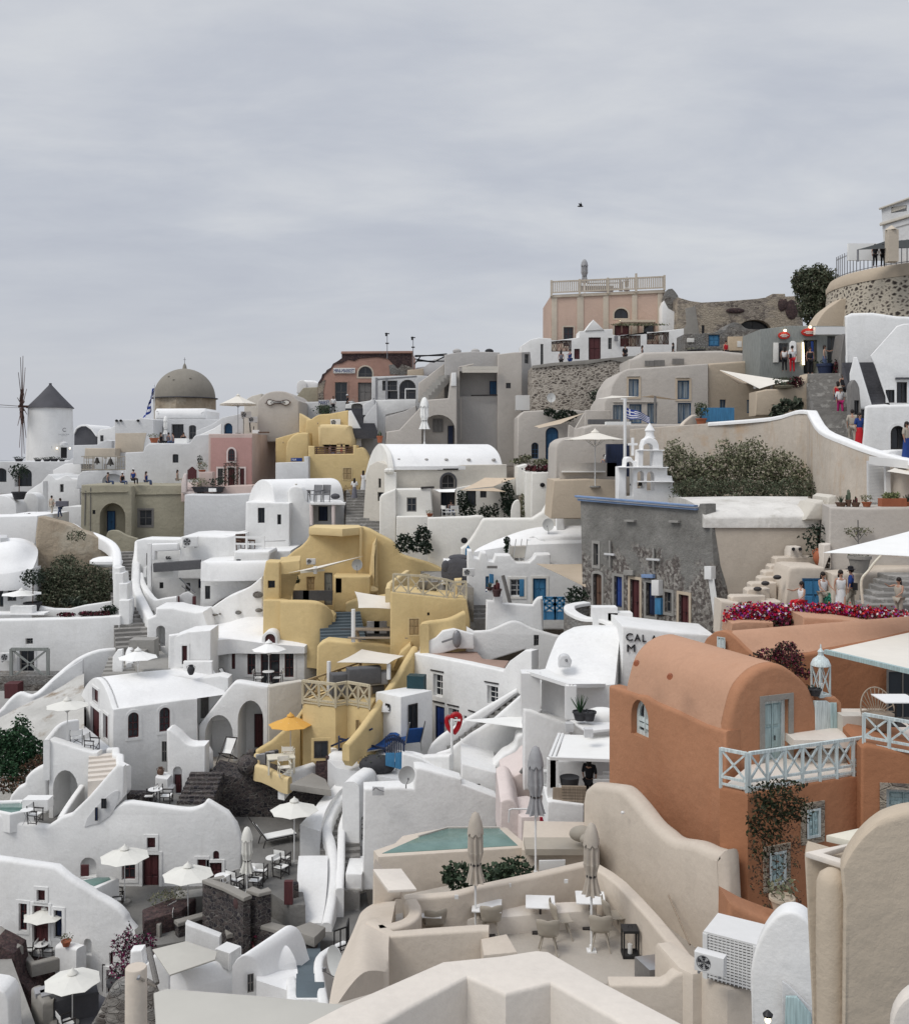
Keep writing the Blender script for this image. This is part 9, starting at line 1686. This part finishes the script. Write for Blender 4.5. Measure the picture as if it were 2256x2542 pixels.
bm=BM();wB(bm,[p+V3(0,0,.05)for p in(P[4],P[3],P[2])],.05,.05,.01);T2.pA('inner_edge',bm,'taupe')
fO('rubber_plant','dark round leafed bush left of the folded beige parasol','bush',[((1060,640,24.9),.42,.3,.35),((1290,640,25),.3,.25,.3),((970,620,25),.2,.2,.2)],750,.06,'leaf_green2',95,flat=.8);fO('rubber_plant','dark round leafed bush under the pool wall right of the parasol','bush',[((1530,580,25.8),.55,.3,.32),((1440,610,25.7),.3,.25,.25)],750,.06,'leaf_green2',96,flat=.8)
put('closed_parasol',gz(1197,1195,ZF),'folded beige parasol at the left of the dining terrace',s=.98,h=3.0,r=.155,bot=1.35,mat='m19');put('closed_parasol',gz(2240,1310,ZF),'folded beige parasol in the middle of the dining terrace',s=.97,h=3.0,r=.155,bot=1.35,mat='m19');put('closed_parasol',gz(1738,640,ZF+.6),'folded grey parasol beside the swimming pool',s=1.0,h=3.3,r=.165,bot=1.6,mat='m18')
for i,(x,y)in enumerate(((770,1215),(1300,1165),(1780,1130),(2230,1090))):put('square_table',gz(x,y,ZF),['leftmost','second','third','rightmost'][i]+' square white table along the beige bench',s=.92,yaw=-4)
for i,(x,y,a)in enumerate(((828,1230,190),(1330,1195,185),(1850,1330,175),(2320,1290,175),(1970,1190,100),(2440,1160,100))):put('shell_chair',gz(x,y,ZF),['chair at the leftmost square table','chair at the second square table','chair in front of the third square table','chair in front of the rightmost square table','side chair between the third and rightmost tables','side chair against the right parapet'][i],yaw=a,s=.98)
org(1300,2042)
T2=TH('sofa_deck','beige raised deck with built in seat behind the dining terrace','terrace',g(350,250,26));deck(T2,[(-20,240),(60,250),(680,245),(600,-10),(0,-20)],-10.5,2.5,'beige','block');bm=BM();box(bm,g(330,240,26.6),1.9,.8,.16);T2.pA('mattress',bm,'seat_beige');pC(T2,PL(250,26.1),[(135,430),(135,335),(372,330),(372,430)],'m13',-.05,.05,'cupboard_doors')
for i,(x,y,r)in enumerate(((520,60,.33),(590,110,.26))):bm=BM();ell(bm,g(x,y+40,26.4-i*.3),r,r*.7,r*.62,16,9);solo('beanbag',['larger','smaller'][i]+' beige beanbag on the raised deck','beanbag',bm,'seat_beige')
put('lantern',gz(955,1195,ZF),'tall black lantern on the dining terrace floor',s=.95,mat='m23',top='flat',w=.34,h=.62);put('lantern',gz(1100,1180,ZF),'short black lantern beside the tall black one',s=.8,mat='m23',top='flat',w=.34,h=.42)
T2=TH('metal_cabinet','grey metal cabinet with drawers in the terrace corner','cabinet',gz(1190,1400,ZF));zc=ZF+.85;bm=BM();bB(bm,[gz(x,y,zc)for x,y in((995,1205),(1130,1328),(1388,1300),(1230,1175))],.85,.015);T2.pA('body',bm,'steel')
pc=PL(1000,gz(995,1205,zc).y-.02,-56)
for y in(1300,1370):pC(T2,pc,[(1020,y+35),(1020,y),(1100,y+75),(1100,y+105)],'m12',-.02,.02,'drawer',.003)
T2=TH('beige_platform','beige wall and ledge carrying the cooling units','wall',g(1600,1814,18));zq=-9.75;deck(T2,[(1180,1065),(1320,1050),(1600,1230),(1900,1260),(2150,1400),(2060,1480),(1830,1500),(1600,1345),(1520,1360),(1390,1300)],-9.7,4.5,'beige','block',.12);wA(T2,[(760,2000),(765,1462),(1240,1464)]+sm([(1290,1440),(1340,1390),(1420,1355),(1520,1345)])+[(1600,2000)],PL(1200,18.9,-4),.35,'beige',pA='curved_front',r=.06)
org(1756,2042)
put('bigac',g(262,1370,18.6),'large white louvred cooling unit on the beige ledge',s=.78,yaw=-32);put('ac',g(25,1360,17.8),'small white air conditioner beside the large cooling unit',s=.62,yaw=-32)
T=TH('white_arch_house','white rounded house end with teal doorway at the bottom right',W_,g(650,1900,14));vault(T,PL(650,14.5,-18),[(400,2000),(382,1380),(395,1260)]+sm([(430,1130),(490,1000),(560,900),(630,835),(700,808),(780,812),(870,860),(950,960)])+[(1050,1100),(1080,2000)],.4,'white','gable',r=.05,ex=66);pC(T,PL(650,14.4,-18),[(665,2000),(668,1420),(720,1450),(945,1680),(950,2000)],'m1',-.03,.05,'door_surround');pC(T,PL(650,14.3,-18),[(690,2000),(700,1560),(800,1560),(930,1720),(940,2000)],'aqua',-.03,.05,'door')
bm=BM();lathe(bm,g(540,1745,13.6),[(.06,0),(.07,.03),(.02,.08)],12);T.pA('lamp_shade',bm,'m23');bm=BM();ell(bm,g(540,1780,13.6),.04,.04,.04,10,6);T.pA('lamp_bulb',bm,'bulb')
T=TH('beige_foreground_house','large smooth beige house with rounded gable at the right edge',W_,g(1500,1900,8));wA(T,[(950,2300),(935,1600),(890,700),(870,300),(885,268),(1100,330),(1225,368),(1260,2300)],PL(900,8.6,-8,68),.3,'tan',r=.03,pA='side_block');deckp=[gz(x,y,zz(268,8.55))for x,y in((880,262),(1215,368),(1235,330),(1040,272),(1300,195),(1340,172))];bm=BM();bB(bm,deckp,.05,.01);T.pA('rim',bm,'m6')
wA(T,[(1200,2300),(1215,700),(1190,420)]+sm([(1230,330),(1300,220),(1380,120),(1480,30),(1600,-40),(1814,-95),(2200,-120)])+[(2400,2300)],PL(1300,8.1,3,68),.3,'tan',r=.06,pA='gable');bm=BM();lathe(bm,g(1120,2300,8.35),[(.12,0),(.13,1.2),(.125,1.62),(.10,1.69),(.05,1.73),(.01,1.74)],24);T.pA('rounded_buttress',bm,'tan')
T=TH('cream_corner_wall','pale cream rounded wall top in the bottom right corner','wall',g(1800,2000,4.5));wA(T,[(1620,2300),(1640,1814)]+sm([(1665,1720),(1710,1640),(1780,1570),(1880,1520),(2100,1480)])+[(2300,2300)],PL(1800,4.6,0,66),.12,'m6',r=.03)
org(0,0,1)
T=TH('foreground_parapet','broad zigzag cream parapet running across the bottom foreground','wall',g(1300,2542,9));z=-6.3;bm=BM();bB(bm,[gz(x,y,z)for x,y in((700,2570),(850,2493),(1098,2385),(1240,2371),(1330,2357),(1362,2360),(1487,2431),(1700,2542),(1900,2650),(1700,2640),(1548,2542),(1366,2438),(1255,2466),(1159,2423),(1015,2500),(900,2570),(800,2640))],2.2,.05,4);T.pA('wall',bm,'m6')
bm=BM();bB(bm,[gz(x,y,z-1.6)for x,y in((800,2500),(1150,2400),(1370,2420),(1900,2680),(1700,3000),(800,3000))],.3,.02);T.pA('floor',bm,'beige_floor')
T=TH('seagull','small dark bird flying in the grey sky','bird',g(1440,512,90));bm=BM();c=g(1440,512,90);ell(bm,c,.28,.08,.07,8,5);T.pA('body',bm,'ink')
for s in(-1,1):bm=BM();b=[c+V3(-.05,0,0),c+V3(.15,0,0),c+V3(.1+.1*s,s*.4,.3),c+V3(-.1,s*.7,.45 if s>0 else-.1)];bm.faces.new([bm.verts.new(p)for p in b]);bmesh.ops.solidify(bm,geom=list(bm.faces),thickness=.02);T.pA('wing',bm,'ink',flat=1)
cam=bpy.data.cameras.new('camera');co=bpy.data.objects.new('camera',cam);COL.objects.link(co);sc.camera=co
co.rotation_euler=(rad(90),0,0);cam.sensor_fit='VERTICAL';cam.sensor_height=24;cam.lens=F/2542*24
cam.shift_y=(H-1271)/2542;cam.shift_x=0;cam.clip_start=.1;cam.clip_end=30000
sun=bpy.data.lights.new('sun','SUN');sun.energy=SUN_E;sun.angle=rad(25);sun.color=(1,.96,.9);so=bpy.data.objects.new('sun',sun);COL.objects.link(so)
EL,AZ=52,-125
dv=Vector((math.sin(rad(AZ))*math.cos(rad(EL)),math.cos(rad(AZ))*math.cos(rad(EL)),math.sin(rad(EL))))
so.rotation_euler=dv.to_track_quat('Z','Y').to_euler();so.location=dv*200
w=bpy.data.worlds.new('World');sc.world=w;w.use_nodes=True;n=w.node_tree;n.nodes.clear()
out=n.nodes.new('ShaderNodeOutputWorld');bg=n.nodes.new('ShaderNodeBackground');n.links.new(bg.outputs[0],out.inputs[0])
sky=n.nodes.new('ShaderNodeTexSky');sky.sky_type='NISHITA';sky.sun_disc=False;sky.sun_elevation=rad(EL);sky.sun_rotation=rad(AZ);sky.dust_density=3;sky.air_density=1.2
tc=n.nodes.new('ShaderNodeTexCoord');sep=n.nodes.new('ShaderNodeSeparateXYZ');n.links.new(tc.outputs['Generated'],sep.inputs[0])
def M(op,a,b=None,c=None):
 o=n.nodes.new('ShaderNodeMath');o.operation=op
 for i,v in enumerate((a,b,c)):
  if v is None:continue
  if isinstance(v,(int,float)):o.inputs[i].default_value=v
  else:n.links.new(v,o.inputs[i])
 return o.outputs[0]
zc=M('MAXIMUM',sep.outputs[2],0.0);den=M('ADD',zc,.16)
cb=n.nodes.new('ShaderNodeCombineXYZ');n.links.new(M('DIVIDE',sep.outputs[0],den),cb.inputs[0]);n.links.new(M('DIVIDE',sep.outputs[1],den),cb.inputs[1])
mp=n.nodes.new('ShaderNodeMapping');mp.inputs['Scale'].default_value=(.5,.8,1);mp.inputs['Rotation'].default_value=(0,0,rad(-14));mp.inputs['Location'].default_value=(3.1,1.7,0);n.links.new(cb.outputs[0],mp.inputs[0])
def WN(scale,det,rough,dist=0):
 o=n.nodes.new('ShaderNodeTexNoise');o.inputs['Scale'].default_value=scale;o.inputs['Detail'].default_value=det;o.inputs['Roughness'].default_value=rough;o.inputs['Distortion'].default_value=dist;n.links.new(mp.outputs[0],o.inputs['Vector']);return o.outputs['Fac']
big=WN(.9,5,.5,.5);fine=WN(3.2,8,.6,.25)
f=M('ADD',M('MULTIPLY',big,.6),M('MULTIPLY',fine,.4))
cr=n.nodes.new('ShaderNodeValToRGB');e=cr.color_ramp.elements
while len(e)<4:e.new(.5)
for q,(p,c)in zip(e,[(.34,(.355,.375,.43)),(.45,(.41,.43,.475)),(.54,(.475,.49,.52)),(.68,(.57,.58,.58))]):q.position=p;q.color=(*c,1)
n.links.new(f,cr.inputs[0])
mr=n.nodes.new('ShaderNodeMapRange');n.links.new(sep.outputs[2],mr.inputs[0]);mr.inputs[1].default_value=.03;mr.inputs[2].default_value=.22
vm=n.nodes.new('ShaderNodeMix');vm.data_type='RGBA';n.links.new(mr.outputs[0],vm.inputs[0]);vm.inputs[6].default_value=(.42,.435,.475,1);n.links.new(cr.outputs[0],vm.inputs[7])
br=n.nodes.new('ShaderNodeMapRange');n.links.new(sep.outputs[2],br.inputs[0]);br.inputs[1].default_value=.4;br.inputs[2].default_value=.95;br.inputs[3].default_value=1;br.inputs[4].default_value=1.75
sc2=n.nodes.new('ShaderNodeVectorMath');sc2.operation='SCALE';n.links.new(vm.outputs[2],sc2.inputs[0]);n.links.new(br.outputs[0],sc2.inputs['Scale'])
skb=n.nodes.new('ShaderNodeVectorMath');skb.operation='SCALE';n.links.new(sky.outputs[0],skb.inputs[0]);skb.inputs['Scale'].default_value=1.0
up=n.nodes.new('ShaderNodeVectorMath');up.operation='SCALE';n.links.new(sc2.outputs[0],up.inputs[0]);up.inputs['Scale'].default_value=10.0
mx=n.nodes.new('ShaderNodeMix');mx.data_type='RGBA';mx.inputs[0].default_value=.93;n.links.new(skb.outputs[0],mx.inputs[6]);n.links.new(up.outputs[0],mx.inputs[7])
n.links.new(mx.outputs[2],bg.inputs[0]);bg.inputs[1].default_value=.1
sc.view_settings.view_transform='Standard';sc.view_settings.look='None';sc.view_settings.exposure=EXPO;sc.view_settings.gamma=1
sc.cycles.max_bounces=6;sc.cycles.diffuse_bounces=4;sc.cycles.transparent_max_bounces=8
